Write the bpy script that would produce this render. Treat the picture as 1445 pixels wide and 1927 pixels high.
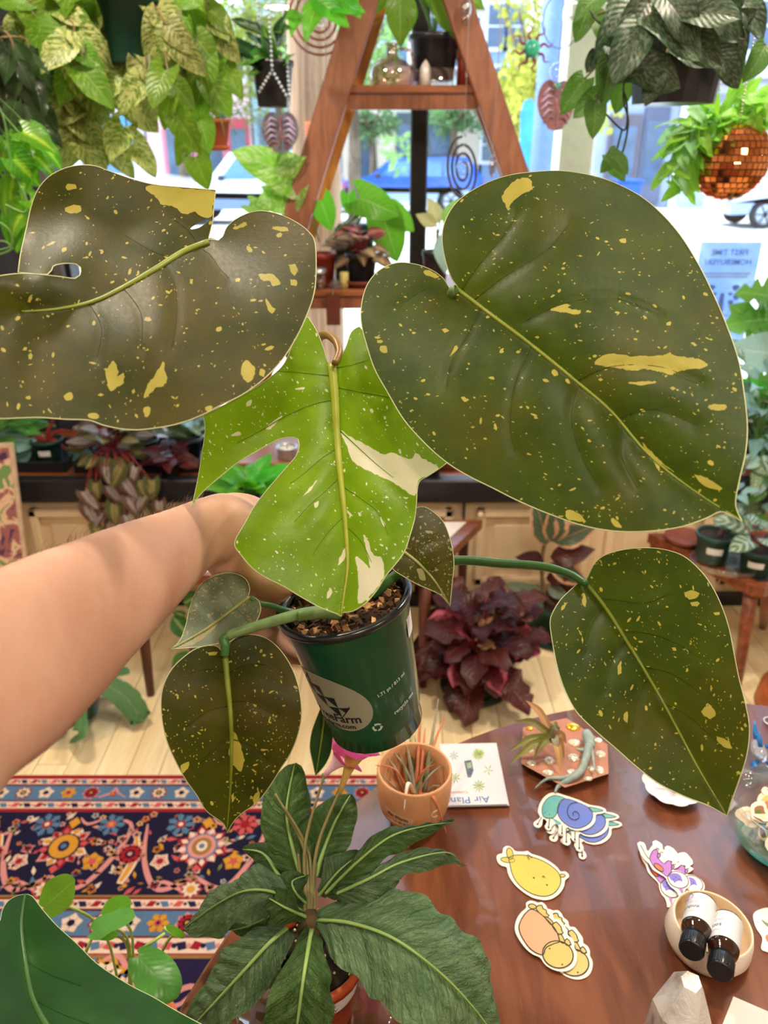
import bpy, bmesh, math, random
import numpy as np
from mathutils import Vector, Matrix, noise
from mathutils.geometry import delaunay_2d_cdt
for _o in list(bpy.data.objects): bpy.data.objects.remove(_o)
SC = bpy.context.scene
COL = SC.collection
R = math.radians
def lin(c):
    c = c / 255.0
    return c / 12.92 if c <= 0.04045 else ((c + 0.055) / 1.055) ** 2.4
def S(r, g, b): return (lin(r), lin(g), lin(b), 1.0)

# ------------------------------------------------------------------ camera
FPX = 1448.0; PITCH = R(25); CAMZ = 1.5
cam = bpy.data.cameras.new('camera'); camo = bpy.data.objects.new('camera', cam); COL.objects.link(camo)
camo.location = (0, 0, CAMZ); camo.rotation_euler = (R(90) - PITCH, 0, 0)
cam.sensor_fit = 'VERTICAL'; cam.sensor_height = 36; cam.lens = 36 * FPX / 1927
cam.clip_start = 0.02; cam.clip_end = 300
cam.dof.use_dof = True; cam.dof.focus_distance = 0.62; cam.dof.aperture_fstop = 8.0
SC.camera = camo
# ------------------------------------------------------------------ sky
w = bpy.data.worlds.new('sky'); SC.world = w; w.use_nodes = True
nt = w.node_tree; nt.nodes.clear()
wo = nt.nodes.new('ShaderNodeOutputWorld'); bg = nt.nodes.new('ShaderNodeBackground')
bg.inputs[0].default_value = (0.62, 0.80, 1.0, 1); bg.inputs[1].default_value = 4.4
nt.links.new(bg.outputs[0], wo.inputs[0])
# ------------------------------------------------------------------ sun on the street
sun = bpy.data.lights.new('sun', 'SUN'); sun.energy = 9.0; sun.angle = R(0.6); sun.color = (1, 0.95, 0.86)
suno = bpy.data.objects.new('sun', sun); COL.objects.link(suno); suno.rotation_euler = Vector((0, 0, -1)).rotation_difference(Vector((.64, -.10, -.76))).to_euler()
# ------------------------------------------------------------------ ceiling lamps of the shop
LAMPS = [(-0.75, 1.35, 2.62, 32), (0.95, 1.45, 2.62, 36), (0.15, 0.35, 2.62, 9), (0.3, -1.0, 2.62, 24), (-0.9, -1.6, 2.62, 12), (1.4, -0.6, 2.62, 16)]
for i, (x, y, z, e) in enumerate(LAMPS):
    l = bpy.data.lights.new('ceiling_lamp_light', 'AREA'); l.shape = 'DISK'; l.size = 0.22; l.energy = e; l.color = (1.0, 0.86, 0.68)
    lo = bpy.data.objects.new('ceiling_lamp_light', l); COL.objects.link(lo); lo.location = (x, y, z)
# ------------------------------------------------------------------ exposure
vs = SC.view_settings
SC.display_settings.display_device = 'sRGB'
vs.view_transform = 'Standard'; vs.look = 'None'; vs.gamma = 1; vs.exposure = 0.0; vs.use_curve_mapping = False
SC.cycles.max_bounces = 8; SC.cycles.transparent_max_bounces = 12; SC.cycles.use_denoising = True
SC.cycles.sample_clamp_indirect = 6.0; SC.cycles.caustics_reflective = False; SC.cycles.caustics_refractive = False

# ------------------------------------------------------------------ helpers
CC = Vector((0, 0, CAMZ)); FW = Vector((0, math.cos(PITCH), -math.sin(PITCH))); UP = Vector((0, math.sin(PITCH), math.cos(PITCH))); RT = Vector((1, 0, 0))
def ray(px, py): return FW + RT * ((px - 722.5) / FPX) - UP * ((py - 963.5) / FPX)
def P(px, py, d): return CC + ray(px, py) * d
def PZ(px, py, z): r = ray(px, py); return CC + r * ((z - CAMZ) / r.z)
def PY(px, py, y): r = ray(px, py); return CC + r * (y / r.y)
def VD(rx, dn, fw): return (RT * rx - UP * dn + FW * fw)          # right, down, away

WM = {}
def link(o, parent=None, M=None):
    COL.objects.link(o)
    M = M or Matrix.Identity(4)
    if parent is not None:
        o.parent = parent; o.matrix_parent_inverse = WM[parent.name].inverted()
    o.matrix_basis = M; WM[o.name] = M.copy()
    return o
def tag(o, label=None, cat=None, group=None, kind=None):
    if label: o['label'] = label
    if cat: o['category'] = cat
    if group: o['group'] = group
    if kind: o['kind'] = kind
    return o
def thing(name, label, cat, loc, group=None):
    o = bpy.data.objects.new(name, None); o.empty_display_size = 0.05
    link(o, None, Matrix.Translation(Vector(loc))); return tag(o, label, cat, group)
def frame(o, z, x=None):
    """matrix with origin o, local Z along z, local X near x"""
    z = Vector(z).normalized(); x = Vector(x) if x is not None else (Vector((1, 0, 0)) if abs(z.x) < .9 else Vector((0, 1, 0)))
    y = z.cross(x).normalized(); x = y.cross(z)
    M = Matrix((x, y, z)).transposed().to_4x4(); M.translation = Vector(o); return M
def frameY(o, ydir, nrm, sx=1, sy=1, sz=1):
    """origin o, local Y along ydir, local Z near nrm, scaled"""
    y = Vector(ydir).normalized(); n = Vector(nrm); x = y.cross(n)
    if x.length < 1e-5: x = y.cross(Vector((0.3, 0.5, 0.8)))
    x.normalize(); z = x.cross(y)
    M = Matrix((x * sx, y * sy, z * sz)).transposed().to_4x4(); M.translation = Vector(o); return M

class MB:
    def __init__(s): s.v = []; s.f = []; s.m = []; s.uv = None; s.sm = []
    def face(s, idx, m=0, sm=True): s.f.append(tuple(idx)); s.m.append(m); s.sm.append(sm)
    def add(s, vs, fs, m=0, sm=True, M=None):
        n = len(s.v); s.v += [tuple(M @ Vector(v)) if M else tuple(v) for v in vs]
        for f in fs: s.face([i + n for i in f], m, sm)
        return s
    def box(s, c, size, m=0, M=None, bev=0.0):
        x, y, z = size[0] / 2, size[1] / 2, size[2] / 2; c = Vector(c)
        if bev <= 0:
            vs = [c + Vector((a * x, b * y, d * z)) for a in (-1, 1) for b in (-1, 1) for d in (-1, 1)]
            fs = [(0, 1, 3, 2), (4, 6, 7, 5), (0, 4, 5, 1), (2, 3, 7, 6), (0, 2, 6, 4), (1, 5, 7, 3)]
            return s.add(vs, fs, m, False, M)
        b_ = min(bev, x * .9, y * .9, z * .9); vs = []; 
        idx = {}
        for a in (-1, 1):
            for b in (-1, 1):
                for d in (-1, 1):
                    for k in range(3):
                        e = [a * x, b * y, d * z]
                        for q in range(3):
                            if q != k: e[q] -= (a, b, d)[q] * b_
                        idx[(a, b, d, k)] = len(vs); vs.append(c + Vector(e))
        fs = []
        for k in range(3):
            for sg in (-1, 1):
                o1, o2 = [q for q in range(3) if q != k]
                loop = []
                for (p, q) in ((-1, -1), (1, -1), (1, 1), (-1, 1)):
                    t = [0, 0, 0]; t[k] = sg; t[o1] = p; t[o2] = q; loop.append(idx[(*t, k)])
                if (sg == 1) == (k == 1): loop.reverse()
                fs.append(loop)
        for k in range(3):                      # edges along axis k
            o1, o2 = [q for q in range(3) if q != k]
            for p in (-1, 1):
                for q in (-1, 1):
                    l = []
                    for (e, kk) in ((-1, o1), (1, o1), (1, o2), (-1, o2)):
                        t = [0, 0, 0]; t[k] = e; t[o1] = p; t[o2] = q; l.append(idx[(*t, kk)])
                    fs.append(l)
        for a in (-1, 1):
            for b in (-1, 1):
                for d in (-1, 1): fs.append([idx[(a, b, d, k)] for k in range(3)])
        return s.add(vs, fs, m, False, M)
    def beam(s, a, b, wd, th, wdir, m=0, bev=0.0):
        """a plank from a to b: width wd along wdir, thickness th"""
        a = Vector(a); b = Vector(b); d = b - a; L = d.length; M = frame((a + b) / 2, d, wdir)
        return s.box((0, 0, 0), (wd, th, L), m, M, bev)
    def tube(s, pts, rad, n=8, m=0, caps=True, ell=1.0, refv=None):
        pts = [Vector(p) for p in pts]; k = len(pts)
        if not hasattr(rad, '__len__'): rad = [rad] * k
        up = Vector(refv) if refv is not None else Vector((0.13, 0.31, 0.94)); base = len(s.v); prev = None
        for i in range(k):
            t = (pts[min(i + 1, k - 1)] - pts[max(i - 1, 0)])
            if t.length < 1e-9: t = Vector((0, 0, 1))
            t.normalize()
            if prev is None or refv is not None:
                x = t.cross(up)
                if x.length < 1e-3: x = t.cross(Vector((1, 0.2, 0)))
            else: x = prev - t * prev.dot(t)
            x.normalize(); prev = x; y = t.cross(x)
            for j in range(n):
                a = 2 * math.pi * j / n
                s.v.append(tuple(pts[i] + (x * math.cos(a) + y * math.sin(a) * ell) * rad[i]))
        for i in range(k - 1):
            for j in range(n):
                a = base + i * n + j; b = base + i * n + (j + 1) % n
                s.face((a, b, b + n, a + n), m, True)
        if caps:
            s.face([base + j for j in range(n)][::-1], m, True); s.face([base + (k - 1) * n + j for j in range(n)], m, True)
        return s
    def lathe(s, prof, n=24, m=0, M=None, caps=(True, True), mats=None, wob=None):
        base = len(s.v); k = len(prof)
        for i, (r, z) in enumerate(prof):
            for j in range(n):
                a = 2 * math.pi * j / n; rr = r * (wob(a, i) if wob else 1)
                v = Vector((rr * math.cos(a), rr * math.sin(a), z)); s.v.append(tuple(M @ v) if M else tuple(v))
        for i in range(k - 1):
            for j in range(n):
                a = base + i * n + j; b = base + i * n + (j + 1) % n
                s.face((a, b, b + n, a + n), mats[i] if mats else m, True)
        if caps[0]: s.face([base + j for j in range(n)][::-1], mats[0] if mats else m, False)
        if caps[1]: s.face([base + (k - 1) * n + j for j in range(n)], mats[-1] if mats else m, False)
        return s
    def ball(s, c, r, n=10, m=0, sq=(1, 1, 1), M=None):
        pr = []
        k = max(4, n // 2)
        for i in range(k + 1):
            a = -math.pi / 2 + math.pi * i / k; pr.append((max(1e-4, math.cos(a)) * r, math.sin(a) * r))
        T = Matrix.Translation(Vector(c)) @ Matrix.Diagonal((*sq, 1))
        return s.lathe(pr, n, m, (M @ T) if M else T)
    def prism(s, poly, z0, z1, m=0, M=None, mt=None, sm=False):
        n = len(poly); vs = [(x, y, z0) for x, y in poly] + [(x, y, z1) for x, y in poly]
        b = len(s.v); s.v += [tuple(M @ Vector(v)) if M else v for v in vs]
        s.face([b + i for i in range(n)][::-1], m, False); s.face([b + n + i for i in range(n)], m if mt is None else mt, False)
        for i in range(n): s.face((b + i, b + (i + 1) % n, b + n + (i + 1) % n, b + n + i), m, sm)
        return s
    def mesh(s, name, mats):
        me = bpy.data.meshes.new(name); me.from_pydata(s.v, [], s.f)
        for mt in (mats if isinstance(mats, (list, tuple)) else [mats]): me.materials.append(mt)
        me.polygons.foreach_set('material_index', s.m); me.polygons.foreach_set('use_smooth', s.sm)
        if s.uv is not None:
            uvl = me.uv_layers.new(name='UVMap'); li = np.empty(len(me.loops), dtype=np.int32); me.loops.foreach_get('vertex_index', li)
            uvl.data.foreach_set('uv', np.array(s.uv, dtype=np.float32)[li].ravel())
        me.update(); return me
    def build(s, name, mats, parent=None, M=None, label=None):
        o = bpy.data.objects.new(name, s.mesh(name, mats)); link(o, parent, M)
        if label: o['label'] = label
        return o
def put(name, me, parent, M): return link(bpy.data.objects.new(name, me), parent, M)

def crom(pts, step, closed=False):
    """resample with Catmull-Rom; a point given twice stays a corner"""
    P_ = [np.array(p, float) for p in pts]; n = len(P_); out = []
    rng = range(n) if closed else range(n - 1)
    for i in rng:
        p1, p2 = P_[i], P_[(i + 1) % n]
        if np.linalg.norm(p2 - p1) < 1e-9: continue
        p0 = P_[(i - 1) % n] if closed or i > 0 else p1; p3 = P_[(i + 2) % n] if closed or i + 2 < n else p2
        k = max(1, int(round(np.linalg.norm((p2 - p1)[:2]) / step)))
        for q in range(k):
            t = q / k
            out.append(0.5 * ((2 * p1) + (-p0 + p2) * t + (2 * p0 - 5 * p1 + 4 * p2 - p3) * t * t + (-p0 + 3 * p1 - 3 * p2 + p3) * t ** 3))
    if not closed: out.append(P_[-1])
    return out
def spline(pts, k=6):
    L = [Vector(p) for p in pts]; out = []
    for i in range(len(L) - 1):
        p0, p1, p2, p3 = L[max(i - 1, 0)], L[i], L[i + 1], L[min(i + 2, len(L) - 1)]
        for q in range(k):
            t = q / k; out.append(0.5 * (2 * p1 + (p2 - p0) * t + (2 * p0 - 5 * p1 + 4 * p2 - p3) * t * t + (3 * p1 - p0 - 3 * p2 + p3) * t ** 3))
    out.append(L[-1]); return out
def taper(a, b, n): return [a + (b - a) * i / max(1, n - 1) for i in range(n)]

# ------------------------------------------------------------------ materials
class N:
    def __init__(s, name):
        s.mat = bpy.data.materials.new(name); s.mat.use_nodes = True; s.t = s.mat.node_tree; s.t.nodes.clear()
        s.out = s.t.nodes.new('ShaderNodeOutputMaterial')
    def n(s, typ, **kw):
        x = s.t.nodes.new('ShaderNode' + typ)
        for k, v in kw.items():
            if k in x.inputs.keys() if False else hasattr(x, k): setattr(x, k, v)
        return x
    def l(s, a, b): s.t.links.new(a, b)
    def val(s, inp, v):
        if hasattr(v, 'is_linked') or isinstance(v, bpy.types.NodeSocket): s.l(v, inp)
        else: inp.default_value = v
    def math(s, op, a, b=0.0, c=None, clamp=False):
        x = s.n('Math', operation=op, use_clamp=clamp); s.val(x.inputs[0], a); s.val(x.inputs[1], b)
        if c is not None: s.val(x.inputs[2], c)
        return x.outputs[0]
    def mix(s, f, a, b):
        x = s.n('Mix', data_type='RGBA'); s.val(x.inputs[0], f); s.val(x.inputs[6], a); s.val(x.inputs[7], b); return x.outputs[2]
    def coord(s, which='Object'): return s.n('TexCoord').outputs[which]
    def mapping(s, v, scale=(1, 1, 1), rot=(0, 0, 0), loc=(0, 0, 0)):
        x = s.n('Mapping'); s.l(v, x.inputs[0]); x.inputs['Scale'].default_value = scale; x.inputs['Rotation'].default_value = rot; x.inputs['Location'].default_value = loc
        return x.outputs[0]
    def noise(s, v, scale=5, detail=3, rough=.55, dist=0.0):
        x = s.n('TexNoise'); s.l(v, x.inputs['Vector']); x.inputs['Scale'].default_value = scale; x.inputs['Detail'].default_value = detail
        x.inputs['Roughness'].default_value = rough; x.inputs['Distortion'].default_value = dist; return x.outputs['Fac']
    def vor(s, v, scale=5, feature='F1', out='Distance'):
        x = s.n('TexVoronoi', feature=feature); s.l(v, x.inputs['Vector']); x.inputs['Scale'].default_value = scale; return x.outputs[out]
    def ramp(s, f, stops, interp='LINEAR'):
        x = s.n('ValToRGB'); s.l(f, x.inputs[0]); x.color_ramp.interpolation = interp; e = x.color_ramp.elements
        while len(e) < len(stops): e.new(0.5)
        for i, (p, c) in enumerate(stops): e[i].position = p; e[i].color = c if hasattr(c, '__len__') else (c, c, c, 1)
        return x.outputs[0]
    def step(s, f, a, b):
        x = s.n('MapRange', interpolation_type='SMOOTHSTEP'); s.val(x.inputs[0], f); x.inputs[1].default_value = a; x.inputs[2].default_value = b; return x.outputs[0]
    def bump(s, h, strength=.3, dist=.002):
        x = s.n('Bump'); s.l(h, x.inputs['Height']); x.inputs['Strength'].default_value = strength; x.inputs['Distance'].default_value = dist; return x.outputs[0]
    def pbr(s, col, rough=.5, metal=0.0, spec=.5, normal=None, coat=0.0, trans=0.0, ior=1.45, alpha=None, sss=0.0):
        b = s.n('BsdfPrincipled'); s.val(b.inputs['Base Color'], col); s.val(b.inputs['Roughness'], rough); s.val(b.inputs['Metallic'], metal)
        b.inputs['Specular IOR Level'].default_value = spec; b.inputs['Coat Weight'].default_value = coat; b.inputs['Transmission Weight'].default_value = trans
        b.inputs['IOR'].default_value = ior
        if normal is not None: s.l(normal, b.inputs['Normal'])
        if sss: b.inputs['Subsurface Weight'].default_value = sss; b.inputs['Subsurface Radius'].default_value = (.012, .005, .003); b.inputs['Subsurface Scale'].default_value = 1.0
        return b
    def done(s, sh): s.l(sh.outputs[0] if hasattr(sh, 'outputs') else sh, s.out.inputs[0]); return s.mat
MATS = {}
def pm(name, col, rough=.5, metal=0.0, spec=.5, var=.12, vs=30, bump=0.0, bs=120, coat=0.0, stretch=(1, 1, 1), col2=None):
    """plain procedural surface: colour with fine noise variation"""
    if name in MATS: return MATS[name]
    m = N(name); v = m.mapping(m.coord(), stretch); f = m.noise(v, vs, 4)
    c2 = col2 or tuple(x * (1 - var) for x in col[:3]) + (1,); c1 = col if col2 else tuple(min(1, x * (1 + var)) for x in col[:3]) + (1,)
    c = m.mix(m.step(f, .3, .7), c2, c1)
    nr = m.bump(m.noise(v, bs, 3), bump, .002) if bump else None
    MATS[name] = m.done(m.pbr(c, rough, metal, spec, nr, coat)); return MATS[name]
def woodm(name, c1, c2, rough=.4, scale=(1, 1, 1), coat=0.0, ring=14, bump=.05):
    if name in MATS: return MATS[name]
    m = N(name); v = m.mapping(m.coord(), scale)
    f = m.noise(v, ring, 6, .65, .6); g = m.noise(v, ring * 6, 3)
    c = m.mix(m.step(f, .35, .68), c1, c2); dk = tuple(x * .55 for x in c1[:3]) + (1,)
    c = m.mix(m.math('MULTIPLY', m.step(g, .58, .75), .45), c, dk)
    MATS[name] = m.done(m.pbr(c, rough, 0, .5, m.bump(f, bump, .002), coat)); return MATS[name]
def glassm(name, col=(1, 1, 1, 1), tint=1.0, rough=.0, gloss=.06):
    """thin glass: clear see-through sheet with mirror reflections at grazing angles"""
    if name in MATS: return MATS[name]
    m = N(name); t = m.n('BsdfTransparent'); t.inputs[0].default_value = col
    g = m.n('BsdfGlossy'); g.inputs['Roughness'].default_value = rough; g.inputs[0].default_value = (1, 1, 1, 1)
    lw = m.n('LayerWeight'); lw.inputs[0].default_value = .25
    f = m.math('MULTIPLY_ADD', lw.outputs['Facing'], .35, gloss, True)
    x = m.n('MixShader'); m.l(f, x.inputs[0]); m.l(t.outputs[0], x.inputs[1]); m.l(g.outputs[0], x.inputs[2])
    MATS[name] = m.done(x); return MATS[name]
def leafm(name, c1, c2=None, pattern='plain', vein=None, rough=.38, trans=.32, tcol=None, cov=.5, sc=6.0, hv=.25, veins=8, bump=.25, vw=.012, spec=.45):
    """leaf blade: UV (across, along); patterns of pigment, a midrib line and side veins, thin-leaf translucency"""
    if name in MATS: return MATS[name]
    m = N(name); uv = m.n('UVMap').outputs[0]; sx = m.n('SeparateXYZ'); m.l(uv, sx.inputs[0]); u, v = sx.outputs[0], sx.outputs[1]
    oi = m.n('ObjectInfo').outputs['Random']
    a = m.math('ABSOLUTE', m.math('SUBTRACT', u, .5))
    s = m.math('SUBTRACT', v, m.math('MULTIPLY', a, .75))
    cx = m.n('CombineXYZ'); m.l(m.math('MULTIPLY', u, 1.0), cx.inputs[0]); m.l(s, cx.inputs[1]); m.l(m.math('MULTIPLY', oi, 37.0), cx.inputs[2]); pv = cx.outputs[0]
    c2 = c2 or tuple(x * .8 for x in c1[:3]) + (1,)
    if pattern == 'marble': f = m.step(m.noise(m.mapping(pv, (1, 3.2, 1)), sc, 6, .68, .8), cov - .05, cov + .05)
    elif pattern == 'silver': f = m.math('MULTIPLY', m.step(m.noise(pv, sc * 2.2, 4, .6, .4), cov - .04, cov + .05), m.step(a, .47, .36))
    elif pattern == 'center': f = m.step(m.math('ADD', a, m.math('MULTIPLY', m.math('SUBTRACT', m.noise(pv, 9, 3), .5), .22)), cov, cov - .12)
    elif pattern == 'edge': f = m.step(m.math('ADD', a, m.math('MULTIPLY', m.math('SUBTRACT', m.noise(pv, 7, 4), .5), .30)), cov - .03, cov + .03)
    elif pattern == 'stripes':
        wv = m.math('SINE', m.math('MULTIPLY', s, sc * 6.283)); f = m.math('MULTIPLY', m.step(wv, -.1, .5), m.step(a, .46, .38))
    else: f = m.noise(pv, 7, 3)
    c = m.mix(f, c1, c2)
    if vein is not None:
        c = m.mix(m.step(a, vw * 1.6, vw * .7), c, vein)
        fr = m.math('FRACT', m.math('MULTIPLY', s, float(veins))); fl = m.math('ABSOLUTE', m.math('SUBTRACT', fr, .5))
        c = m.mix(m.math('MULTIPLY', m.step(fl, .075, .02), .45), c, vein)
    hs = m.n('HueSaturation'); m.l(c, hs.inputs['Color']); m.val(hs.inputs['Value'], m.math('MULTIPLY_ADD', oi, hv * 2, 1 - hv)); m.val(hs.inputs['Hue'], m.math('MULTIPLY_ADD', oi, .03, .485)); c = hs.outputs[0]
    fr2 = m.math('PINGPONG', m.math('MULTIPLY', s, float(veins)), .5)
    nr = m.bump(m.math('ADD', fr2, m.math('MULTIPLY', m.step(a, .0, .06), .5)), bump, .004)
    b = m.pbr(c, rough, 0, spec, nr)
    if trans > 0:
        t = m.n('BsdfTranslucent')
        if tcol: m.l(m.mix(.55, c, tcol), t.inputs[0])
        else: m.l(c, t.inputs[0])
        x = m.n('MixShader'); x.inputs[0].default_value = trans; m.l(b.outputs[0], x.inputs[1]); m.l(t.outputs[0], x.inputs[2]); b = x
    MATS[name] = m.done(b); return MATS[name]

# ------------------------------------------------------------------ leaf templates (unit length along +Y, normal +Z)
PROF = {
 'heart': ([(0, .30), (.12, .41), (.28, .44), (.5, .40), (.72, .28), (.88, .135), (.96, .05), (1, .004)], .30),
 'blunt': ([(0, .24), (.12, .36), (.3, .42), (.5, .42), (.7, .35), (.86, .22), (.95, .11), (1, .01)], .16),
 'ovate': ([(0, .03), (.12, .20), (.3, .32), (.5, .33), (.72, .23), (.88, .11), (1, .004)], .0),
 'lance': ([(0, .02), (.15, .10), (.35, .165), (.55, .16), (.75, .11), (.9, .05), (1, .003)], .0),
 'strap': ([(0, .035), (.2, .07), (.5, .085), (.75, .07), (.92, .04), (1, .004)], .0),
 'round': ([(0, .16), (.05, .28), (.12, .38), (.25, .47), (.4, .515), (.55, .52), (.7, .475), (.82, .40), (.91, .30), (.97, .18), (1, .05)], .10),
 'lobed': ([(0, .30), (.08, .44), (.2, .38), (.32, .52), (.44, .36), (.58, .46), (.68, .34), (.80, .36), (.9, .2), (1, .03)], .26),
 'monstera': ([(0, .34), (.1, .48), (.17, .22), (.25, .55), (.33, .2), (.42, .52), (.5, .18), (.6, .42), (.68, .14), (.8, .26), (1, .004)], .28),
 'grass': ([(0, .012), (.3, .02), (.7, .014), (1, .001)], .0),
}
TPL = {}
def interp(tab, t):
    for (a, x), (b, y) in zip(tab, tab[1:]):
        if t <= b: 
            k = (t - a) / (b - a); return x + (y - x) * k
    return tab[-1][1]
def leaf_tpl(kind, mat, var=0, fold=.25, droop=.35, ruffle=.02, nt_=9, nu=6):
    key = (kind, mat.name, var, fold, droop, ruffle)
    if key in TPL: return TPL[key]
    tab, lobe = PROF[kind]
    if kind in ('lobed', 'monstera'): nt_ = 22
    if kind == 'round': nt_ = 20
    rnd = random.Random(len(TPL) + 11); b = MB(); b.uv = []
    ph = rnd.random() * 6; dr = droop * (.6 + .9 * rnd.random()); tw = (rnd.random() - .5) * .3
    for i in range(nt_ + 1):
        t = (i / nt_); t = t if kind in ('lobed', 'monstera') else 1 - (1 - t) ** 1.05
        wd = interp(tab, t) if kind in ('lobed', 'monstera') else interp([(a, x) for a, x in tab], t)
        for j in range(nu + 1):
            u = -1 + 2 * j / nu; x = u * wd; y = t - lobe * abs(u) ** 1.5 * (1 - t) ** 2
            z = fold * abs(x) - dr * t * t + ruffle * math.sin(9 * t + ph + (2 if u > 0 else 0)) * u * u * 2 + tw * x * t
            b.v.append((x, y, z)); b.uv.append((.5 + u * .5, t))
    n = nu + 1
    for i in range(nt_):
        for j in range(nu): b.face((i * n + j, i * n + j + 1, (i + 1) * n + j + 1, (i + 1) * n + j), 0, True)
    TPL[key] = b.mesh('leaf_' + kind, mat); return TPL[key]
def leaf(parent, kind, mat, base, d, nrm, L, W=1.0, var=0, fold=.25, droop=.35, ruffle=.02, name='leaf', label=None):
    me = leaf_tpl(kind, mat, var, fold, droop, ruffle)
    o = put(name, me, parent, frameY(base, d, nrm, L * W, L, L))
    if label: o['label'] = label
    return o

def text_verts(body, size, align='CENTER', bold=False, extr=0.0, res=2):
    cu = bpy.data.curves.new('lettering', 'FONT'); cu.body = body; cu.size = size; cu.align_x = align; cu.align_y = 'CENTER'; cu.resolution_u = res
    if bold: cu.offset = size * .022
    o = bpy.data.objects.new('lettering_tmp', cu); COL.objects.link(o)
    bpy.context.view_layer.update()
    me = bpy.data.meshes.new_from_object(o.evaluated_get(bpy.context.evaluated_depsgraph_get()))
    vs = [tuple(v.co) for v in me.vertices]; fs = [tuple(p.vertices) for p in me.polygons]
    bpy.data.objects.remove(o); bpy.data.meshes.remove(me); bpy.data.curves.remove(cu)
    return vs, fs
def lettering(parent, body, size, M, mat, mirror=False, bold=False, name='lettering'):
    vs, fs = text_verts(body, size, bold=bold); b = MB(); b.add([(-x if mirror else x, y, 0) for x, y, z in vs], fs, 0, False)
    return b.build(name, mat, parent, M)
# ================================================================== setting
def struct(o, kind='structure'): o['kind'] = kind; return o
cream = pm('cream_paint', S(222, 198, 164), .45, var=.05, vs=4, bump=.05, bs=40)
black_paint = pm('black_paint', S(24, 25, 30), .4, var=.2)
white_wall = pm('warm_white_plaster', S(226, 214, 196), .8, var=.04, vs=3)
dark_board = pm('blue_black_board', S(44, 50, 62), .55, var=.25, vs=6, stretch=(4, 4, .6))
FWALL = 2.42; GLASS = 3.06; SILLZ = .50
# floor of blond planks
fl = MB(); fl.box((0, 0, -.03), (6.4, 8.0, .05)); floor = struct(fl.build('floor', pm('floor_gap', S(150, 120, 80), .7)))
fm = N('blond_plank'); v = fm.coord(); oi = fm.n('ObjectInfo').outputs['Random']
g = fm.noise(fm.mapping(v, (14, 1.4, 1)), 3, 6, .6, .4); g2 = fm.noise(fm.mapping(v, (60, 3, 1)), 3, 3)
c = fm.mix(fm.step(g, .3, .75), S(228, 204, 158), S(244, 228, 190)); c = fm.mix(fm.math('MULTIPLY', fm.step(g2, .62, .75), .25), c, S(190, 152, 100))
hs = fm.n('HueSaturation'); fm.l(c, hs.inputs['Color']); fm.val(hs.inputs['Value'], fm.math('MULTIPLY_ADD', oi, .16, .92))
plank_m = fm.done(fm.pbr(hs.outputs[0], .38, 0, .5, fm.bump(g, .05, .002)))
rnd = random.Random(5); pw = .085; PL = {}
for i in range(int(4.6 / pw)):
    x = -2.3 + i * pw; y = -.2 - rnd.random() * 1.1
    while y < FWALL:
        L = rnd.choice([.9, 1.2, 1.5]); y1 = min(y + L, FWALL)
        if y1 > .35 and y1 - max(y, -.2) > .05:
            y0 = max(y, -.2); key = round(y1 - y0, 2)
            if key not in PL:
                pb = MB(); pb.box((0, 0, 0), (pw - .0018, key - .0018, .012), 0, None, .0009); PL[key] = pb.mesh('plank', plank_m)
            put('plank', PL[key], floor, Matrix.Translation((x + pw / 2, (y0 + y1) / 2, -.006)))
        y = y1
# walls and ceiling of the room
for nm, c_, sz in (('wall_back', (0, -3.05, 1.35), (6.4, .1, 2.8)), ('wall_right', (3.15, 0, 1.35), (.1, 6.2, 2.8)), ('wall_left', (-2.35, 0, 1.35), (.1, 6.2, 2.8)), ('ceiling', (0, 0, 2.74), (6.4, 6.4, .08))):
    b = MB(); b.box(c_, sz); struct(b.build(nm, white_wall))
# bulkhead under the window
b = MB(); b.box((.4, FWALL + .04, .23), (5.6, .06, .46)); wf = struct(b.build('wall_front', cream))
def panel(px0, px1, top, bot, nm='panel'):
    x0 = PY(px0, 1040, FWALL).x; x1 = PY(px1, 1040, FWALL).x; z1 = top; z0 = bot; y = FWALL + .01
    b = MB()
    for (a, w_) in (((x0 + x1) / 2, None),):
        b.box(((x0 + x1) / 2, y - .008, z1 - .016), (x1 - x0, .03, .032), 0, None, .006); b.box(((x0 + x1) / 2, y - .008, z0 + .016), (x1 - x0, .03, .032), 0, None, .006)
        b.box((x0 + .016, y - .008, (z0 + z1) / 2), (.032, .03, z1 - z0), 0, None, .006); b.box((x1 - .016, y - .008, (z0 + z1) / 2), (.032, .03, z1 - z0), 0, None, .006)
        b.box(((x0 + x1) / 2, y + .002, (z0 + z1) / 2), (x1 - x0 - .12, .02, z1 - z0 - .12), 0, None, .008)
    return b.build(nm, cream, wf)
for a, c_ in ((-280, -60), (70, 215), (250, 440), (470, 640), (660, 850), (893, 1108), (1135, 1330), (1360, 1560)): panel(a, c_, .385, .085)
b = MB(); b.box((PY(873, 950, FWALL).x, FWALL - .002, .385), (.006, .03, .07)); b.build('seam', black_paint, wf)
k = MB(); k.lathe([(.004, 0), (.004, .018), (.011, .022), (.012, .03), (.006, .035)], 12, 0, frame(PY(903, 962, FWALL + .0), (0, -1, -.1))); k.build('knob', cream, wf)
k = MB(); k.box(PY(235, 972, FWALL - .0), (.055, .02, .007), 0, None, .002); k.build('latch', pm('old_brass', S(130, 105, 70), .4, .6), wf)
b = MB(); b.box((.4, FWALL + .0, .022), (5.6, .03, .05)); struct(b.build('baseboard_front', black_paint))
# window platform: deep sill with a black front lip
sill_w = woodm('sill_wood', S(120, 66, 36), S(160, 92, 52), .35, (1.2, 8, 8))
b = MB(); b.box((.4, 2.76, SILLZ - .02), (5.6, .72, .035)); struct(b.build('trim_1', sill_w))
b = MB(); b.box((.4, FWALL - .01, .462), (5.6, .05, .085), 0, None, .006); struct(b.build('trim_2', black_paint))
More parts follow.
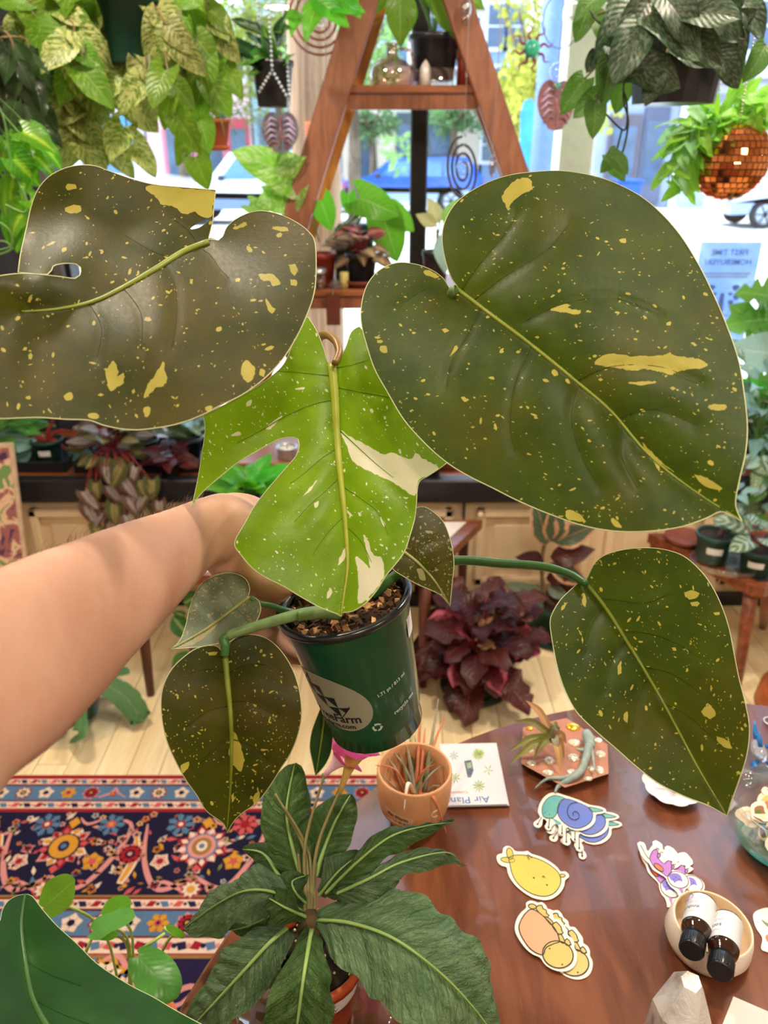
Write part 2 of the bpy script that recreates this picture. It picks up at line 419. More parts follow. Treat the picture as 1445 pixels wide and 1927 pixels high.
# glass, mullion, piers, header
glass = glassm('window_glass', (.97, .985, 1, 1), gloss=.025)
for i, (x0, x1) in enumerate(((-1.22, .105), (.135, 2.6))):
    b = MB(); b.box(((x0 + x1) / 2, GLASS, 1.45), (x1 - x0, .006, 1.96)); struct(b.build('window_%d' % (i + 1), glass))
mx = PY(788, 300, GLASS).x
b = MB(); b.box((mx, GLASS, 1.44), (.062, .05, 1.90), 0, None, .006); struct(b.build('trim_3', black_paint))
b = MB(); b.box((.4, GLASS + .02, 2.56), (5.6, .12, .36)); struct(b.build('trim_4', white_wall))
b = MB(); b.box((-2.0, GLASS + .05, 1.35), (1.6, .1, 2.8)); struct(b.build('wall_left_front', dark_board))
b = MB(); b.box((2.9, GLASS + .05, 1.35), (.6, .1, 2.8)); struct(b.build('wall_right_front', white_wall))
# dark boarded pier at the left of the window
pier = MB(); pier.box((-1.55, 2.96, 1.5), (.80, .05, 2.1)); pier = struct(pier.build('wall_left_pier', black_paint))
for i in range(7):
    x = -1.93 + i * .115
    b = MB(); b.box((x, 2.925, 1.5), (.108, .028, 2.1), 0, None, .005); b.build('board', dark_board, pier)
b = MB(); b.box((-1.185, 2.93, 1.5), (.035, .06, 2.1), 0, None, .004); struct(b.build('trim_5', pm('grey_brown_trim', S(96, 92, 92), .6)))
# =================================================================== street
street = N('street_ground'); v = street.coord(); f = street.noise(v, .6, 5); 
street_m = street.done(street.pbr(street.mix(f, S(196, 192, 188), S(228, 226, 222)), .9))
b = MB(); b.box((0, 33, -.16), (160, 59.6, .1)); struct(b.build('ground', street_m))
walk_m = pm('pavement_concrete', S(214, 210, 204), .9, var=.06, vs=3)
b = MB(); b.box((0, 5.0, -.08), (60, 3.7, .08)); struct(b.build('pavement', walk_m))
b = MB(); b.box((0, 29.6, -.08), (120, 2.6, .1)); struct(b.build('far_pavement', walk_m))
# green post and timber utility pole outside
gx = PY(1086, 200, 3.35)
gm_ = pm('pale_green_paint', S(226, 246, 228), .5, var=.05)
post = thing('window_post', 'pale green square post standing outside the shop window, behind the hanging silvery plant', 'post', (gx.x, 3.35, -.1))
b = MB(); b.box((gx.x, 3.35, 1.35), (.14, .11, 2.9), 0, None, .008); b.build('shaft', gm_, post)
b = MB(); b.box((gx.x, 3.35, 1.97), (.155, .125, .06), 0, None, .012); b.build('collar', gm_, post)
pole_w = woodm('weathered_pole', S(132, 100, 74), S(176, 142, 110), .8, (14, 14, .7), 0, 3, .3)
pp = PY(592, 200, 5.2)
pole = thing('utility_pole', 'weathered timber utility pole on the pavement, left of the wooden ladder', 'pole', (pp.x, 5.2, -.05))
b = MB(); b.tube([(pp.x, 5.2, -.06), (pp.x, 5.2, 2.2), (pp.x, 5.2, 4.6)], [.15, .145, .135], 14, 0); b.build('timber', pole_w, pole)
b = MB(); b.box((pp.x - .02, 5.05, 1.62), (.05, .03, .09), 0, None, .004); b.build('tag', pm('orange_tag', S(220, 120, 80), .5), pole)
sp_ = PY(1030, 180, 9)
pole2 = thing('street_lamp_post', 'thin blue grey metal street post seen beyond the spiral ornament and sun ornament', 'pole', (sp_.x, 9, -.1))
b = MB(); b.tube([(sp_.x, 9, -.1), (sp_.x, 9, 4.2)], [.14, .11], 12); b.build('shaft', pm('blue_grey_metal', S(96, 122, 168), .5, var=.1), pole2)
b = MB(); b.tube([(sp_.x, 9, -.1), (sp_.x, 9, .25)], [.2, .18], 12); b.build('base', MATS['blue_grey_metal'], pole2)
fl_ = PY(985, 275, 11)
fb = thing('feather_banner', 'bright blue feather banner standing on the far pavement, right of the ladder', 'banner', (fl_.x, 11, -.1))
b = MB(); pl = [(-.08, -.42), (.05, -.42), (.14, .15), (.15, .31), (.09, .39), (.01, .36), (-.04, .22)]
b.prism(pl, -.008, .008, 0, frame((fl_.x, 11, fl_.z + .15), (0, -1, 0), (1, 0, .12))); b.build('flag', pm('sky_blue_cloth', S(60, 150, 205), .7, var=.2, vs=3), fb)
b = MB(); b.tube([(fl_.x - .10, 11.02, -.1), (fl_.x - .07, 11.02, fl_.z - .1), (fl_.x + .12, 11.02, fl_.z + .54)], .015, 6); b.build('pole', MATS['blue_grey_metal'], fb)

# ------------------------------------------------------------------- buildings across the street
BY = 33.0
def X_at(px, y): return PY(px, 200, y).x
bld_win = pm('shaded_window_glass', S(70, 92, 120), .15, var=.3, vs=1.2, spec=.8)
def building(name, label, px0, px1, h, wall_c, rows, store=None, awn=None, y=BY, dep=8):
    x0, x1 = X_at(px0, y), X_at(px1, y); cx = (x0 + x1) / 2; wd = x1 - x0
    t = thing(name, label, 'building', (cx, y, -.1), 'buildings across the street')
    wm = pm('wall_' + label[:22].replace(' ', '_'), wall_c, .85, var=.08, vs=.6)
    b = MB(); b.box((cx, y + dep / 2, h / 2 - .1), (wd, dep, h)); b.build('wall', wm, t)
    b = MB(); b.box((cx, y - .1, h - .2), (wd - .02, .5, .4), 0, None, .05); b.build('cornice', pm('trim_white', S(230, 232, 236), .7), t)
    fr = pm('trim_white', S(230, 232, 236), .7)
    for (z0, z1, n, ww) in rows:
        for i in range(n):
            wx = x0 + wd * (i + .5) / n
            f_ = MB(); f_.box((wx, y - .03, (z0 + z1) / 2), (ww + .2, .1, z1 - z0 + .2), 0, None, .02); fo = f_.build('window', fr, t)
            for s_ in (-1, 1):
                g_ = MB(); g_.box((wx, y - .085, (z0 + z1) / 2 + s_ * (z1 - z0) / 4), (ww, .03, (z1 - z0) / 2 - .06)); g_.build('pane', bld_win, fo)
    for (a, c_, z1, col) in (store or []):
        sx0, sx1 = X_at(a, y), X_at(c_, y)
        f_ = MB(); f_.box(((sx0 + sx1) / 2, y - .05, z1 / 2), (sx1 - sx0, .14, z1), 0, None, .02); fo = f_.build('shopfront', pm('shopfront_%d_%d' % (a, c_), col, .6, var=.15, vs=1), t)
        n = max(1, int((sx1 - sx0) / 1.1))
        for i in range(n):
            g_ = MB(); q = sx0 + (sx1 - sx0) * (i + .5) / n; g_.box((q, y - .13, z1 / 2 + .1), ((sx1 - sx0) / n * .74, .03, z1 * .66)); g_.build('pane', bld_win, fo)
    for (a, c_, z, col) in (awn or []):
        sx0, sx1 = X_at(a, y), X_at(c_, y); b = MB(); M = None
        b.add([(sx0, y, z + .5), (sx1, y, z + .5), (sx1, y - 1.1, z), (sx0, y - 1.1, z), (sx0, y - 1.1, z - .25), (sx1, y - 1.1, z - .25), (sx0, y, z - .0), (sx1, y, z - .0)],
              [(0, 3, 2, 1), (3, 4, 5, 2), (0, 6, 4, 3), (1, 2, 5, 7), (4, 6, 7, 5)], 0, False); b.build('awning', pm('awning_%d' % a, col, .8), t)
    return t
building('brick_shop', 'pale rose shop row with tall dark windows across the street, behind the white cars', -260, 265, 7, S(196, 186, 190), [(4.2, 6, 5, 1.1)], [(-150, 60, 2.8, S(120, 130, 150)), (90, 250, 2.8, S(70, 130, 160))])
building('pink_shop', 'rose pink shopfront building across the street, behind the small hanging terracotta pot', 270, 470, 6.4, S(226, 186, 198), [(4, 5.6, 3, 1.1)], [(300, 420, 2.7, S(190, 110, 130)), (425, 465, 2.7, S(190, 60, 84))])
building('teal_shop', 'grey teal shop building across the street, left of the timber utility pole', 474, 640, 7.4, S(150, 176, 190), [(4, 6, 2, 1.2)], [(485, 620, 2.8, S(96, 110, 128))])
building('beige_shop', 'beige plaster shop with planting over its doors, behind the blue parked car', 642, 905, 6.6, S(214, 200, 184), [(4.4, 6, 4, 1.0)], [(668, 706, 2.6, S(110, 70, 74)), (745, 780, 2.9, S(74, 92, 96)), (805, 850, 2.9, S(74, 92, 96))])
building('blue_tower', 'blue grey block with gridded windows, right of the ladder apex', 912, 975, 12, S(130, 158, 196), [(1.2, 2.4, 2, .7), (3, 4.4, 2, .7), (5, 6.4, 2, .7), (7, 8.4, 2, .7)])
building('dark_shop', 'shaded shop building with narrow doors seen below the hanging silvery plant', 1128, 1280, 5.2, S(150, 160, 180), [(3.5, 4.6, 3, .8)], [(1150, 1210, 2.6, S(92, 84, 96)), (1215, 1262, 2.8, S(86, 92, 116))], y=27)
building('white_house', 'white painted house with blue windows and grey awning, behind the mirrored ball planter', 1283, 1640, 9.5, S(238, 240, 242), [(4.3, 5.6, 5, 1.1), (6.6, 8.2, 5, 1.1)], [(1300, 1390, 2.7, S(176, 200, 214)), (1400, 1600, 2.7, S(150, 170, 190))], [(1285, 1640, 3.1, S(120, 122, 130))], y=27)
# ------------------------------------------------------------------- street trees
bark = woodm('bark', S(74, 62, 52), S(112, 96, 80), .9, (1, 1, .3), 0, 6, .4)
TREEV = {}
def tree(label, px, py, y, r, c1, c2, n=1500, seed=0, sq=(1, 1, 1), trunk=True, lsz=.22):
    c = PY(px, py, y); t = thing('street_tree', label, 'tree', (c.x, y, -.1), 'street trees')
    rnd = random.Random(seed); lm = leafm('tree_leaf_%d' % seed, c1, c2, 'plain', None, .6, .45, None, hv=.3)
    if trunk:
        b = MB(); b.tube(spline([(c.x, y, -.1), (c.x + .05, y, c.z * .5), (c.x - .05, y, c.z)], 4), [.16] * 4 + [.13] * 4 + [.09], 8)
        for k in range(5):
            a = k * 1.3; b.tube([(c.x, y, c.z - .4 * r), (c.x + math.cos(a) * r * .35, y + math.sin(a) * r * .35, c.z), (c.x + math.cos(a) * r * .6, y + math.sin(a) * r * .6, c.z + .4 * r)], [.07, .05, .02], 6)
        b.build('trunk', bark, t)
    cl = [(rnd.gauss(0, .42), rnd.gauss(0, .42), rnd.gauss(0, .42), .28 + .25 * rnd.random()) for _ in range(26)]
    b = MB(); b.uv = []
    for i in range(n):
        q = rnd.choice(cl); d = Vector((rnd.gauss(0, 1), rnd.gauss(0, 1), rnd.gauss(0, 1))).normalized() * q[3] * (.6 + .5 * rnd.random())
        p = Vector(((q[0] + d.x) * sq[0], (q[1] + d.y) * sq[1], (q[2] + d.z) * sq[2])) * r + c
        M = frameY(p, (rnd.gauss(0, 1), rnd.gauss(0, 1), rnd.gauss(-.3, 1)), (rnd.gauss(0, 1), rnd.gauss(0, 1), rnd.gauss(0, 1)), lsz * .6, lsz, lsz)
        b.add([(0, 0, 0), (.45, .45, .08), (0, 1, 0), (-.45, .45, .08)], [(0, 1, 2), (0, 2, 3)], 0, False, M); b.uv += [(.5, 0), (1, .5), (.5, 1), (0, .5)]
    o = b.build('crown', lm, t); o['kind'] = 'stuff'
tree('yellow green street tree behind the trailing pothos', 318, 60, 29.2, 2.3, S(120, 150, 50), S(190, 200, 70), 2600, 1)
tree('soft green street tree behind the hanging black pot with glass beads', 515, 70, 29.4, 1.8, S(90, 140, 80), S(200, 200, 70), 2200, 2)
tree('blue green street tree framed by the top of the ladder', 660, 95, 20, 1.35, S(90, 150, 110), S(170, 200, 100), 1700, 3)
tree('bright yellow green tall street tree behind the sun ornament', 1020, 90, 19, 1.5, S(150, 170, 60), S(226, 222, 100), 2600, 4, (.9, .9, 1.6))
tree('low green climbing bush on the beige shop front', 855, 222, 31.5, .9, S(90, 130, 90), S(120, 160, 90), 800, 5, (1.1, .5, .8))
tree('small green climbing bush beside the beige shop door', 700, 232, 31.5, .8, S(90, 140, 100), S(130, 170, 100), 700, 6, (1.2, .5, .8))
tree('dark green street tree low behind the blue feather banner', 978, 215, 31.0, 1.3, S(50, 90, 66), S(80, 120, 70), 1600, 7)
# ------------------------------------------------------------------- cars
tyre_m = pm('tyre_rubber', S(44, 46, 54), .8); rim_m = pm('wheel_alloy', S(170, 180, 195), .3, .6); carglass = pm('car_glass', S(70, 110, 160), .1, var=.3, vs=1.5, spec=.9)
lampm = pm('tail_lamp', S(200, 40, 40), .3); black_pl = pm('black_plastic', S(36, 40, 52), .5)
def car(label, px, py, y, L, H, body_c, low_c=None, kind='wagon', flip=False, cat='car'):
    c = PY(px, py, y); x0 = c.x; g = -.1; wd = 1.74
    t = thing('parked_car', label, cat, (x0, y, g), 'cars parked across the street')
    bm_ = pm('car_paint_' + label[:14].replace(' ', '_'), body_c, .22, 0, .6, var=.03, coat=.8); lm_ = pm('car_lower_' + label[:14].replace(' ', '_'), low_c, .3, .2, .5, var=.03) if low_c else bm_
    f = -1 if flip else 1
    M = Matrix.Translation((x0, y, g)) @ Matrix.Diagonal((f * L / 4.6, 1, H / 1.5, 1))
    def ex(poly, y0, y1, m=0, inset=0.0):
        b = MB(); n = len(poly)
        vs = []
        for s_, yy in ((0, y0), (1, y1)):
            for (x, z) in poly:
                k = max(0, (z - .92)) * inset; vs.append((x, yy + (k if s_ == 0 else -k), z))
        b.add(vs, [list(range(n))[::-1], [n + i for i in range(n)]] + [(i, (i + 1) % n, n + (i + 1) % n, n + i) for i in range(n)], m, False, M); return b
    arch = lambda cx: [(cx + .40 * math.cos(a), .34 + .38 * math.sin(a)) for a in [math.pi * k / 6 for k in range(7)]]
    lower = [(-2.25, .32)] + arch(-1.42)[::-1] + arch(1.36)[::-1] + [(2.25, .34), (2.28, .55), (2.26, .62), (-2.28, .6)]
    upper_prof = {'wagon': [(-2.28, .6), (2.26, .62), (2.24, .98), (2.0, 1.0), (-.95, .98), (-1.4, .92), (-2.2, .78)],
                  'pickup': [(-2.28, .6), (2.26, .62), (2.26, 1.02), (.6, 1.02), (-.95, .98), (-1.4, .95), (-2.2, .82)]}['pickup' if kind == 'pickup' else 'wagon']
    cab = {'wagon': [(-.98, .96), (-.35, 1.46), (1.85, 1.5), (2.2, .98)], 'suv': [(-1.05, .96), (-.5, 1.55), (1.95, 1.6), (2.24, .98)], 'pickup': [(-1.0, .96), (-.45, 1.5), (.5, 1.52), (.75, 1.0)], 'sedan': [(-.95, .96), (-.25, 1.4), (.95, 1.42), (1.75, .98)]}[kind]
    ex(lower, -wd / 2, wd / 2).build('lower_body', lm_, t); ex(upper_prof, -wd / 2 - .0, wd / 2).build('body', bm_, t); ex(cab, -wd / 2 + .04, wd / 2 - .04, 0, .28).build('cabin', bm_, t)
    xs = [c_[0] for c_ in cab]; zs0 = .99; zt = cab[1][1] - .08
    nwin = 2 if kind in ('pickup', 'sedan') else 3; a0, a1 = xs[0] + .28, xs[3] - .18
    for i in range(nwin):
        p0 = a0 + (a1 - a0) * i / nwin + .04; p1 = a0 + (a1 - a0) * (i + 1) / nwin - .04
        q0 = p0 + (.42 if i == 0 else 0); q1 = p1 - (.12 if i == nwin - 1 else 0)
        for s_ in (-1, 1):
            yb = s_ * (wd / 2 - .035); yt = s_ * (wd / 2 - .035 - .28 * (zt - .92)); o_ = s_ * .012
            b = MB(); b.add([(p0, yb + o_, zs0), (p1, yb + o_, zs0), (q1, yt + o_, zt), (q0, yt + o_, zt), (p0, yb - o_, zs0), (p1, yb - o_, zs0), (q1, yt - o_, zt), (q0, yt - o_, zt)],
                            [(0, 1, 2, 3), (4, 7, 6, 5), (0, 4, 5, 1), (2, 6, 7, 3), (1, 5, 6, 2), (0, 3, 7, 4)], 0, False, M); b.build('side_window', carglass, t)
    sx = L / 4.6; sz = H / 1.5
    for wx in (-1.42, 1.36):
        for s_ in (-1, 1):
            r = .33 * sz; b = MB(); Mw = frame((x0 + f * wx * sx, y + s_ * (wd / 2 - .1), g + r), (0, s_, 0)); b.lathe([(r * .6, -.1), (r, -.09), (r, .08), (r * .72, .1)], 18, 0, Mw); wh = b.build('wheel', tyre_m, t)
            b = MB(); b.lathe([(r * .72, .09), (r * .68, .105), (.04, .112)], 18, 0, Mw)
            for k in range(6): b.box((0, 0, .115), (r * 1.3, .035, .02), 0, Mw @ Matrix.Rotation(k * math.pi / 3, 4, 'Z'), 0)
            b.build('hub_cap', rim_m, wh)
    b = MB(); b.box((2.24, -wd / 2 + .12, .82), (.07, .2, .16), 0, M); b.box((2.24, wd / 2 - .12, .82), (.07, .2, .16), 0, M); b.build('tail_lamps', lampm, t)
    b = MB(); b.box((-2.24, -wd / 2 + .2, .68), (.1, .3, .12), 0, M); b.box((-2.24, wd / 2 - .2, .68), (.1, .3, .12), 0, M); b.build('head_lamps', rim_m, t)
    b = MB(); b.box((-.7, -wd / 2 - .06, 1.02), (.16, .14, .12), 0, M, .03); b.build('wing_mirror', black_pl, t)
    if kind == 'wagon':
        b = MB(); b.tube([M @ Vector((-.1, -.62, 1.54)), M @ Vector((1.7, -.62, 1.57))], .02, 6); b.tube([M @ Vector((-.1, .62, 1.54)), M @ Vector((1.7, .62, 1.57))], .02, 6); b.build('roof_rails', black_pl, t)
    return t
car('blue station wagon with silver lower panels, seen through the ladder', 757, 330, 25.0, 4.75, 1.5, S(24, 84, 190), S(150, 168, 190), 'wagon')
car('white pickup truck behind the big left leaf', 205, 320, 25.0, 5.2, 1.6, S(214, 220, 228), S(190, 198, 210), 'pickup', True)
car('white suv with grey lower trim, right of the white pickup', 480, 330, 21.0, 4.5, 1.56, S(216, 222, 230), S(100, 120, 150), 'suv')
car('silver blue sedan beneath the mirrored ball planter', 1520, 372, 20, 4.4, 1.4, S(190, 206, 226), S(150, 170, 200), 'sedan')
bn = PZ(1148, 345, -.1)
for px_, py_, col, lb in ((1127, 345, S(56, 66, 96), 'dark blue wheeled bin on the far pavement, right of the green post'), (1182, 335, S(30, 90, 220), 'bright blue bin on the far pavement, behind the trailing silvery leaf')):
    c = PY(px_, py_, 20); t = thing('wheeled_bin', lb, 'bin', (c.x, 20, -.1))
    b = MB(); b.add([(c.x + a * .26 * k, 20 + d * .28 * k, z) for z, k in ((-.1, .8), (.85, 1)) for a, d in ((-1, -1), (1, -1), (1, 1), (-1, 1))], [(0, 1, 2, 3), (4, 7, 6, 5), (0, 4, 5, 1), (1, 5, 6, 2), (2, 6, 7, 3), (3, 7, 4, 0)], 0, False); b.build('bin_body', pm('bin_%d' % px_, col, .5), t)
    b = MB(); b.box((c.x, 20, .9), (.6, .64, .08), 0, None, .03); b.build('lid', pm('bin_%d' % px_, col, .5), t)
# ================================================================== the held plant
def rbf(pts):
    """smooth depth over the picture plane through the given points (thin plate)"""
    A = np.array([(p[0] / 400., p[1] / 400.) for p in pts]); z = np.array([p[2] for p in pts], float); n = len(A)
    d = np.linalg.norm(A[:, None] - A[None], axis=2); K = np.where(d > 0, d * d * np.log(np.maximum(d, 1e-9)), 0) + np.eye(n) * .012
    Q = np.hstack([np.ones((n, 1)), A]); M = np.block([[K, Q], [Q.T, np.zeros((3, 3))]]); wv = np.linalg.solve(M, np.concatenate([z, np.zeros(3)]))
    def f(X):
        X = np.atleast_2d(np.asarray(X, float))[:, :2] / 400.; e = np.linalg.norm(X[:, None] - A[None], axis=2)
        return np.where(e > 0, e * e * np.log(np.maximum(e, 1e-9)), 0) @ wv[:n] + wv[n] + X @ wv[n + 1:]
    return f
def inside(pts, poly):
    x, y = pts[:, 0], pts[:, 1]; r = np.zeros(len(pts), bool); n = len(poly); px, py = poly[:, 0], poly[:, 1]
    for i in range(n):
        j = (i - 1) % n; c = (py[i] > y) != (py[j] > y)
        with np.errstate(divide='ignore', invalid='ignore'): xi = (px[j] - px[i]) * (y - py[i]) / (py[j] - py[i]) + px[i]
        r ^= c & (x < xi)
    return r
def dist_poly(pts, line):
    d = np.full(len(pts), 1e9)
    for a, b in zip(line[:-1], line[1:]):
        ab = b - a; t = np.clip(((pts - a) @ ab) / max(1e-9, ab @ ab), 0, 1); d = np.minimum(d, np.linalg.norm(pts - (a + t[:, None] * ab), axis=1))
    return d
def hero_mat(name, c1, c2, tcol, rough=.34, trans=.3, bump=.12, spec=.3, warm_sheen=None, coat=0.0):
    m = N(name); uv = m.n('UVMap').outputs[0]
    f = m.noise(uv, 7, 4, .6); g = m.noise(m.mapping(uv, (1, 1, 1)), 60, 4, .6); h = m.vor(m.mapping(uv, (1, 1, 1)), 160, 'F1')
    c = m.mix(m.step(f, .3, .7), c1, c2); c = m.mix(m.math('MULTIPLY', m.step(g, .45, .8), .35), c, c2)
    if warm_sheen: c = m.mix(m.math('MULTIPLY', m.step(m.noise(uv, 2.0, 4, .55), .44, .72), .5), c, warm_sheen)  # brown patches: warm reflections on the blade painted into its colour
    b = m.pbr(c, m.math('MULTIPLY_ADD', g, .2, rough - .1), 0, spec, m.bump(m.math('ADD', g, m.math('MULTIPLY', h, .4)), bump, .001), coat)
    t = m.n('BsdfTranslucent'); t.inputs[0].default_value = tcol
    x = m.n('MixShader'); x.inputs[0].default_value = trans; m.l(b.outputs[0], x.inputs[1]); m.l(t.outputs[0], x.inputs[2])
    return m.done(x)
def hero(parent, tr, outline, depth, midrib, veins=(), spots=(), holes=(), mats=None, speck=200, sang=0.0, smax=7, step=9, fold=.010, vamp=.0012, quilt=.0008, seed=1, ribr=(.0019, .0005), rimr=.00036, label=None, rimmat=None, ribmat=None, spread=.5):
    ox, oy, s = tr; T = lambda p: (ox + p[0] * s, oy + p[1] * s); rnd = random.Random(seed)
    ol = np.array(crom([T(p) for p in outline], step * .9, True)); df0 = rbf([(*T(p), p[2]) for p in depth])
    mid = np.array(crom([T(p) for p in midrib], 12)); vl = [np.array(crom([T(p) for p in v_], 12)) for v_ in veins]
    def df(X):
        X = np.atleast_2d(X)[:, :2]; d = df0(X); dm = dist_poly(X, mid)
        d = d + fold * np.exp(-dm / 45.0)                       # the blade folds down into the midrib
        if vl:
            dv = np.min([dist_poly(X, v_) for v_ in vl], axis=0); d = d + vamp * np.exp(-(dv / 9.0) ** 2) - quilt * (1 - np.exp(-(dv / 34.0) ** 2))
        return d
    def cw(pl):
        a = sum(p[0] * q[1] - q[0] * p[1] for p, q in zip(pl, list(pl[1:]) + [pl[0]])); return list(pl) if a > 0 else list(pl)[::-1]
    pts = [tuple(p) for p in cw(ol)]; faces = [list(range(len(pts)))]; kinds = ['leaf']
    def addpoly(pl, kind):
        b0 = len(pts); pts.extend([tuple(p) for p in cw(pl)]); faces.append(list(range(b0, len(pts)))); kinds.append(kind)
    for hpoly in holes: addpoly(crom([T(p) for p in hpoly], 6, True), 'hole')
    for sp in spots:
        pl = crom([T(p) for p in sp], 5, True); pl = [(p[0] + rnd.uniform(-1.3, 1.3), p[1] + rnd.uniform(-1.3, 1.3)) for p in pl]; addpoly(pl, 'spot')
    lo, hi = ol.min(0), ol.max(0); k = 0
    while k < speck:
        c = np.array([[rnd.uniform(lo[0], hi[0]), rnd.uniform(lo[1], hi[1])]]); 
        if noise.noise(Vector((c[0, 0] / 90, c[0, 1] / 90, seed))) < rnd.uniform(-.6, .35): continue
        if not inside(c, ol)[0]: continue
        k += 1; a = sang + rnd.gauss(0, spread); L = min(smax, 1.0 + rnd.expovariate(1 / (smax * .17))); Wd = L * rnd.uniform(.25, .7); n = rnd.choice([4, 5, 6])
        addpoly([(c[0, 0] + math.cos(a) * L * math.cos(q) * rnd.uniform(.7, 1.2) - math.sin(a) * Wd * math.sin(q), c[0, 1] + math.sin(a) * L * math.cos(q) + math.cos(a) * Wd * math.sin(q) * rnd.uniform(.7, 1.2)) for q in [2 * math.pi * i / n for i in range(n)]], 'spot')
    gx, gy = np.meshgrid(np.arange(lo[0], hi[0], step), np.arange(lo[1], hi[1], step)); G = np.stack([gx.ravel() + (gy.ravel() // step % 2) * step / 2, gy.ravel()], 1)
    G = G[inside(G, ol)]; G = G[dist_poly(G, np.vstack([ol, ol[:1]])) > step * .45]
    pts += [tuple(p) for p in G]
    r = delaunay_2d_cdt([Vector(p) for p in pts], [], faces, 1, 1e-4, True)
    V = np.array([tuple(v_) for v_ in r[0]]); D = df(V); b = MB(); b.uv = []
    for p, d in zip(V, D): b.v.append(tuple(P(p[0], p[1], d))); b.uv.append((p[0] / 500., p[1] / 500.))
    for f, of in zip(r[2], r[5]):
        ks = {kinds[i] for i in of}
        if 'leaf' not in ks or 'hole' in ks: continue
        b.face(f, 1 if 'spot' in ks else 0, True)
    blade = b.build('leaf', mats, parent, None, label)
    def rib(line, r0, r1, nm, mt, off=.0006, n=7):
        d = df(line); q = [P(p[0], p[1], e - off) for p, e in zip(line, d)]; t_ = MB(); t_.tube(q, taper(r0, r1, len(q)), n, 0); return t_.build(nm, mt, blade)
    if len(mid) > 2: rib(mid, ribr[0], ribr[1], 'midrib', ribmat)
    for v_ in vl: rib(v_, ribr[0] * .16, ribr[1] * .3, 'side_vein', mats[0], .0001, 5)
    rim = np.vstack([ol, ol[:2]]); d = df(rim); t_ = MB(); t_.tube([P(p[0], p[1], e) for p, e in zip(rim, d)], rimr, 5, 0, False); t_.build('leaf_margin', rimmat, blade)
    return blade, df
dark_leaf = hero_mat('dark_leaf_blade', S(32, 52, 6), S(58, 74, 8), S(96, 120, 6), .44, .34, warm_sheen=S(88, 76, 18))
dark_leaf2 = hero_mat('dark_leaf_blade_shaded', S(36, 46, 8), S(64, 60, 14), S(96, 110, 10), .50, .24, warm_sheen=S(98, 78, 26))
grey_leaf = hero_mat('grey_leaf_blade', S(92, 104, 86), S(126, 136, 116), S(110, 120, 60), .5, .15)
cream_spot = hero_mat('cream_variegation', S(168, 158, 72), S(190, 180, 96), S(214, 200, 60), .45, .4)
light_leaf = hero_mat('light_leaf_blade', S(104, 142, 18), S(128, 168, 30), S(150, 200, 10), .34, .45)
white_spot = hero_mat('white_variegation', S(226, 226, 190), S(238, 236, 214), S(220, 225, 140), .4, .4)
grey_spot = hero_mat('tan_grey_variegation', S(146, 140, 100), S(164, 158, 120), S(180, 170, 90), .5, .25)
rim_green = pm('leaf_margin_pale', S(190, 196, 150), .5)
rib_green = pm('midrib_green', S(120, 132, 40), .45, var=.1); rib_light = pm('midrib_light', S(150, 160, 50), .4, var=.1); rib_pale = pm('midrib_pale', S(150, 150, 90), .45)
stem_green = pm('petiole_green', S(64, 110, 56), .4, var=.15); stem_mottle = pm('petiole_mottled', S(104, 132, 84), .45, var=.3, vs=60)

PD = .655                                                        # depth of the pot's rim centre
pc = P(645, 1124, PD)
pdn = VD(63, 265, 118).normalized()                               # the pot's axis, rim to base
plant = thing('variegated_vine_plant', 'big speckled green plant held up in a dark green nursery pot', 'plant', pc)
PM = frame(pc, -pdn, RT); PMi = PM
pot_green = pm('nursery_pot_green', S(10, 72, 44), .28, 0, .5, var=.08, vs=8, coat=.3)
pot_black = pm('pot_rim_black', S(22, 26, 32), .25, spec=.7)
PH = .134; RTOP = .0555; RBOT = .0425
def prad(h): return RTOP + (RBOT - RTOP) * (h / PH)               # h measured down from the rim
def ppt(phi, h, off=0.0):
    """a point on the pot's wall: phi 0 faces the camera, positive to the right"""
    r = prad(h) + off; tocam = (CC - pc); zc = -pdn; f = (tocam - zc * tocam.dot(zc)).normalized(); rr = f.cross(zc) * -1
    return pc + pdn * h + (f * math.cos(phi) + rr * math.sin(phi)) * r
b = MB(); b.lathe([(RTOP, -.004), (RTOP, -.0125), (prad(.03), -.03), (prad(.07), -.07), (prad(.115), -.115), (prad(.12) - .0015, -.119), (RBOT, -PH)], 56, 0, PM, (False, True),
                  wob=None)
for k in range(6):                                               # feet notches at the base
    a = k * math.pi / 3 + .3; b.box((math.cos(a) * RBOT * .8, math.sin(a) * RBOT * .8, -PH - .0015), (.012, .012, .005), 0, PM @ Matrix.Rotation(0, 4, 'Z'), .002)
pot = b.build('pot', pot_green, plant)
b = MB(); b.lathe([(RTOP - .004, -.02), (RTOP - .003, -.003), (RTOP + .0005, .0), (RTOP + .0035, -.0012), (RTOP + .0042, -.004), (RTOP + .0032, -.0065), (RTOP, -.0075)], 56, 0, PM, (False, False)); b.build('rim', pot_black, pot)
soil_dark = pm('soil_dark', S(44, 32, 24), .95, var=.5, vs=120, bump=.8, bs=200)
b = MB(); rings = []; n = 40
b.lathe([(RTOP - .004, -.014), (RTOP * .7, -.010), (RTOP * .35, -.008), (.001, -.007)], n, 0, PM, (False, True), wob=lambda a, i: 1 + .03 * math.sin(a * 7 + i)); soil = b.build('soil', soil_dark, plant)
bits = MB(); rnd = random.Random(3)
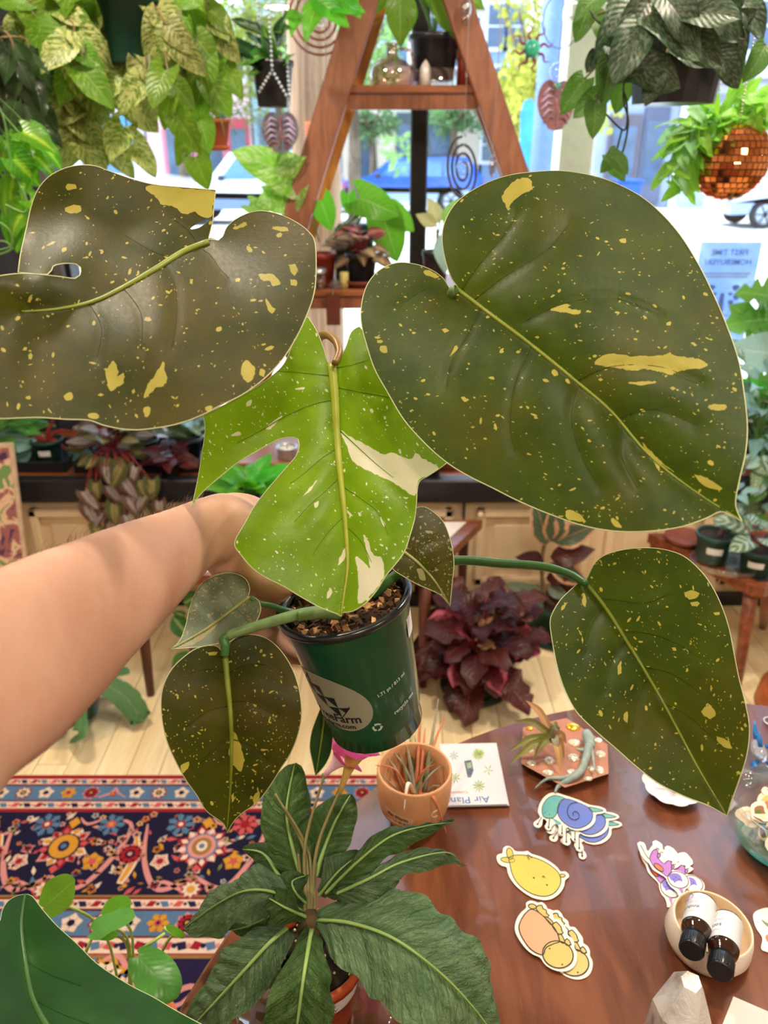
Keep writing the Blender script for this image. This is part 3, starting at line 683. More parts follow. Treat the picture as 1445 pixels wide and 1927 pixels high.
for i in range(620):
    a = rnd.random() * 6.283; r = (RTOP - .006) * math.sqrt(rnd.random()); s = rnd.uniform(.0012, .0038)
    M = PM @ Matrix.Translation((r * math.cos(a), r * math.sin(a), -.011 + s * .5 + .003 * rnd.random())) @ Matrix.Rotation(rnd.random() * 6, 4, Vector((rnd.random(), rnd.random(), rnd.random()))) @ Matrix.Diagonal((s * rnd.uniform(.8, 1.7), s, s * .8, 1))
    b_ = [(-1, -1, -.6), (1, -.8, -.7), (.8, 1, -.6), (-.9, .9, -.5), (-.7, -.7, .7), (.7, -.6, .8), (.6, .7, .6), (-.6, .6, .8)]
    bits.add(b_, [(0, 3, 2, 1), (4, 5, 6, 7), (0, 1, 5, 4), (1, 2, 6, 5), (2, 3, 7, 6), (3, 0, 4, 7)], rnd.choice([0, 0, 0, 1, 1, 2]), False, M)
o = bits.build('bark_chips', [pm('chip_dark', S(60, 40, 26), .9), pm('chip_brown', S(100, 66, 40), .9, var=.3), pm('chip_tan', S(196, 150, 106), .85, var=.2)], soil); o['kind'] = 'stuff'
# printing on the pot: pale oval, triangle emblem, words, recycling mark
print_grey = pm('print_pale_grey', S(150, 150, 132), .5, var=.04); print_dark = pm('print_dark', S(20, 24, 30), .5)
def wrap(name, vs, fs, mat, phi0, h0, rot, off, parent=pot):
    b = MB(); ca, sa = math.cos(rot), math.sin(rot)
    for (x, y, *_) in vs:
        X = x * ca - y * sa; Y = x * sa + y * ca; h = h0 - Y; b.v.append(tuple(ppt(phi0 + X / prad(h0), h, off)))
    for f in fs: b.face(f, 0, True)
    return b.build(name, mat, parent)
vs_, fs_ = [(0, 0)], []
nr_, na_ = 5, 40
for i in range(1, nr_ + 1):
    for j in range(na_):
        a = 2 * math.pi * j / na_; vs_.append((.040 * i / nr_ * math.cos(a), .0285 * i / nr_ * math.sin(a)))
for j in range(na_): fs_.append((0, 1 + j, 1 + (j + 1) % na_))
for i in range(nr_ - 1):
    for j in range(na_): fs_.append((1 + i * na_ + j, 1 + (i + 1) * na_ + j, 1 + (i + 1) * na_ + (j + 1) % na_, 1 + i * na_ + (j + 1) % na_))
E0 = (-.80, .075); RO = R(-27)
wrap('printed_oval', vs_, fs_, print_grey, E0[0], E0[1], RO, .0003)
ev, ef = [], []
def tri(a, b_, c_): n = len(ev); ev.extend([a, b_, c_]); ef.append((n, n + 1, n + 2))
def bar(a, b_, w_=.0009):
    a = Vector(a); b_ = Vector(b_); d = (b_ - a).normalized(); q = Vector((-d.y, d.x)) * w_ / 2; n = len(ev); ev.extend([tuple(a - q), tuple(b_ - q), tuple(b_ + q), tuple(a + q)]); ef.append((n, n + 1, n + 2, n + 3))
cw, ch = .0078, .0078; gx0, gy0 = -.0215, -.006
for i in range(6):
    for j in range(2):
        x, y = gx0 + i * cw, gy0 + j * ch; tri((x, y), (x + cw, y), (x, y + ch) if (i + j) % 2 else (x + cw, y + ch))
for (a, b_) in (((gx0, gy0), (gx0 + 6 * cw, gy0)), ((gx0, gy0 + 2 * ch), (gx0 + 6 * cw, gy0 + 2 * ch)), ((gx0, gy0), (gx0, gy0 + 2 * ch)), ((gx0 + 6 * cw, gy0), (gx0 + 6 * cw, gy0 + 2 * ch))): bar(a, b_)
wrap('printed_emblem', ev, ef, print_dark, E0[0] - .12, E0[1] - .006, R(-42), .0006)
for body, sz, phi, h, rot, bold in (('TreeFarm', .0125, -.80, .0925, R(0), True), ('treefarm.com', .0075, -.86, .101, R(0), True)):
    v_, f_ = text_verts(body, sz, bold=bold); wrap('lettering', v_, f_, print_dark, phi, h, rot, .0006)
for body, sz, phi, h, rot in (('1.71 pt / 813 ml', .0048, .42, .069, R(14)), ('recycle me', .0058, .62, .095, R(12)), ('pottery reusable', .004, -.75, .113, R(-2))):
    if body.startswith('pottery'): continue
    v_, f_ = text_verts(body, sz, bold=True); wrap('lettering', v_, f_, pm('print_white', S(190, 205, 196), .5), phi, h, rot, .0005)
ev, ef = [], []
for k in range(3):
    a = k * 2 * math.pi / 3 + .5
    for q in range(6):
        t0 = a + q * .22; t1 = t0 + .22; r0, r1 = .0026, .0044; n = len(ev)
        ev.extend([(r0 * math.cos(t0), r0 * math.sin(t0)), (r1 * math.cos(t0), r1 * math.sin(t0)), (r1 * math.cos(t1), r1 * math.sin(t1)), (r0 * math.cos(t1), r0 * math.sin(t1))]); ef.append((n, n + 1, n + 2, n + 3))
    t1 = a + 1.32; tri((.0018 * math.cos(t1), .0018 * math.sin(t1)), (.0052 * math.cos(t1), .0052 * math.sin(t1)), (.0036 * math.cos(t1 + .5), .0036 * math.sin(t1 + .5)))
wrap('recycling_mark', ev, ef, MATS['print_white'], -.02, .105, 0, .0005)
def strip(phi0, phi1, h0, h1, off, nx=6):
    vs, fs = [], []
    for i in range(nx + 1):
        for h in (h0, h1): vs.append(tuple(ppt(phi0 + (phi1 - phi0) * i / nx, h, off)))
    for i in range(nx): fs.append((2 * i, 2 * i + 1, 2 * i + 3, 2 * i + 2))
    return vs, fs
b = MB(); v_, f_ = strip(1.02, 1.5, .013, .04, .0006); b.add(v_, f_); b.build('price_sticker', pm('white_paper', S(232, 232, 236), .6, var=.03), pot)

# ------------------------------------------------------------------ its leaves
z1 = (0, 300, .4152)
hero(plant, z1, [(945, 365), (952, 330), (965, 270), (970, 200), (978, 140), (978, 140), (930, 135), (800, 125), (700, 115), (600, 90), (500, 55), (430, 30), (360, 27), (290, 42), (220, 80), (170, 140), (140, 220), (120, 310), (95, 420), (82, 512), (82, 512), (215, 521), (240, 485), (290, 472), (345, 475), (365, 490), (362, 525), (340, 540), (280, 533), (210, 525), (120, 518), (60, 520), (0, 528), (-80, 545), (-170, 600), (-200, 720), (-180, 900), (-130, 1080), (-60, 1160), (0, 1175), (90, 1172), (180, 1170), (300, 1178), (400, 1182), (470, 1205), (540, 1220), (620, 1226), (700, 1218), (800, 1200), (900, 1165), (1000, 1115), (1100, 1065), (1190, 1000), (1270, 920), (1330, 830), (1380, 730), (1420, 620), (1432, 520), (1428, 380), (1400, 330), (1350, 290), (1280, 255), (1200, 235), (1140, 240), (1080, 265), (1030, 305), (1010, 350), (990, 368), (965, 364)],
     [(945, 370, .560), (1420, 420, .52), (1200, 240, .55), (1250, 900, .485), (700, 1210, .455), (300, 1170, .445), (-150, 900, .43), (700, 520, .515), (300, 660, .485), (100, 690, .475), (0, 535, .455), (200, 522, .478), (420, 560, .505), (360, 30, .555), (900, 140, .575), (100, 400, .535), (600, 300, .558), (700, 800, .475), (1000, 700, .50), (0, 620, .462)],
     [(945, 375), (830, 420), (700, 500), (560, 580), (420, 645), (250, 680), (100, 690)],
     [[(900, 400), (950, 430), (1000, 500), (1040, 540)], [(740, 470), (790, 560), (800, 700), (780, 850)], [(560, 585), (640, 700), (640, 860)], [(830, 420), (760, 440), (660, 400), (560, 340)], [(400, 650), (460, 760), (440, 900)], [(900, 395), (860, 330), (760, 250)]],
     [[(660, 125), (700, 115), (800, 128), (974, 146), (966, 200), (960, 258), (920, 262), (880, 235), (850, 250), (820, 240), (790, 215), (740, 205), (720, 190), (700, 160), (675, 150)], [(480, 960), (515, 915), (535, 960), (530, 985), (560, 965), (560, 1010), (530, 1030), (500, 1050), (485, 1010)], [(655, 1080), (665, 1030), (700, 980), (740, 915), (745, 955), (758, 990), (740, 1030), (715, 1030), (690, 1055)], [(1090, 960), (1115, 910), (1150, 940), (1155, 970), (1130, 1010), (1110, 1000)], [(1170, 520), (1240, 525), (1270, 560), (1240, 575), (1220, 550), (1195, 550)], [(1205, 630), (1225, 660), (1248, 680), (1230, 697), (1210, 670)], [(300, 115), (345, 115), (350, 130), (305, 140)], [(295, 220), (345, 205), (370, 220), (360, 240), (310, 245)], [(1310, 480), (1335, 475), (1352, 505), (1335, 528), (1318, 510)], [(290, 1070), (320, 1055), (330, 1085), (300, 1095)], [(395, 1155), (440, 1148), (445, 1172), (400, 1172)], [(650, 1130), (680, 1120), (675, 1160), (655, 1165)], [(930, 1125), (965, 1118), (950, 1140), (930, 1140)], [(1235, 303), (1300, 310), (1308, 325), (1250, 322)], [(1055, 310), (1110, 285), (1120, 295), (1065, 320)], [(1315, 545), (1345, 550), (1340, 572), (1320, 568)], [(1180, 950), (1200, 955), (1195, 985), (1178, 980)], [(860, 545), (875, 545), (872, 565), (862, 562)]],
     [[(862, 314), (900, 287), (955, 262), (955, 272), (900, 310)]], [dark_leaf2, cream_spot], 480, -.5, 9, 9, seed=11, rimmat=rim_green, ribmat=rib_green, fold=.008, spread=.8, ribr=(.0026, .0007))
hero(plant, (0, 0, 1), [(845, 542), (835, 525), (812, 508), (780, 497), (745, 495), (712, 510), (690, 538), (680, 575), (680, 610), (690, 650), (705, 695), (730, 740), (760, 790), (800, 835), (840, 870), (880, 895), (930, 920), (980, 945), (1040, 970), (1100, 990), (1160, 1000), (1220, 1000), (1280, 992), (1330, 975), (1355, 963), (1375, 970), (1396, 981), (1396, 981), (1386, 960), (1384, 940), (1392, 900), (1403, 850), (1406, 800), (1400, 740), (1390, 680), (1370, 620), (1345, 560), (1310, 490), (1270, 430), (1220, 380), (1170, 350), (1120, 332), (1060, 322), (1000, 324), (950, 332), (900, 352), (860, 380), (838, 415), (832, 450), (838, 490), (850, 525), (862, 541), (855, 546)],
     [(855, 545, .570), (690, 580, .555), (760, 790, .53), (1100, 990, .475), (1390, 975, .43), (1400, 740, .47), (1270, 430, .54), (1060, 325, .575), (840, 430, .585), (1080, 715, .50), (960, 620, .535), (1250, 880, .465), (1000, 500, .55)],
     [(858, 543), (920, 590), (1000, 650), (1080, 715), (1150, 775), (1210, 845), (1260, 890), (1330, 940), (1390, 976)],
     [[(870, 545), (900, 500), (950, 440), (975, 400)], [(892, 565), (950, 520), (1030, 470), (1070, 420)], [(985, 605), (1060, 572), (1150, 560), (1240, 590)], [(1085, 718), (1150, 690), (1240, 690), (1320, 720)], [(1160, 790), (1230, 770), (1310, 800)], [(905, 580), (880, 630), (850, 680), (840, 730)], [(1000, 652), (970, 720), (960, 800), (970, 850)], [(1088, 722), (1075, 790), (1095, 860), (1130, 920)], [(1170, 800), (1170, 860), (1200, 920)], [(862, 548), (800, 545), (750, 580)]],
     [[(1120, 686), (1129, 672), (1155, 666), (1185, 670), (1214, 670), (1249, 668), (1261, 663), (1270, 669), (1313, 675), (1330, 684), (1325, 692), (1302, 695), (1278, 698), (1261, 705), (1237, 698), (1214, 695), (1190, 698), (1161, 692)], [(1182, 720), (1214, 717), (1238, 719), (1208, 725)], [(1036, 581), (1062, 571), (1074, 575), (1068, 580), (1092, 584), (1088, 592), (1065, 588), (1050, 587)], [(945, 368), (964, 344), (978, 336), (997, 337), (1002, 356), (985, 364), (964, 381), (956, 397), (950, 383)], [(1208, 833), (1223, 847), (1243, 868), (1267, 888), (1243, 874), (1242, 891), (1231, 871), (1220, 859)], [(1307, 894), (1331, 900), (1359, 920), (1331, 918)], [(1334, 762), (1366, 762), (1363, 771), (1338, 771)], [(1065, 961), (1085, 964), (1103, 982), (1085, 980), (1068, 976)], [(1150, 976), (1162, 981), (1170, 993), (1156, 990)], [(862, 655), (850, 668), (846, 672), (858, 650)], [(796, 512), (806, 508), (826, 520), (812, 522)], [(715, 652), (726, 650), (727, 664), (716, 662)]],
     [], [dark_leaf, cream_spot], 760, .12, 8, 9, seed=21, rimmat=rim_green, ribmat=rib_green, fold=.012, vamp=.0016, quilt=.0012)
z3 = (360, 560, .346)
hero(plant, z3, [(742, 355), (720, 280), (690, 200), (650, 130), (625, 105), (590, 170), (555, 240), (520, 330), (480, 390), (380, 470), (280, 530), (150, 600), (65, 640), (65, 640), (75, 720), (60, 830), (40, 960), (20, 1060), (4, 1132), (4, 1132), (60, 1060), (150, 980), (250, 900), (340, 845), (420, 800), (480, 770), (540, 760), (580, 770), (588, 800), (570, 860), (520, 920), (460, 990), (400, 1060), (340, 1140), (290, 1230), (235, 1335), (270, 1400), (330, 1470), (400, 1520), (500, 1570), (600, 1630), (700, 1685), (790, 1720), (814, 1734), (820, 1715), (880, 1705), (950, 1660), (1010, 1590), (1060, 1510), (1110, 1450), (1160, 1380), (1190, 1290), (1215, 1200), (1225, 1110), (1228, 1050), (1240, 1000), (1280, 975), (1350, 930), (1394, 895), (1394, 895), (1330, 840), (1270, 760), (1200, 650), (1130, 560), (1060, 440), (1000, 340), (960, 270), (930, 180), (915, 160), (870, 190), (840, 270), (810, 330), (792, 357), (768, 362)],
     [(765, 365, .595), (640, 130, .62), (920, 170, .615), (60, 640, .60), (5, 1130, .575), (1390, 895, .585), (1220, 1100, .555), (814, 1734, .525), (235, 1335, .535), (800, 900, .565), (830, 1300, .54), (450, 700, .59), (1100, 600, .59), (1060, 1510, .535), (500, 1570, .53)],
     [(765, 366), (780, 520), (790, 700), (800, 850), (820, 1050), (840, 1250), (850, 1450), (832, 1600), (815, 1725)],
     [[(745, 425), (660, 415), (560, 405), (460, 400)], [(755, 560), (660, 580), (520, 640), (400, 710), (250, 790)], [(775, 830), (700, 880), (620, 950), (540, 1010)], [(790, 990), (720, 1060), (640, 1130), (560, 1220)], [(795, 380), (860, 370), (960, 340)], [(800, 490), (900, 510), (1010, 530), (1110, 550)], [(805, 720), (880, 790), (1000, 900), (1100, 980)], [(830, 1030), (920, 1090), (1020, 1170), (1070, 1290)], [(840, 1240), (920, 1320), (980, 1440)], [(835, 1180), (740, 1280), (660, 1400)]],
     [[(812, 722), (870, 760), (950, 800), (1040, 850), (1100, 845), (1190, 880), (1220, 845), (1250, 870), (1290, 890), (1346, 930), (1278, 972), (1238, 996), (1222, 1070), (1200, 1075), (1150, 1040), (1090, 1000), (1000, 960), (940, 930), (880, 890), (850, 820)], [(935, 1290), (965, 1330), (990, 1400), (1030, 1410), (1050, 1470), (1040, 1530), (1000, 1590), (940, 1650), (905, 1660), (910, 1560), (905, 1480), (890, 1410), (930, 1430), (970, 1470), (950, 1370)], [(805, 1420), (845, 1340), (840, 1410), (800, 1460)], [(835, 1140), (880, 1190), (850, 1175)], [(1025, 1185), (1055, 1230), (1045, 1245)], [(670, 1120), (690, 1105), (695, 1125), (672, 1145)], [(605, 1080), (640, 1040), (685, 990), (650, 1045)], [(405, 710), (470, 655), (495, 650), (430, 712)], [(215, 745), (265, 728), (270, 742), (225, 758)], [(560, 492), (620, 490), (610, 500), (570, 502)], [(295, 575), (330, 555), (325, 585), (300, 590)], [(735, 1620), (755, 1580), (765, 1600), (740, 1640)], [(905, 1165), (925, 1175), (915, 1190)]],
     [], [light_leaf, white_spot], 430, .9, 6, 8, seed=31, rimmat=rim_green, ribmat=rib_light, fold=.010, vamp=.0010, quilt=.0010, ribr=(.0040, .0007))
z4 = (760, 850, .474)
hero(plant, z4, [(722, 512), (738, 480), (760, 440), (800, 410), (870, 390), (960, 382), (1040, 390), (1110, 415), (1170, 465), (1220, 530), (1260, 610), (1290, 700), (1310, 800), (1330, 900), (1355, 1000), (1371, 1097), (1361, 1203), (1329, 1308), (1298, 1392), (1283, 1446), (1283, 1446), (1203, 1403), (1118, 1371), (1013, 1319), (928, 1255), (844, 1181), (760, 1108), (686, 1034), (640, 950), (610, 860), (590, 760), (580, 680), (590, 640), (620, 590), (660, 550), (695, 520), (710, 515)],
     [(716, 514, .60), (900, 385, .60), (1200, 500, .57), (1370, 1100, .515), (1283, 1446, .50), (580, 680, .575), (700, 1040, .535), (870, 730, .575), (1050, 1050, .545), (1010, 1310, .515)],
     [(718, 516), (800, 620), (870, 730), (950, 860), (1020, 980), (1090, 1110), (1170, 1260), (1278, 1440)],
     [[(770, 580), (850, 590), (960, 600), (1060, 560)], [(860, 715), (960, 720), (1080, 760), (1180, 820)], [(950, 855), (1060, 880), (1180, 960)], [(1030, 1000), (1130, 1050), (1240, 1150)], [(790, 620), (740, 700), (720, 800)], [(880, 750), (820, 840), (800, 950)], [(970, 900), (920, 1000), (910, 1100)]],
     [[(1113, 560), (1140, 550), (1172, 562), (1165, 578), (1135, 585), (1115, 575)], [(1140, 600), (1160, 592), (1174, 602), (1165, 613), (1145, 612)], [(710, 560), (725, 580), (720, 615), (710, 610)], [(850, 850), (862, 830), (862, 880), (852, 885)], [(1180, 1030), (1215, 1010), (1240, 1040), (1210, 1060)], [(1240, 1130), (1290, 1150), (1300, 1180), (1260, 1165)], [(875, 1040), (890, 1030), (888, 1080), (876, 1070)], [(622, 620), (650, 595), (645, 610), (625, 630)], [(1230, 640), (1250, 635), (1252, 648), (1236, 650)]],
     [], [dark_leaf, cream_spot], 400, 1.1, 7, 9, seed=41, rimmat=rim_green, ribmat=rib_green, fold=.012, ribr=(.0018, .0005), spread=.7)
z5 = (300, 1050, .3875)
hero(plant, z5, [(322, 470), (345, 410), (390, 380), (450, 372), (520, 390), (580, 440), (630, 510), (665, 590), (685, 680), (688, 780), (665, 880), (630, 960), (590, 1020), (560, 1070), (520, 1130), (470, 1190), (400, 1240), (360, 1280), (328, 1335), (328, 1335), (310, 1290), (230, 1230), (180, 1150), (130, 1080), (80, 990), (40, 900), (15, 800), (8, 700), (20, 620), (60, 540), (120, 480), (180, 440), (240, 425), (280, 430), (300, 450), (310, 472)],
     [(318, 470, .575), (450, 375, .59), (690, 740, .575), (328, 1335, .60), (8, 720, .555), (345, 800, .565), (180, 1150, .575), (560, 1080, .59)],
     [(318, 470), (330, 600), (345, 750), (350, 900), (345, 1100), (328, 1325)],
     [[(335, 560), (420, 520), (520, 520), (600, 580)], [(345, 700), (440, 700), (560, 760)], [(325, 560), (240, 540), (150, 560)], [(340, 720), (240, 740), (130, 820)], [(350, 880), (260, 930), (190, 1010)], [(352, 880), (450, 910), (530, 980)]],
     [[(345, 830), (365, 845), (400, 930), (412, 980), (395, 1035), (370, 1020), (340, 975), (338, 900)], [(105, 1010), (140, 990), (140, 1020), (110, 1045)], [(455, 1160), (485, 1130), (482, 1170), (460, 1205)], [(235, 460), (285, 455), (280, 472), (240, 475)], [(405, 870), (425, 900), (455, 945), (440, 935)], [(455, 705), (478, 712), (470, 725), (458, 720)], [(630, 980), (642, 972), (640, 998), (630, 1000)], [(350, 1150), (360, 1140), (362, 1170), (352, 1190)]],
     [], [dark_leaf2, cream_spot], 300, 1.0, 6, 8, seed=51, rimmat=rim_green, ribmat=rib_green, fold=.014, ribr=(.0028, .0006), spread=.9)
hero(plant, z5, [(443, 187), (430, 190), (438, 150), (420, 105), (380, 80), (330, 72), (270, 85), (210, 120), (170, 180), (145, 250), (130, 320), (100, 400), (58, 442), (58, 442), (130, 437), (200, 432), (280, 417), (330, 412), (390, 372), (450, 330), (480, 290), (492, 240), (478, 205), (455, 187)],
     [(440, 187, .60), (330, 75, .615), (60, 440, .58), (130, 320, .60), (480, 290, .585), (280, 260, .595), (280, 415, .58)],
     [(437, 189), (330, 270), (220, 350), (65, 438)], [[(370, 240), (320, 170), (270, 130)], [(280, 305), (220, 240), (180, 210)], [(370, 245), (420, 290), (430, 330)]],
     [[(90, 433), (150, 405), (200, 360), (250, 325), (290, 305), (270, 340), (220, 385), (160, 420)], [(205, 145), (225, 160), (240, 165), (225, 170)], [(230, 275), (268, 268), (255, 282), (236, 285)]], [], [grey_leaf, grey_spot], 260, .8, 5, 7, seed=61, rimmat=rim_green, ribmat=rib_pale, fold=.004, ribr=(.0016, .0005), spread=1.2)
hero(plant, z3, [(1150, 1290), (1180, 1180), (1225, 1145), (1270, 1140), (1320, 1170), (1370, 1220), (1400, 1290), (1420, 1370), (1428, 1450), (1420, 1540), (1412, 1620), (1407, 1678), (1407, 1678), (1385, 1650), (1360, 1620), (1300, 1590), (1230, 1560), (1160, 1520), (1095, 1475), (1060, 1400), (1090, 1330)],
     [(1110, 1350, .64), (1250, 1145, .65), (1425, 1450, .61), (1407, 1678, .60), (1095, 1475, .63), (1250, 1400, .615)],
     [(1110, 1350), (1230, 1440), (1330, 1550), (1404, 1672)], [[(1200, 1415), (1270, 1340), (1330, 1320)], [(1290, 1500), (1350, 1440), (1390, 1420)]],
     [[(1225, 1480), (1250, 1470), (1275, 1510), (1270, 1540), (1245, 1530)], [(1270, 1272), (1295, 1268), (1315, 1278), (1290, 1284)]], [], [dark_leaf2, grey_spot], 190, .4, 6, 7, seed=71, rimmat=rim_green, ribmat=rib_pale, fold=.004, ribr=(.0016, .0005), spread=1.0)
dk_plain = hero_mat('plain_dark_leaf', S(24, 52, 22), S(40, 72, 34), S(40, 90, 10), .4, .2)
hero(plant, (300, 1050, .3875), [(800, 700), (770, 760), (740, 840), (730, 920), (745, 1000), (758, 1058), (758, 1058), (800, 1010), (830, 950), (840, 880), (850, 800), (830, 720)], [(800, 700, .735), (758, 1058, .74), (730, 900, .73), (850, 850, .745), (790, 900, .74)],
     [(800, 705), (790, 850), (760, 1050)], [[(795, 800), (760, 830), (745, 860)], [(792, 840), (825, 850)]], [], [], [dk_plain, cream_spot], 0, 0, 5, 8, seed=81, rimmat=rim_green, ribmat=rib_green, fold=.006, ribr=(.0014, .0005))
# petioles
def petiole(pts, r0, r1, mat, nm='petiole'):
    q = spline([P(*p) for p in pts], 6); b = MB(); b.tube(q, taper(r0, r1, len(q)), 10); return b.build(nm, mat, plant)
petiole([(700, 1120, .655), (760, 1075, .652), (855, 1055, .65), (940, 1060, .635), (1020, 1066, .62), (1070, 1080, .61), (1096, 1095, .603), (1104, 1098, .600)], .0046, .0026, stem_green)
petiole([(665, 1128, .635), (610, 1148, .615), (560, 1157, .60), (500, 1173, .588), (450, 1188, .58), (428, 1197, .578)], .0052, .0034, stem_mottle)
petiole([(428, 1197, .578), (421, 1203, .577), (424, 1215, .576), (423, 1233, .577)], .0036, .0032, stem_green)
petiole([(640, 1130, .64), (590, 1158, .625), (540, 1150, .615), (510, 1140, .607), (488, 1135, .602), (472, 1124, .600)], .0032, .002, stem_green)
petiole([(650, 1110, .66), (640, 980, .66), (560, 700, .62), (480, 560, .605), (430, 490, .585), (405, 458, .572), (394, 454, .567)], .005, .0022, stem_mottle)
petiole([(660, 1110, .66), (700, 940, .67), (770, 720, .65), (830, 600, .60), (850, 552, .575), (858, 545, .571)], .005, .0035, stem_mottle)
petiole([(655, 1105, .665), (620, 900, .70), (590, 720, .69), (597, 645, .655), (612, 630, .635), (630, 640, .617), (638, 662, .605), (630, 684, .596)], .0045, .0028, pm('petiole_brown', S(132, 100, 40), .4))
petiole([(690, 1105, .665), (720, 1070, .66), (745, 1040, .645)], .003, .002, stem_green)
petiole([(660, 1135, .70), (640, 1200, .75), (620, 1290, .745), (611, 1325, .736)], .003, .002, stem_green)
q = spline([P(635, 1150, .618), (P(600, 1152, .606)), P(560, 1160, .597)], 5)
b = MB(); b.tube(q, taper(.0075, .004, len(q)), 8); b.build('sheath', stem_mottle, plant)

# ================================================================== the arm that holds it
skin = N('skin'); v = skin.coord(); f = skin.noise(v, 9, 5, .6); g = skin.noise(v, 220, 3); k = skin.noise(v, 28, 4)
c = skin.mix(skin.step(f, .3, .7), S(188, 142, 120), S(206, 162, 138)); c = skin.mix(skin.math('MULTIPLY', skin.step(k, .5, .75), .35), c, S(200, 132, 104))
sp_ = skin.vor(skin.mapping(v, (1, 1, 1)), 46); c = skin.mix(skin.math('MULTIPLY', skin.step(sp_, .05, .02), .5), c, S(150, 92, 66))
skin_m = skin.done(skin.pbr(c, .52, 0, .4, skin.bump(skin.math('ADD', g, skin.math('MULTIPLY', k, .6)), .12, .0012), sss=.12))
pairs = [((-330, 1240), (-140, 1760), .26), ((-210, 1175), (-60, 1590), .29), ((-95, 1108), (20, 1467), .335), ((0, 1065), (98, 1408), .375), ((66, 1039), (150, 1354), .405), ((133, 1016), (198, 1303), .44), ((190, 995), (240, 1249), .475), ((240, 979), (283, 1202), .51), ((285, 966), (325, 1152), .54), ((325, 953), (368, 1102), .57), ((362, 939), (405, 1060), .60), ((392, 931), (440, 1056), .62)]
bm_ = MB(); base0 = 0; n = 26; rows = []
for (a, c_, d) in pairs:
    A = P(a[0], a[1], d); B = P(c_[0], c_[1], d); m_ = (A + B) / 2; h = (A - B) / 2; vdir = (m_ - CC).normalized()
    wdp = vdir * h.length * .86
    rows.append([tuple(m_ + h * math.cos(t) + wdp * math.sin(t)) for t in [2 * math.pi * i / n for i in range(n)]])
arm = MB()
for r_ in rows: arm.v += r_
for i in range(len(rows) - 1):
    for j in range(n): arm.face((i * n + j, i * n + (j + 1) % n, (i + 1) * n + (j + 1) % n, (i + 1) * n + j))
arm.face(list(range(n))[::-1]); arm.face([(len(rows) - 1) * n + j for j in range(n)])
def limb(pts, rad, ell=1.0):
    q = spline([P(*p) for p in pts], 6); rr = []
    for i in range(len(rad) - 1):
        for t in range(6): rr.append(rad[i] + (rad[i + 1] - rad[i]) * t / 6)
    rr.append(rad[-1]); arm.tube(q, rr, 14, 0, True, ell); arm.ball(q[-1], rad[-1] * .98, 12)
arm.ball(P(412, 992, .615), .0265, 18)
arm.tube(spline([P(-225, 1490, .265), Vector((-.26, .05, 1.30)), Vector((-.31, -.12, 1.33)), Vector((-.32, -.27, 1.38))], 5), taper(.046, .056, 16), 20)
limb([(405, 985, .612), (440, 1000, .635), (475, 1045, .665), (500, 1095, .69), (512, 1130, .70)], [.026, .029, .031, .029, .022])
limb([(430, 1005, .645), (462, 1075, .675), (488, 1150, .70), (500, 1185, .705)], [.024, .024, .02, .014])
limb([(405, 1000, .622), (445, 1052, .645), (492, 1108, .675), (520, 1130, .69)], [.024, .025, .022, .016])
limb([(430, 975, .635), (470, 985, .67), (505, 1040, .70), (530, 1085, .715)], [.022, .024, .02, .014])
for pts, r_ in (([(500, 1050, .70), (525, 1085, .735), (565, 1110, .755), (610, 1125, .76)], [.0125, .0105, .0098, .0085]),
                ([(502, 1100, .70), (522, 1135, .735), (560, 1160, .758), (606, 1175, .765)], [.0128, .0108, .01, .0088]),
                ([(498, 1145, .70), (522, 1180, .732), (560, 1205, .752), (600, 1220, .758)], [.0122, .0104, .0096, .0082]),
                ([(492, 1185, .695), (518, 1215, .722), (552, 1235, .738), (582, 1240, .742)], [.0108, .0092, .0084, .0072]),
                ([(440, 1040, .63), (470, 1085, .63), (500, 1098, .636), (528, 1112, .64)], [.018, .0135, .0118, .0095])): limb(pts, r_)
me = arm.mesh('person', skin_m); po = bpy.data.objects.new('person', me); COL.objects.link(po)
md = po.modifiers.new('r', 'REMESH'); md.mode = 'VOXEL'; md.voxel_size = .003; md2 = po.modifiers.new('s', 'SMOOTH'); md2.factor = .6; md2.iterations = 14
bpy.context.view_layer.update(); me2 = bpy.data.meshes.new_from_object(po.evaluated_get(bpy.context.evaluated_depsgraph_get())); po.modifiers.clear(); po.data = me2
me2.polygons.foreach_set('use_smooth', [True] * len(me2.polygons)); me2.materials.clear(); me2.materials.append(skin_m)
WM[po.name] = Matrix.Identity(4); tag(po, 'bare hairy forearm and hand of a person reaching in to grip the green pot', 'person')
hair = MB(); rnd = random.Random(8); top = [p for p in pairs]
for i in range(400):
    t = rnd.uniform(3.2, 10.6); i0 = int(t); fr = t - i0; (a, c_, d) = pairs[i0]; (a2, c2_, d2) = pairs[min(i0 + 1, len(pairs) - 1)]
    d_ = d + (d2 - d) * fr; A = P(a[0] + (a2[0] - a[0]) * fr, a[1] + (a2[1] - a[1]) * fr, d_); B = P(c_[0] + (c2_[0] - c_[0]) * fr, c_[1] + (c2_[1] - c_[1]) * fr, d_)
    m_ = (A + B) / 2; h = (A - B) / 2; vdir = (m_ - CC).normalized(); th = rnd.uniform(-.1, .9); nrm = (h * math.cos(th) / h.length + vdir * math.sin(th)); p0 = m_ + h * math.cos(th) * .935 + vdir * h.length * .86 * math.sin(th) * .935
    ax = (P(440, 985, .62) - P(0, 1240, .375)).normalized(); L = rnd.uniform(.004, .011); k1 = rnd.uniform(.3, 1.0); s_ = ax * k1 + UP * rnd.uniform(-.2, .3)
    hair.tube([p0, p0 + nrm * L * .42 + s_ * L * .5, p0 + nrm * L * .5 + s_ * L * 1.2], [.00017, .00013, .00005], 3, 0, False)
ho = hair.build('arm_hair', pm('arm_hair_brown', S(104, 74, 50), .5), po); ho['kind'] = 'stuff'
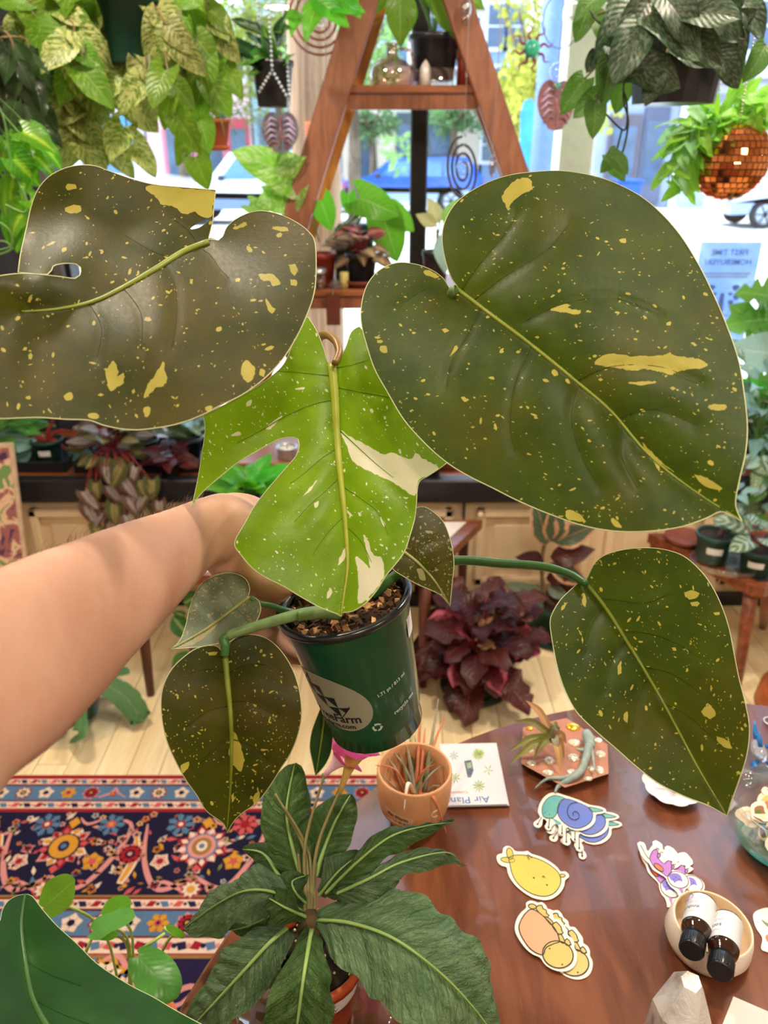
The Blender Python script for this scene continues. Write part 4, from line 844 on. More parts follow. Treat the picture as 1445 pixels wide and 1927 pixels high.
# ================================================================== plant helpers
blackpot = pm('black_plastic_pot', S(26, 28, 34), .35, spec=.6); greenpot = pm('dark_green_pot', S(24, 62, 52), .35); terra = pm('terracotta', S(186, 98, 62), .7, var=.12, vs=20)
redpot = pm('red_brown_plastic', S(150, 56, 40), .4); clearpl = glassm('clear_plastic', (.93, .95, .97, 1), gloss=.10); label_m = pm('white_paper', S(232, 232, 236), .6, var=.03)
stemg = pm('stem_green', S(96, 140, 70), .5, var=.2); stemr = pm('stem_red', S(140, 44, 44), .45, var=.2); stemb = pm('stem_brown', S(120, 96, 66), .6, var=.2)
def pot_mesh(parent, c, r, h, mat, taper_=.78, label=False, saucer=None, nm='pot', sides=28, lip=.06, lab_dir=None):
    c = Vector(c); b = MB(); M = Matrix.Translation(c)
    b.lathe([(r * taper_ * .96, 0), (r * taper_, .004), (r * .985, h * .86), (r * (1 + lip), h * .865), (r * (1 + lip), h * .99), (r * (1 + lip) - .002, h), (r * .95, h), (r * .93, h * .88)], sides, 0, M, (True, False)); p = b.build(nm, mat, parent)
    s = MB(); s.lathe([(r * .94, h * .88), (r * .5, h * .905), (.001, h * .91)], sides, 0, M, (False, True)); s.build('soil', soil_dark, parent)
    if label:
        d = Vector(lab_dir) if lab_dir else (CC - c); a0 = math.atan2(d.y, d.x); l = MB(); n = 5; hw = label if label is not True else .45
        for i in range(n + 1):
            a = a0 - hw + 2 * hw * i / n
            for z, k in ((h * .42, .92), (h * .66, .96)): l.v.append(tuple(c + Vector((math.cos(a) * r * k * 1.012, math.sin(a) * r * k * 1.012, z))))
        for i in range(n): l.face((2 * i, 2 * i + 2, 2 * i + 3, 2 * i + 1))
        l.build('price_label', label_m, p)
    if saucer:
        s = MB(); R_ = r * 1.25; s.lathe([(R_ * .8, -.004), (R_, .014), (R_ * 1.04, .015), (R_ * 1.0, .012), (R_ * .78, -.001)], sides, 0, M, (True, True)); s.build('saucer', saucer, parent)
    return p
def rosette(parent, top, n, kind, mat, L, el=(20, 70), pet=.05, W=1.0, seed=0, stem=None, az0=None, spread=360, rise=0.0, r0=.006, facing=0.0, pr=.0016, fold=.2, droop=.45, ruffle=.02, gold=True):
    rnd = random.Random(seed); stem = stem or stemg; top = Vector(top)
    for i in range(n):
        az = (i * 137.5 if spread == 360 else (az0 + (i / max(1, n - 1) - .5) * spread)) + rnd.uniform(-15, 15); az = R(az)
        e = R(rnd.uniform(*el)); dh = Vector((math.cos(az), math.sin(az), 0)); d = dh * math.cos(e) + Vector((0, 0, math.sin(e)))
        b0 = top + dh * r0 * rnd.random() * 2 + Vector((0, 0, rise * i / max(1, n))); pl = pet * rnd.uniform(.7, 1.3); b1 = b0 + d * pl
        l = L * rnd.uniform(.72, 1.12); d2 = (dh * math.cos(e * .55) + Vector((0, 0, math.sin(e * .55)))).normalized()
        nrm = Vector((0, 0, 1)) * (1 - facing) + (CC - b1).normalized() * facing + dh * -.15
        if pl > .006:
            b = MB(); b.tube([b0, b0 + d * pl * .5 + Vector((0, 0, pl * .06)), b1, b1 + d2 * l * .1], [pr, pr, pr * .8, pr * .5], 5, 0, False); b.build('stem', stem, parent)
        leaf(parent, kind, mat, b1, d2, nrm, l, W, i % 3, fold, droop, ruffle)
def strand(parent, pts, n, kind, mat, L, seed=0, stem=None, r=.0018, W=1.0, out=.6, down=.6, face=.7, start=.0, pet=.02, fold=.2, droop=.3, end=True):
    """a vine along world points with leaves left and right, tips hanging"""
    rnd = random.Random(seed); q = spline(pts, 7); b = MB(); b.tube(q, taper(r * 1.2, r * .7, len(q)), 5); b.build('vine', stem or stemg, parent)
    for i in range(n):
        t = start + (1 - start) * (i + rnd.uniform(.1, .6)) / n; j = min(len(q) - 2, int(t * (len(q) - 1))); p = q[j]; tan = (q[j + 1] - q[j]).normalized()
        toc = (CC - p).normalized(); side = tan.cross(toc).normalized() * (1 if i % 2 else -1)
        d = (side * out * rnd.uniform(.5, 1.3) + Vector((0, 0, -1)) * down * rnd.uniform(.4, 1.3) + tan * .3 + toc * rnd.uniform(-.2, .5)).normalized()
        nrm = toc * face + Vector((0, 0, .6)) + Vector((rnd.uniform(-.4, .4), rnd.uniform(-.3, .3), rnd.uniform(-.2, .2)))
        leaf(parent, kind, mat, p + d * pet, d, nrm, L * rnd.uniform(.7, 1.15), W * rnd.uniform(.85, 1.1), rnd.randrange(3), fold, droop)
def cord(parent, a, bpt, r=.0012, mat=None, nm='cord'):
    b = MB(); b.tube([a, bpt], r, 5); return b.build(nm, mat or pm('cord_pale', S(200, 200, 205), .5), parent)
def bead_chain(parent, a, c_, r, gap, mat, nm='chain'):
    a = Vector(a); c_ = Vector(c_); n = int((c_ - a).length / gap); b = MB()
    for i in range(n + 1): b.ball(a + (c_ - a) * i / max(1, n), r, 6)
    return b.build(nm, mat, parent)
def PYD(px, py, y): return PY(px, py, y)

# ================================================================== wooden ladder shelf
cedar = woodm('ladder_wood', S(124, 74, 52), S(152, 96, 68), .42, (7, 7, .9), 0, 5, .05); cedar_lit = woodm('ladder_wood_lit', S(176, 112, 52), S(206, 140, 72), .45, (7, 7, .9), 0, 5, .05)  # cedar_lit: same wood, light on the left rear rail painted into its colour
cedar_h = woodm('ladder_shelf_wood', S(136, 80, 52), S(166, 102, 68), .4, (.9, 7, 7), 0, 5, .05)
lad = thing('ladder_shelf', 'tall reddish wooden ladder shelf standing in the shop window', 'shelf', (0.08, 2.72, SILLZ))
fz = SILLZ - .0
def rail(pxa, pya, Ya, pxb, pyb, Yb, wd, th, mat, nm):
    a = PY(pxa, pya, Ya); c_ = PY(pxb, pyb, Yb); d = (c_ - a).normalized(); a = a + d * ((SILLZ - a.z) / d.z); c_ = c_ + d * ((2.45 - c_.z) / d.z)
    b = MB(); b.beam(a, c_, wd, th, (1, 0, .0), 0, .003); return b.build(nm, mat, lad)
rail(418, 870, 2.52, 684, 0, 2.68, .086, .03, cedar, 'front_rail'); rail(1151, 870, 2.52, 860, 0, 2.68, .08, .03, cedar, 'front_rail')
rail(441, 870, 3.0, 706, 0, 2.84, .085, .03, cedar_lit, 'rear_rail'); rail(1160, 870, 3.0, 842, 0, 2.84, .075, .03, cedar, 'rear_rail')
def shelf(px0, px1, py0, py1, Y0, Y1, lipd=None, nm='shelf'):
    z1 = PY(700, py0, Y0).z; z0 = PY(700, py1, Y0).z; x0 = PY(px0, py0, Y0).x; x1 = PY(px1, py0, Y0).x
    b = MB(); b.box(((x0 + x1) / 2, (Y0 + Y1) / 2, z1 - .011), (x1 - x0, Y1 - Y0, .022), 0, None, .003); b.build(nm, cedar_h, lad)
    b = MB(); b.box(((x0 + x1) / 2, Y0 + .02, (z1 - .023 + z0) / 2), (x1 - x0 - .01, .022, z1 - .023 - z0), 0, None, .002); b.build('apron', cedar, lad)
    return z1
SH1 = shelf(652, 905, 160, 206, 2.665, 2.90); SH2 = shelf(490, 1062, 545, 582, 2.575, 2.95); SH3 = shelf(432, 1148, 872, 890, 2.50, 2.98)

# ------------------------------------------------------------------ things on the upper ladder shelf
def on(px, Y, z): p = PY(px, 300, Y); k = (p.x / p.y); return Vector((PXx(px, Y, z), Y, z))
def PXx(px, Y, z):
    d = FW.y * Y + FW.z * (z - CAMZ); return (px - 722.5) / FPX * d
c = on(815, 2.77, SH1 + .018)
pl = thing('potted_vine', 'large leafed green plant in a black pot on the upper ladder shelf', 'plant', c)
dpth = 2.60; pot_mesh(pl, c, .076, .125, blackpot, .84)
tray = MB(); tray.lathe([(.080, -.018), (.084, .03), (.086, .03), (.083, -.016)], 28, 0, Matrix.Translation(c), (True, False)); tray.build('clear_tray', clearpl, pl)
big_g = leafm('glossy_green_leaf', S(76, 130, 40), S(110, 160, 50), 'plain', S(170, 190, 110), .32, .42, S(150, 190, 30), hv=.15, bump=.2)
for (px, py, Y, dx, dy, L) in ((752, 10, 2.70, .02, -1, .15), (770, 25, 2.75, -.25, -1, .13), (822, 20, 2.72, .3, -.6, .13), (800, 5, 2.78, .5, -.5, .14), (845, 5, 2.82, .8, -.4, .13), (740, -10, 2.74, -.5, -.6, .13)):
    b0 = c + Vector((0, 0, .115)); p = PY(px, py - 35, Y); b = MB(); b.tube(spline([b0, (b0 + p) / 2 + Vector((0, 0, .05)), p], 5), .003, 6); b.build('stem', stemg, pl)
    leaf(pl, 'ovate', big_g, p, (dx, -.25, dy), (0, -1, .35), L, .9, 1, .2, .25)
leaf(pl, 'ovate', leafm('pink_new_leaf', S(220, 160, 150), S(190, 120, 110), 'plain', None, .4, .4), PY(838, 55, 2.78), (.35, -.2, .5), (0, -1, .3), .06)
amber = glassm('pink_amber_glass', (.72, .50, .42, 1), gloss=.2)
c = on(737, 2.72, SH1); jug = thing('glass_jug', 'rounded pink amber glass jug with a short neck on the upper ladder shelf', 'jug', c)
b = MB(); b.lathe([(.05, .0), (.066, .006), (.070, .03), (.066, .05), (.045, .068), (.022, .076), (.017, .09), (.0165, .106), (.022, .112), (.0225, .116)], 32, 0, Matrix.Translation(c) @ Matrix.Diagonal((1, .8, 1, 1)), (True, False)); b.build('body', amber, jug)
b = MB(); b.tube(spline([c + Vector((.018, 0, .098)), c + Vector((.05, 0, .098)), c + Vector((.066, 0, .07)), c + Vector((.06, 0, .05))], 5), .005, 8); b.build('handle', amber, jug)
c = on(800, 2.70, SH1); bt = thing('dropper_bottle', 'small frosted white crystal point standing in front of the black pot, upper ladder shelf', 'crystal', c)
b = MB(); b.lathe([(.017, 0), (.018, .03), (.016, .045), (.011, .058), (.002, .07)], 6, 0, Matrix.Translation(c)); b.build('crystal', pm('frosted_quartz', S(220, 210, 205), .25, spec=.8), bt)
bt.name = 'crystal_point'
c = on(872, 2.76, SH1); tp = thing('terracotta_bottle', 'slim terracotta coloured bottle with a pale label at the end of the upper ladder shelf', 'bottle', c)
b = MB(); b.lathe([(.022, 0), (.022, .08), (.017, .088), (.017, .1), (.024, .102), (.024, .112)], 20, 0, Matrix.Translation(c)); bb = b.build('body', redpot, tp)
b = MB(); b.box(c + Vector((.012, -.021, .05)), (.018, .004, .045)); b.build('label', label_m, tp)
# pendants on strings down the right rail
smoky = glassm('smoky_crystal', (.62, .52, .50, 1), gloss=.2); wire_m = pm('fine_silver_wire', S(190, 185, 180), .35, .7)
for px, py, Y, lb, sz in ((876, 22, 2.63, 'smoky teardrop crystal pendant near the top of the ladder right rail', .024), (926, 318, 2.60, 'small dark crystal drop hanging low beside the ladder right rail', .017)):
    p = PY(px, py, Y); t = thing('crystal_pendant', lb, 'pendant', p, 'crystal pendants beside the ladder')
    b = MB(); b.lathe([(.001, .03), (sz * .55, .018), (sz * .68, .004), (sz * .5, -.014), (.001, -.03)], 7, 0, Matrix.Translation(p) @ Matrix.Diagonal((1, .5, sz / .02, 1))); b.build('crystal', smoky, t)
    b = MB(); b.tube([p + Vector((math.cos(a) * .012, 0, .04 * sz / .024 + math.sin(a) * .009)) for a in [k * .6 for k in range(11)]], .0012, 5); b.build('wire_loop', wire_m, t)
    cord(t, p + Vector((0, 0, .04)), Vector((p.x, p.y, 2.7)), .0007)

# ------------------------------------------------------------------ things on the middle ladder shelf
c = on(604, 2.66, SH2); t = thing('potted_philodendron', 'climbing green leafed plant in a red brown pot on the middle ladder shelf', 'plant', c)
pot_mesh(t, c, .052, .105, redpot, .8)
hl = leafm('heart_green_leaf', S(62, 150, 34), S(90, 176, 50), 'plain', S(160, 200, 110), .35, .45, S(140, 220, 30), hv=.15)
for pts, base, d, L in (([(612, 455), (640, 428), (665, 400), (672, 385)], None, None, 0), ([(600, 455), (590, 410), (600, 385)], (604, 378), (.35, -.1, -1), .095), ([(640, 430), (660, 415), (678, 396)], (655, 366), (.05, 0, -1), .062), ([(655, 420), (675, 405), (686, 390)], (676, 372), (1, -.15, -.35), .135)):
    b = MB(); b.tube(spline([PY(px, py, 2.66) for px, py in pts], 5), .0028, 6); b.build('stem', stemg, t)
    if base: leaf(t, 'heart', hl, PY(*base, 2.63), d, (0, -1, .3), L, .95, 0, .15, .2)
c = on(668, 2.80, SH2); t = thing('square_planter', 'dark green square planter with big drooping leaves at the back of the middle ladder shelf', 'plant', c)
b = MB(); b.box(c + Vector((0, 0, .09)), (.13, .12, .18), 0, None, .01); b.build('pot', greenpot, t)
b = MB(); b.box(c + Vector((0, 0, .175)), (.11, .10, .012)); b.build('soil', soil_dark, t)
for base, d, L in (((722, 410, 2.74), (.35, -.1, -1), .15), ((735, 398, 2.76), (.7, -.1, -.5), .10), ((700, 395, 2.82), (-.2, 0, .6), .08)):
    p = PY(*base); b = MB(); b.tube(spline([c + Vector((.01, 0, .18)), (c + Vector((0, 0, .26)) + p) / 2, p], 5), .003, 6); b.build('stem', stemg, t)
    leaf(t, 'heart', leafm('deep_green_leaf', S(70, 140, 40), S(100, 170, 60), 'plain', S(150, 190, 110), .35, .4, S(140, 210, 30), hv=.15), p, d, (0, -1, .2), L, .95, 1, .15, .3)
c = on(680, 2.645, SH2 + .02); t = thing('painted_begonia', 'pink and bronze leafed begonia in a small black pot on the middle ladder shelf', 'plant', c)
pot_mesh(t, c, .052, .085, blackpot, .82)
s_ = MB(); s_.lathe([(.055, -.02), (.072, .004), (.074, .004), (.056, -.016)], 28, 0, Matrix.Translation(c), (True, True)); s_.build('saucer', pm('dark_red_saucer', S(110, 44, 34), .5), t)
bronze = leafm('bronze_begonia_leaf', S(120, 92, 66), S(176, 150, 116), 'center', S(200, 180, 140), .4, .3, None, .28, hv=.25, bump=.5); pinkb = leafm('pink_begonia_leaf', S(186, 84, 84), S(214, 150, 130), 'center', S(120, 50, 56), .4, .35, None, .3, hv=.25, bump=.5)
rosette(t, c + Vector((0, 0, .085)), 22, 'ovate', bronze, .062, (-20, 60), .045, 1.15, 4, stemr, facing=.5, droop=.5); rosette(t, c + Vector((0, 0, .10)), 14, 'ovate', pinkb, .052, (35, 85), .05, 1.15, 9, stemr, facing=.5, droop=.5)
c = on(598, 2.60, SH2); t = thing('crystal_jar', 'small clear jar of brown tumbled stones on the middle ladder shelf', 'jar', c)
b = MB(); b.lathe([(.03, 0), (.032, .004), (.032, .045), (.028, .052), (.029, .056)], 24, 0, Matrix.Translation(c), (True, False)); b.build('glass', clearpl, t)
b = MB(); b.lathe([(.0305, .05), (.0305, .062), (.02, .066)], 24, 0, Matrix.Translation(c), (False, True)); b.build('lid', pm('silver_lid', S(180, 185, 195), .3, .7), t)
rnd = random.Random(2)
b = MB()
for i in range(34): b.ball(c + Vector((rnd.uniform(-.02, .02), rnd.uniform(-.02, .02), rnd.uniform(.007, .038))), rnd.uniform(.005, .008), 6, rnd.randrange(3), (1, .8, .7))
o = b.build('stones', [pm('stone_amber', S(150, 84, 40), .2), pm('stone_cream', S(220, 200, 180), .2), pm('stone_red', S(110, 50, 40), .2)], t); o['kind'] = 'stuff'
for k, (px, lb) in enumerate(((626, 'clear glass pebble cluster beside the jar of stones'), (640, 'small clear glass votive behind the hanging brown tag'))):
    c = on(px, 2.60, SH2); b = MB()
    for i in range(5): b.ball(c + Vector((rnd.uniform(-.012, .012), rnd.uniform(-.012, .012), .009 + .010 * (i > 2))), .010, 8)
    o = b.build('glass_pebbles', clearpl); WM[o.name] = Matrix.Identity(4); tag(o, lb, 'ornament')
c = on(648, 2.60, SH2); b = MB(); b.lathe([(.014, 0), (.015, .05), (.013, .052)], 16, 0, Matrix.Translation(c)); o = b.build('candle_stub', pm('yellow_wax', S(214, 200, 130), .5)); tag(o, 'short yellow green candle in front of the bronze begonia pot', 'candle')
tagm = N('punched_brown_card'); v = tagm.coord(); f = tagm.vor(tagm.mapping(v, (1, .2, 1)), 220); tm_ = tagm.done(tagm.pbr(tagm.mix(tagm.step(f, .25, .4), S(60, 26, 18), S(104, 48, 34)), .7))
a = PY(626, 548, 2.565); t = thing('hanging_tag', 'brown patterned swing tag hanging from the middle ladder shelf', 'tag', a)
z_ = PY(626, 612, 2.565).z; b = MB(); b.box((a.x, 2.565, (PY(626, 553, 2.565).z + z_) / 2), (.046, .003, PY(626, 553, 2.565).z - z_), 0, None, .001); b.build('card', tm_, t)
b = MB(); b.tube([Vector((a.x, 2.563, PY(626, 555, 2.565).z)), Vector((a.x, 2.572, SH2))], .0012, 5); b.build('string', wire_m, t)
b = MB(); b.lathe([(.02, 0), (.026, .02), (.022, .05), (.002, .075)], 12, 0, Matrix.Translation(on(735, 2.66, SH2))); o = b.build('shell_cone', pm('pale_shell', S(232, 206, 176), .4)); tag(o, 'pale cone shaped shell right of the bronze begonia', 'shell')
c = on(818, 2.64, SH2); t = thing('potted_young_plant', 'young pale leafed plant in a slim black pot on the middle ladder shelf', 'plant', c)
pot_mesh(t, c, .042, .115, blackpot, .85)
pale_b = leafm('pale_blue_green_leaf', S(150, 196, 190), S(176, 210, 200), 'plain', S(210, 230, 210), .35, .35, hv=.15); pale_y = leafm('pale_young_leaf', S(170, 176, 110), S(200, 196, 140), 'plain', S(210, 200, 150), .4, .45, hv=.15)
for base, d, L, mt in (((824, 432, 2.62), (-.3, 0, 1), .0, None), ((822, 425, 2.60), (-1, 0, .55), .075, pale_y), ((828, 420, 2.62), (-.5, 0, 1), .085, pale_y), ((836, 425, 2.6), (.6, 0, 1), .10, leafm('light_green_leaf', S(130, 190, 90), S(160, 205, 110), 'plain', None, .4, .45, hv=.15)), ((832, 440, 2.58), (.12, -.3, -1), .12, pale_b)):
    p = PY(*base); b = MB(); b.tube([c + Vector((0, 0, .105)), (c + Vector((0, 0, .1)) + p) / 2, p], .0022, 6); b.build('stem', stemb, t)
    if mt: leaf(t, 'ovate', mt, p, d, (0, -1, .2), L, .85, 0, .2, .2)
c = on(522, 2.68, SH2); t = thing('variegated_pothos', 'bright green and cream marbled plant with large leaves, left of the ladder', 'plant', c)
pot_mesh(t, c, .062, .10, greenpot, .8)
marble_b = leafm('bright_marble_leaf', S(120, 186, 50), S(206, 226, 170), 'marble', S(200, 220, 150), .35, .5, S(170, 220, 60), .52, 4, hv=.12)
for base, tip, L in (((548, 335), (455, 282), .19), ((556, 290), (560, 372), 0.0), ((545, 300), (520, 345), .10), ((560, 345), (545, 400), .11), ((500, 372), (560, 395), .11), ((520, 365), (485, 395), .10), ((535, 330), (560, 300), .09), ((470, 385), (510, 408), .08)):
    p = PY(*base, 2.62); q_ = PY(*tip, 2.58); b = MB(); b.tube(spline([c + Vector((0, 0, .095)), (c + p) / 2 + Vector((.02, .02, .06)), p], 5), .0032, 6); b.build('stem', stemg, t)
    if L: leaf(t, 'heart', marble_b, p, q_ - p, (0, -1, .45), L, .8, 1, .25, .25)
# on the lower ladder shelf: candle tin
c = on(541, 2.56, SH3); t = thing('candle_tin', 'round tin of cream wax on the lower ladder shelf, seen through the leaf gap', 'candle', c)
b = MB(); b.lathe([(.034, 0), (.036, .003), (.036, .036), (.038, .038), (.038, .042), (.0345, .042), (.0345, .034)], 32, 0, Matrix.Translation(c), (True, False)); b.build('tin', pm('tin_metal', S(196, 206, 220), .25, .8), t)
b = MB(); b.lathe([(.0345, .033), (.01, .034), (.001, .034)], 24, 0, Matrix.Translation(c), (False, True)); b.build('wax', pm('cream_wax', S(236, 220, 190), .45), t)
b = MB(); b.tube([c + Vector((0, 0, .034)), c + Vector((.001, 0, .044))], .0018, 6); b.build('wick', soil_dark, t)

# ================================================================== hanging ornaments
copper = pm('copper_wire', S(150, 96, 70), .3, .7, var=.1); dark_wire = pm('dark_bronze_wire', S(70, 58, 56), .35, .7)
def spiral(label, px, py, Y, rmax, turns, mat, sx=1.0, ball_=None, rot=0.0, lag=0):
    c = PY(px, py, Y); t = thing('spiral_hanger', label, 'ornament', c); q = []
    n = int(turns * 26)
    for i in range(n + 1):
        a = 2 * math.pi * turns * i / n; r = rmax * (1 - .78 * i / n); q.append(c + Vector((math.cos(a + 1.57) * r * sx, math.cos(a * .5) * .004 + math.sin(a + 1.57) * r * rot, math.sin(a + 1.57) * r)))
    b = MB(); b.tube(q, .0042, 6); b.build('wire', mat, t); cord(t, c + Vector((0, 0, rmax)), Vector((c.x, c.y, 2.7)), .0008)
    if ball_: b = MB(); b.ball(c, ball_, 14); b.build('crystal_ball', clearpl, t); cord(t, c + Vector((0, 0, ball_)), c + Vector((0, 0, rmax)), .0008)
    return t
spiral('copper wire spiral hanging left of the ladder top', 603, 38, 2.78, .102, 4, copper, 1.0, .016)
spiral('dark wire spiral holding a crystal ball, right of the black window bar', 871, 318, 2.62, .092, 3, dark_wire, .55, .024, .7)
iri = N('iridescent_film'); v = iri.coord(); lw = iri.n('LayerWeight'); lw.inputs[0].default_value = .4
f = iri.noise(v, 24, 4, .6, 1.5); c_ = iri.ramp(f, [(.3, S(60, 110, 140)), (.45, S(150, 90, 110)), (.55, S(110, 160, 190)), (.62, S(190, 120, 100)), (.75, S(170, 150, 220))])
b_ = iri.pbr(c_, .25, .5, .6); tr_ = iri.n('BsdfTransparent'); x = iri.n('MixShader'); x.inputs[0].default_value = .25; iri.l(b_.outputs[0], x.inputs[1]); iri.l(tr_.outputs[0], x.inputs[2]); iri_m = iri.done(x)
rosef = pm('rose_gold_film', S(176, 124, 124), .3, .4, col2=S(140, 110, 130), vs=60); pearl = pm('pearl_lilac', S(206, 186, 226), .3, spec=.7)
def leaf_catcher(label, px, py, Y, r, film, cordtop=2.7, rot=0.0):
    c = PY(px, py, Y); t = thing('leaf_suncatcher', label, 'ornament', c); M = frame(c, (rot, -1, .1), (1, rot, 0)); b = MB()
    out = []
    for i in range(48):
        a = math.pi / 2 + 2 * math.pi * i / 48; rr = r * (1 - .28 * math.exp(-((i if i < 24 else i - 48) / 3.0) ** 2)); out.append((rr * math.cos(a) * .98, rr * math.sin(a) - (.12 * r if math.sin(a) < -.9 else 0)))
    b.prism(out, -.0015, .0015, 0, M); b.build('disc', film, t)
    for s_ in (-1, 1):
        for k in range(5):
            y0 = r * (.55 - .27 * k); a0 = Vector((s_ * r * .16, y0 - .12 * r, .0)); a1 = Vector((s_ * r * (.88 - .10 * abs(k - 1.5)), y0 - .32 * r, 0))
            sl = MB(); sl.tube([M @ (a0 + Vector((0, 0, -.004))), M @ ((a0 + a1) / 2 + Vector((0, .012, -.006))), M @ (a1 + Vector((0, 0, -.004)))], [.0012, .0038, .002], 6); sl.build('slit_rib', pearl if k < 4 else rosef, t)
            sl = MB(); sl.tube([M @ (a0 + Vector((0, 0, .004))), M @ ((a0 + a1) / 2 + Vector((0, .012, .006))), M @ (a1 + Vector((0, 0, .004)))], [.0012, .0038, .002], 6); sl.build('slit_rib', pearl if k < 4 else rosef, t)
    mb = MB(); mb.tube([M @ Vector((0, r * .6, .002)), M @ Vector((0, -r * .95, .002))], [.003, .001], 6); mb.build('midrib', rosef, t)
    cord(t, M @ Vector((0, r * .72, 0)), Vector((c.x, c.y, cordtop)), .0008); return t
leaf_catcher('iridescent leaf shaped suncatcher hanging below the black pot with glass beads', 527, 244, 2.56, .057, iri_m)
leaf_catcher('rosy iridescent leaf shaped suncatcher hanging left of the pale green post', 1046, 192, 2.70, .072, rosef, rot=.5)
c = PY(1050, 136, 2.68); t = thing('crystal_ball', 'clear crystal ball hanging above the rosy leaf suncatcher', 'ornament', c); b = MB(); b.ball(c, .027, 18); b.build('ball', clearpl, t)
b = MB(); b.lathe([(.0275, -.003), (.0285, 0), (.0275, .003)], 28, 0, frame(c, (0, -1, 0)), (False, False)); b.build('rim_ring', wire_m, t); cord(t, c + Vector((0, 0, .027)), Vector((c.x, c.y, 2.7)))
for k in range(3):
    b = MB(); b.ball(c + Vector((.006 * (k - 1), -.004, -.034 - .006 * (k % 2))), .006, 8); b.build('bead', pm('teal_bead', S(70, 190, 170), .2) if k else wire_m, t)
c = PY(1001, 92, 2.72); t = thing('sun_ornament', 'teal glass ball with wavy dark red rays hanging in the window', 'ornament', c)
b = MB(); b.ball(c, .026, 16); b.build('ball', pm('teal_glass_ball', S(60, 190, 160), .15, spec=.8, var=.3), t)
for k in range(8):
    a = k * math.pi / 4 + .2; d = Vector((math.cos(a), 0, math.sin(a))); pdir = Vector((-math.sin(a), 0, math.cos(a)))
    b = MB(); b.tube(spline([c + d * .024, c + d * .038 + pdir * .006, c + d * .052 - pdir * .006, c + d * .066 + pdir * .004], 4), taper(.0055, .001, 13), 6); b.build('ray', pm('dark_red_ray', S(130, 52, 62), .35), t)
cord(t, c + Vector((0, 0, .07)), Vector((c.x, c.y, 2.7)))
c = PY(1058, 38, 2.9); t = thing('wire_hoop', 'large thin grey wire hoop hanging above the crystal ball', 'ornament', c)
b = MB(); b.tube([c + Vector((math.cos(a) * .062, 0, math.sin(a) * .078)) for a in [k * 2 * math.pi / 40 for k in range(42)]], .0022, 6); b.build('hoop', pm('grey_wire', S(110, 130, 160), .4, .5), t); cord(t, c + Vector((0, 0, .078)), Vector((c.x, c.y, 2.7)))
for px, py, lb, col in ((930, 262, 'thin hanging glass strand with a silver bead right of the ladder', wire_m), (614, 150, 'small white heart charm hanging in front of the utility pole', pearl)):
    c = PY(px, py, 2.72); t = thing('hanging_charm', lb, 'ornament', c); b = MB(); b.ball(c, .011, 10, 0, (1, .5, 1.1)); b.ball(c + Vector((.004, 0, -.018)), .007, 8); b.build('charm', col, t); cord(t, c, Vector((c.x, c.y, 2.7)))

# ================================================================== hanging plants
def hang_pot(t, c, r, h, mat, tp=.8, cords=3, top=2.7, cm=None, label=False, beads=None):
    pot_mesh(t, c, r, h, mat, tp, label)
    for k in range(cords):
        a = k * 2 * math.pi / cords + .5; p0 = c + Vector((math.cos(a) * r * 1.02, math.sin(a) * r * 1.02, h * .95)); p1 = Vector((c.x + math.cos(a) * .01, c.y + math.sin(a) * .01, top))
        if beads: bead_chain(t, p0, p1, beads, beads * 2.6, cm)
        else: cord(t, p0, p1, .0012, cm)
# big marbled pothos, top left
c = PY(258, 122, 2.02); t = thing('trailing_pothos', 'large trailing pothos with cream marbled leaves in a hanging dark green pot', 'plant', c)
hang_pot(t, c, .066, .135, greenpot, .85, 3)
mar = leafm('pothos_marble_leaf', S(86, 112, 30), S(190, 192, 124), 'marble', S(170, 180, 110), .38, .42, S(150, 180, 40), .50, 5, hv=.25)
mar2 = leafm('pothos_green_leaf', S(92, 136, 34), S(160, 186, 80), 'marble', S(160, 186, 90), .36, .5, S(160, 210, 30), .58, 5, hv=.25)
rnd = random.Random(12); top_ = (255, 20)
ST = [((330, 30), (390, 120), (372, 215), (362, 305)), ((190, 40), (150, 140), (185, 235), (215, 300)), ((130, 0), (70, 40), (55, 105)), ((265, 70), (275, 120), (262, 175)), ((300, 60), (318, 150), (330, 225)), ((160, 50), (120, 140), (135, 215), (150, 275)), ((240, 90), (232, 180), (246, 285)), ((120, 40), (85, 110), (100, 190)), ((370, 0), (405, 70), (418, 150)), ((345, 60), (375, 120), (378, 180)), ((90, -20), (50, 0), (38, 60)), ((330, -20), (380, 10), (400, 60)), ((150, -20), (110, 30), (90, 90)), ((200, 0), (165, 60), (150, 120)), ((280, 0), (310, 40), (330, 90)), ((210, 40), (190, 120), (205, 170)), ((140, 10), (130, 80), (160, 150)), ((230, -10), (200, 20), (170, 40)), ((110, 10), (140, 50), (120, 100)), ((330, 20), (350, 80), (345, 130)), ((60, 0), (90, 60), (75, 100)), ((180, 120), (170, 180), (125, 230)), ((300, 90), (290, 160), (300, 200))]
for i, s_ in enumerate(ST):
    Y = 1.92 + .28 * rnd.random(); pts = [PY(255, 18, 2.05), PY(*s_[0], (Y + 2.05) / 2)] + [PY(*p, Y) for p in s_[1:]]
    strand(t, pts, 9 if len(s_) == 4 else 7, 'heart', mar if i % 4 else mar2, .083, 100 + i, stemb, .0018, .95, .7, .7, .9, .18, .012)
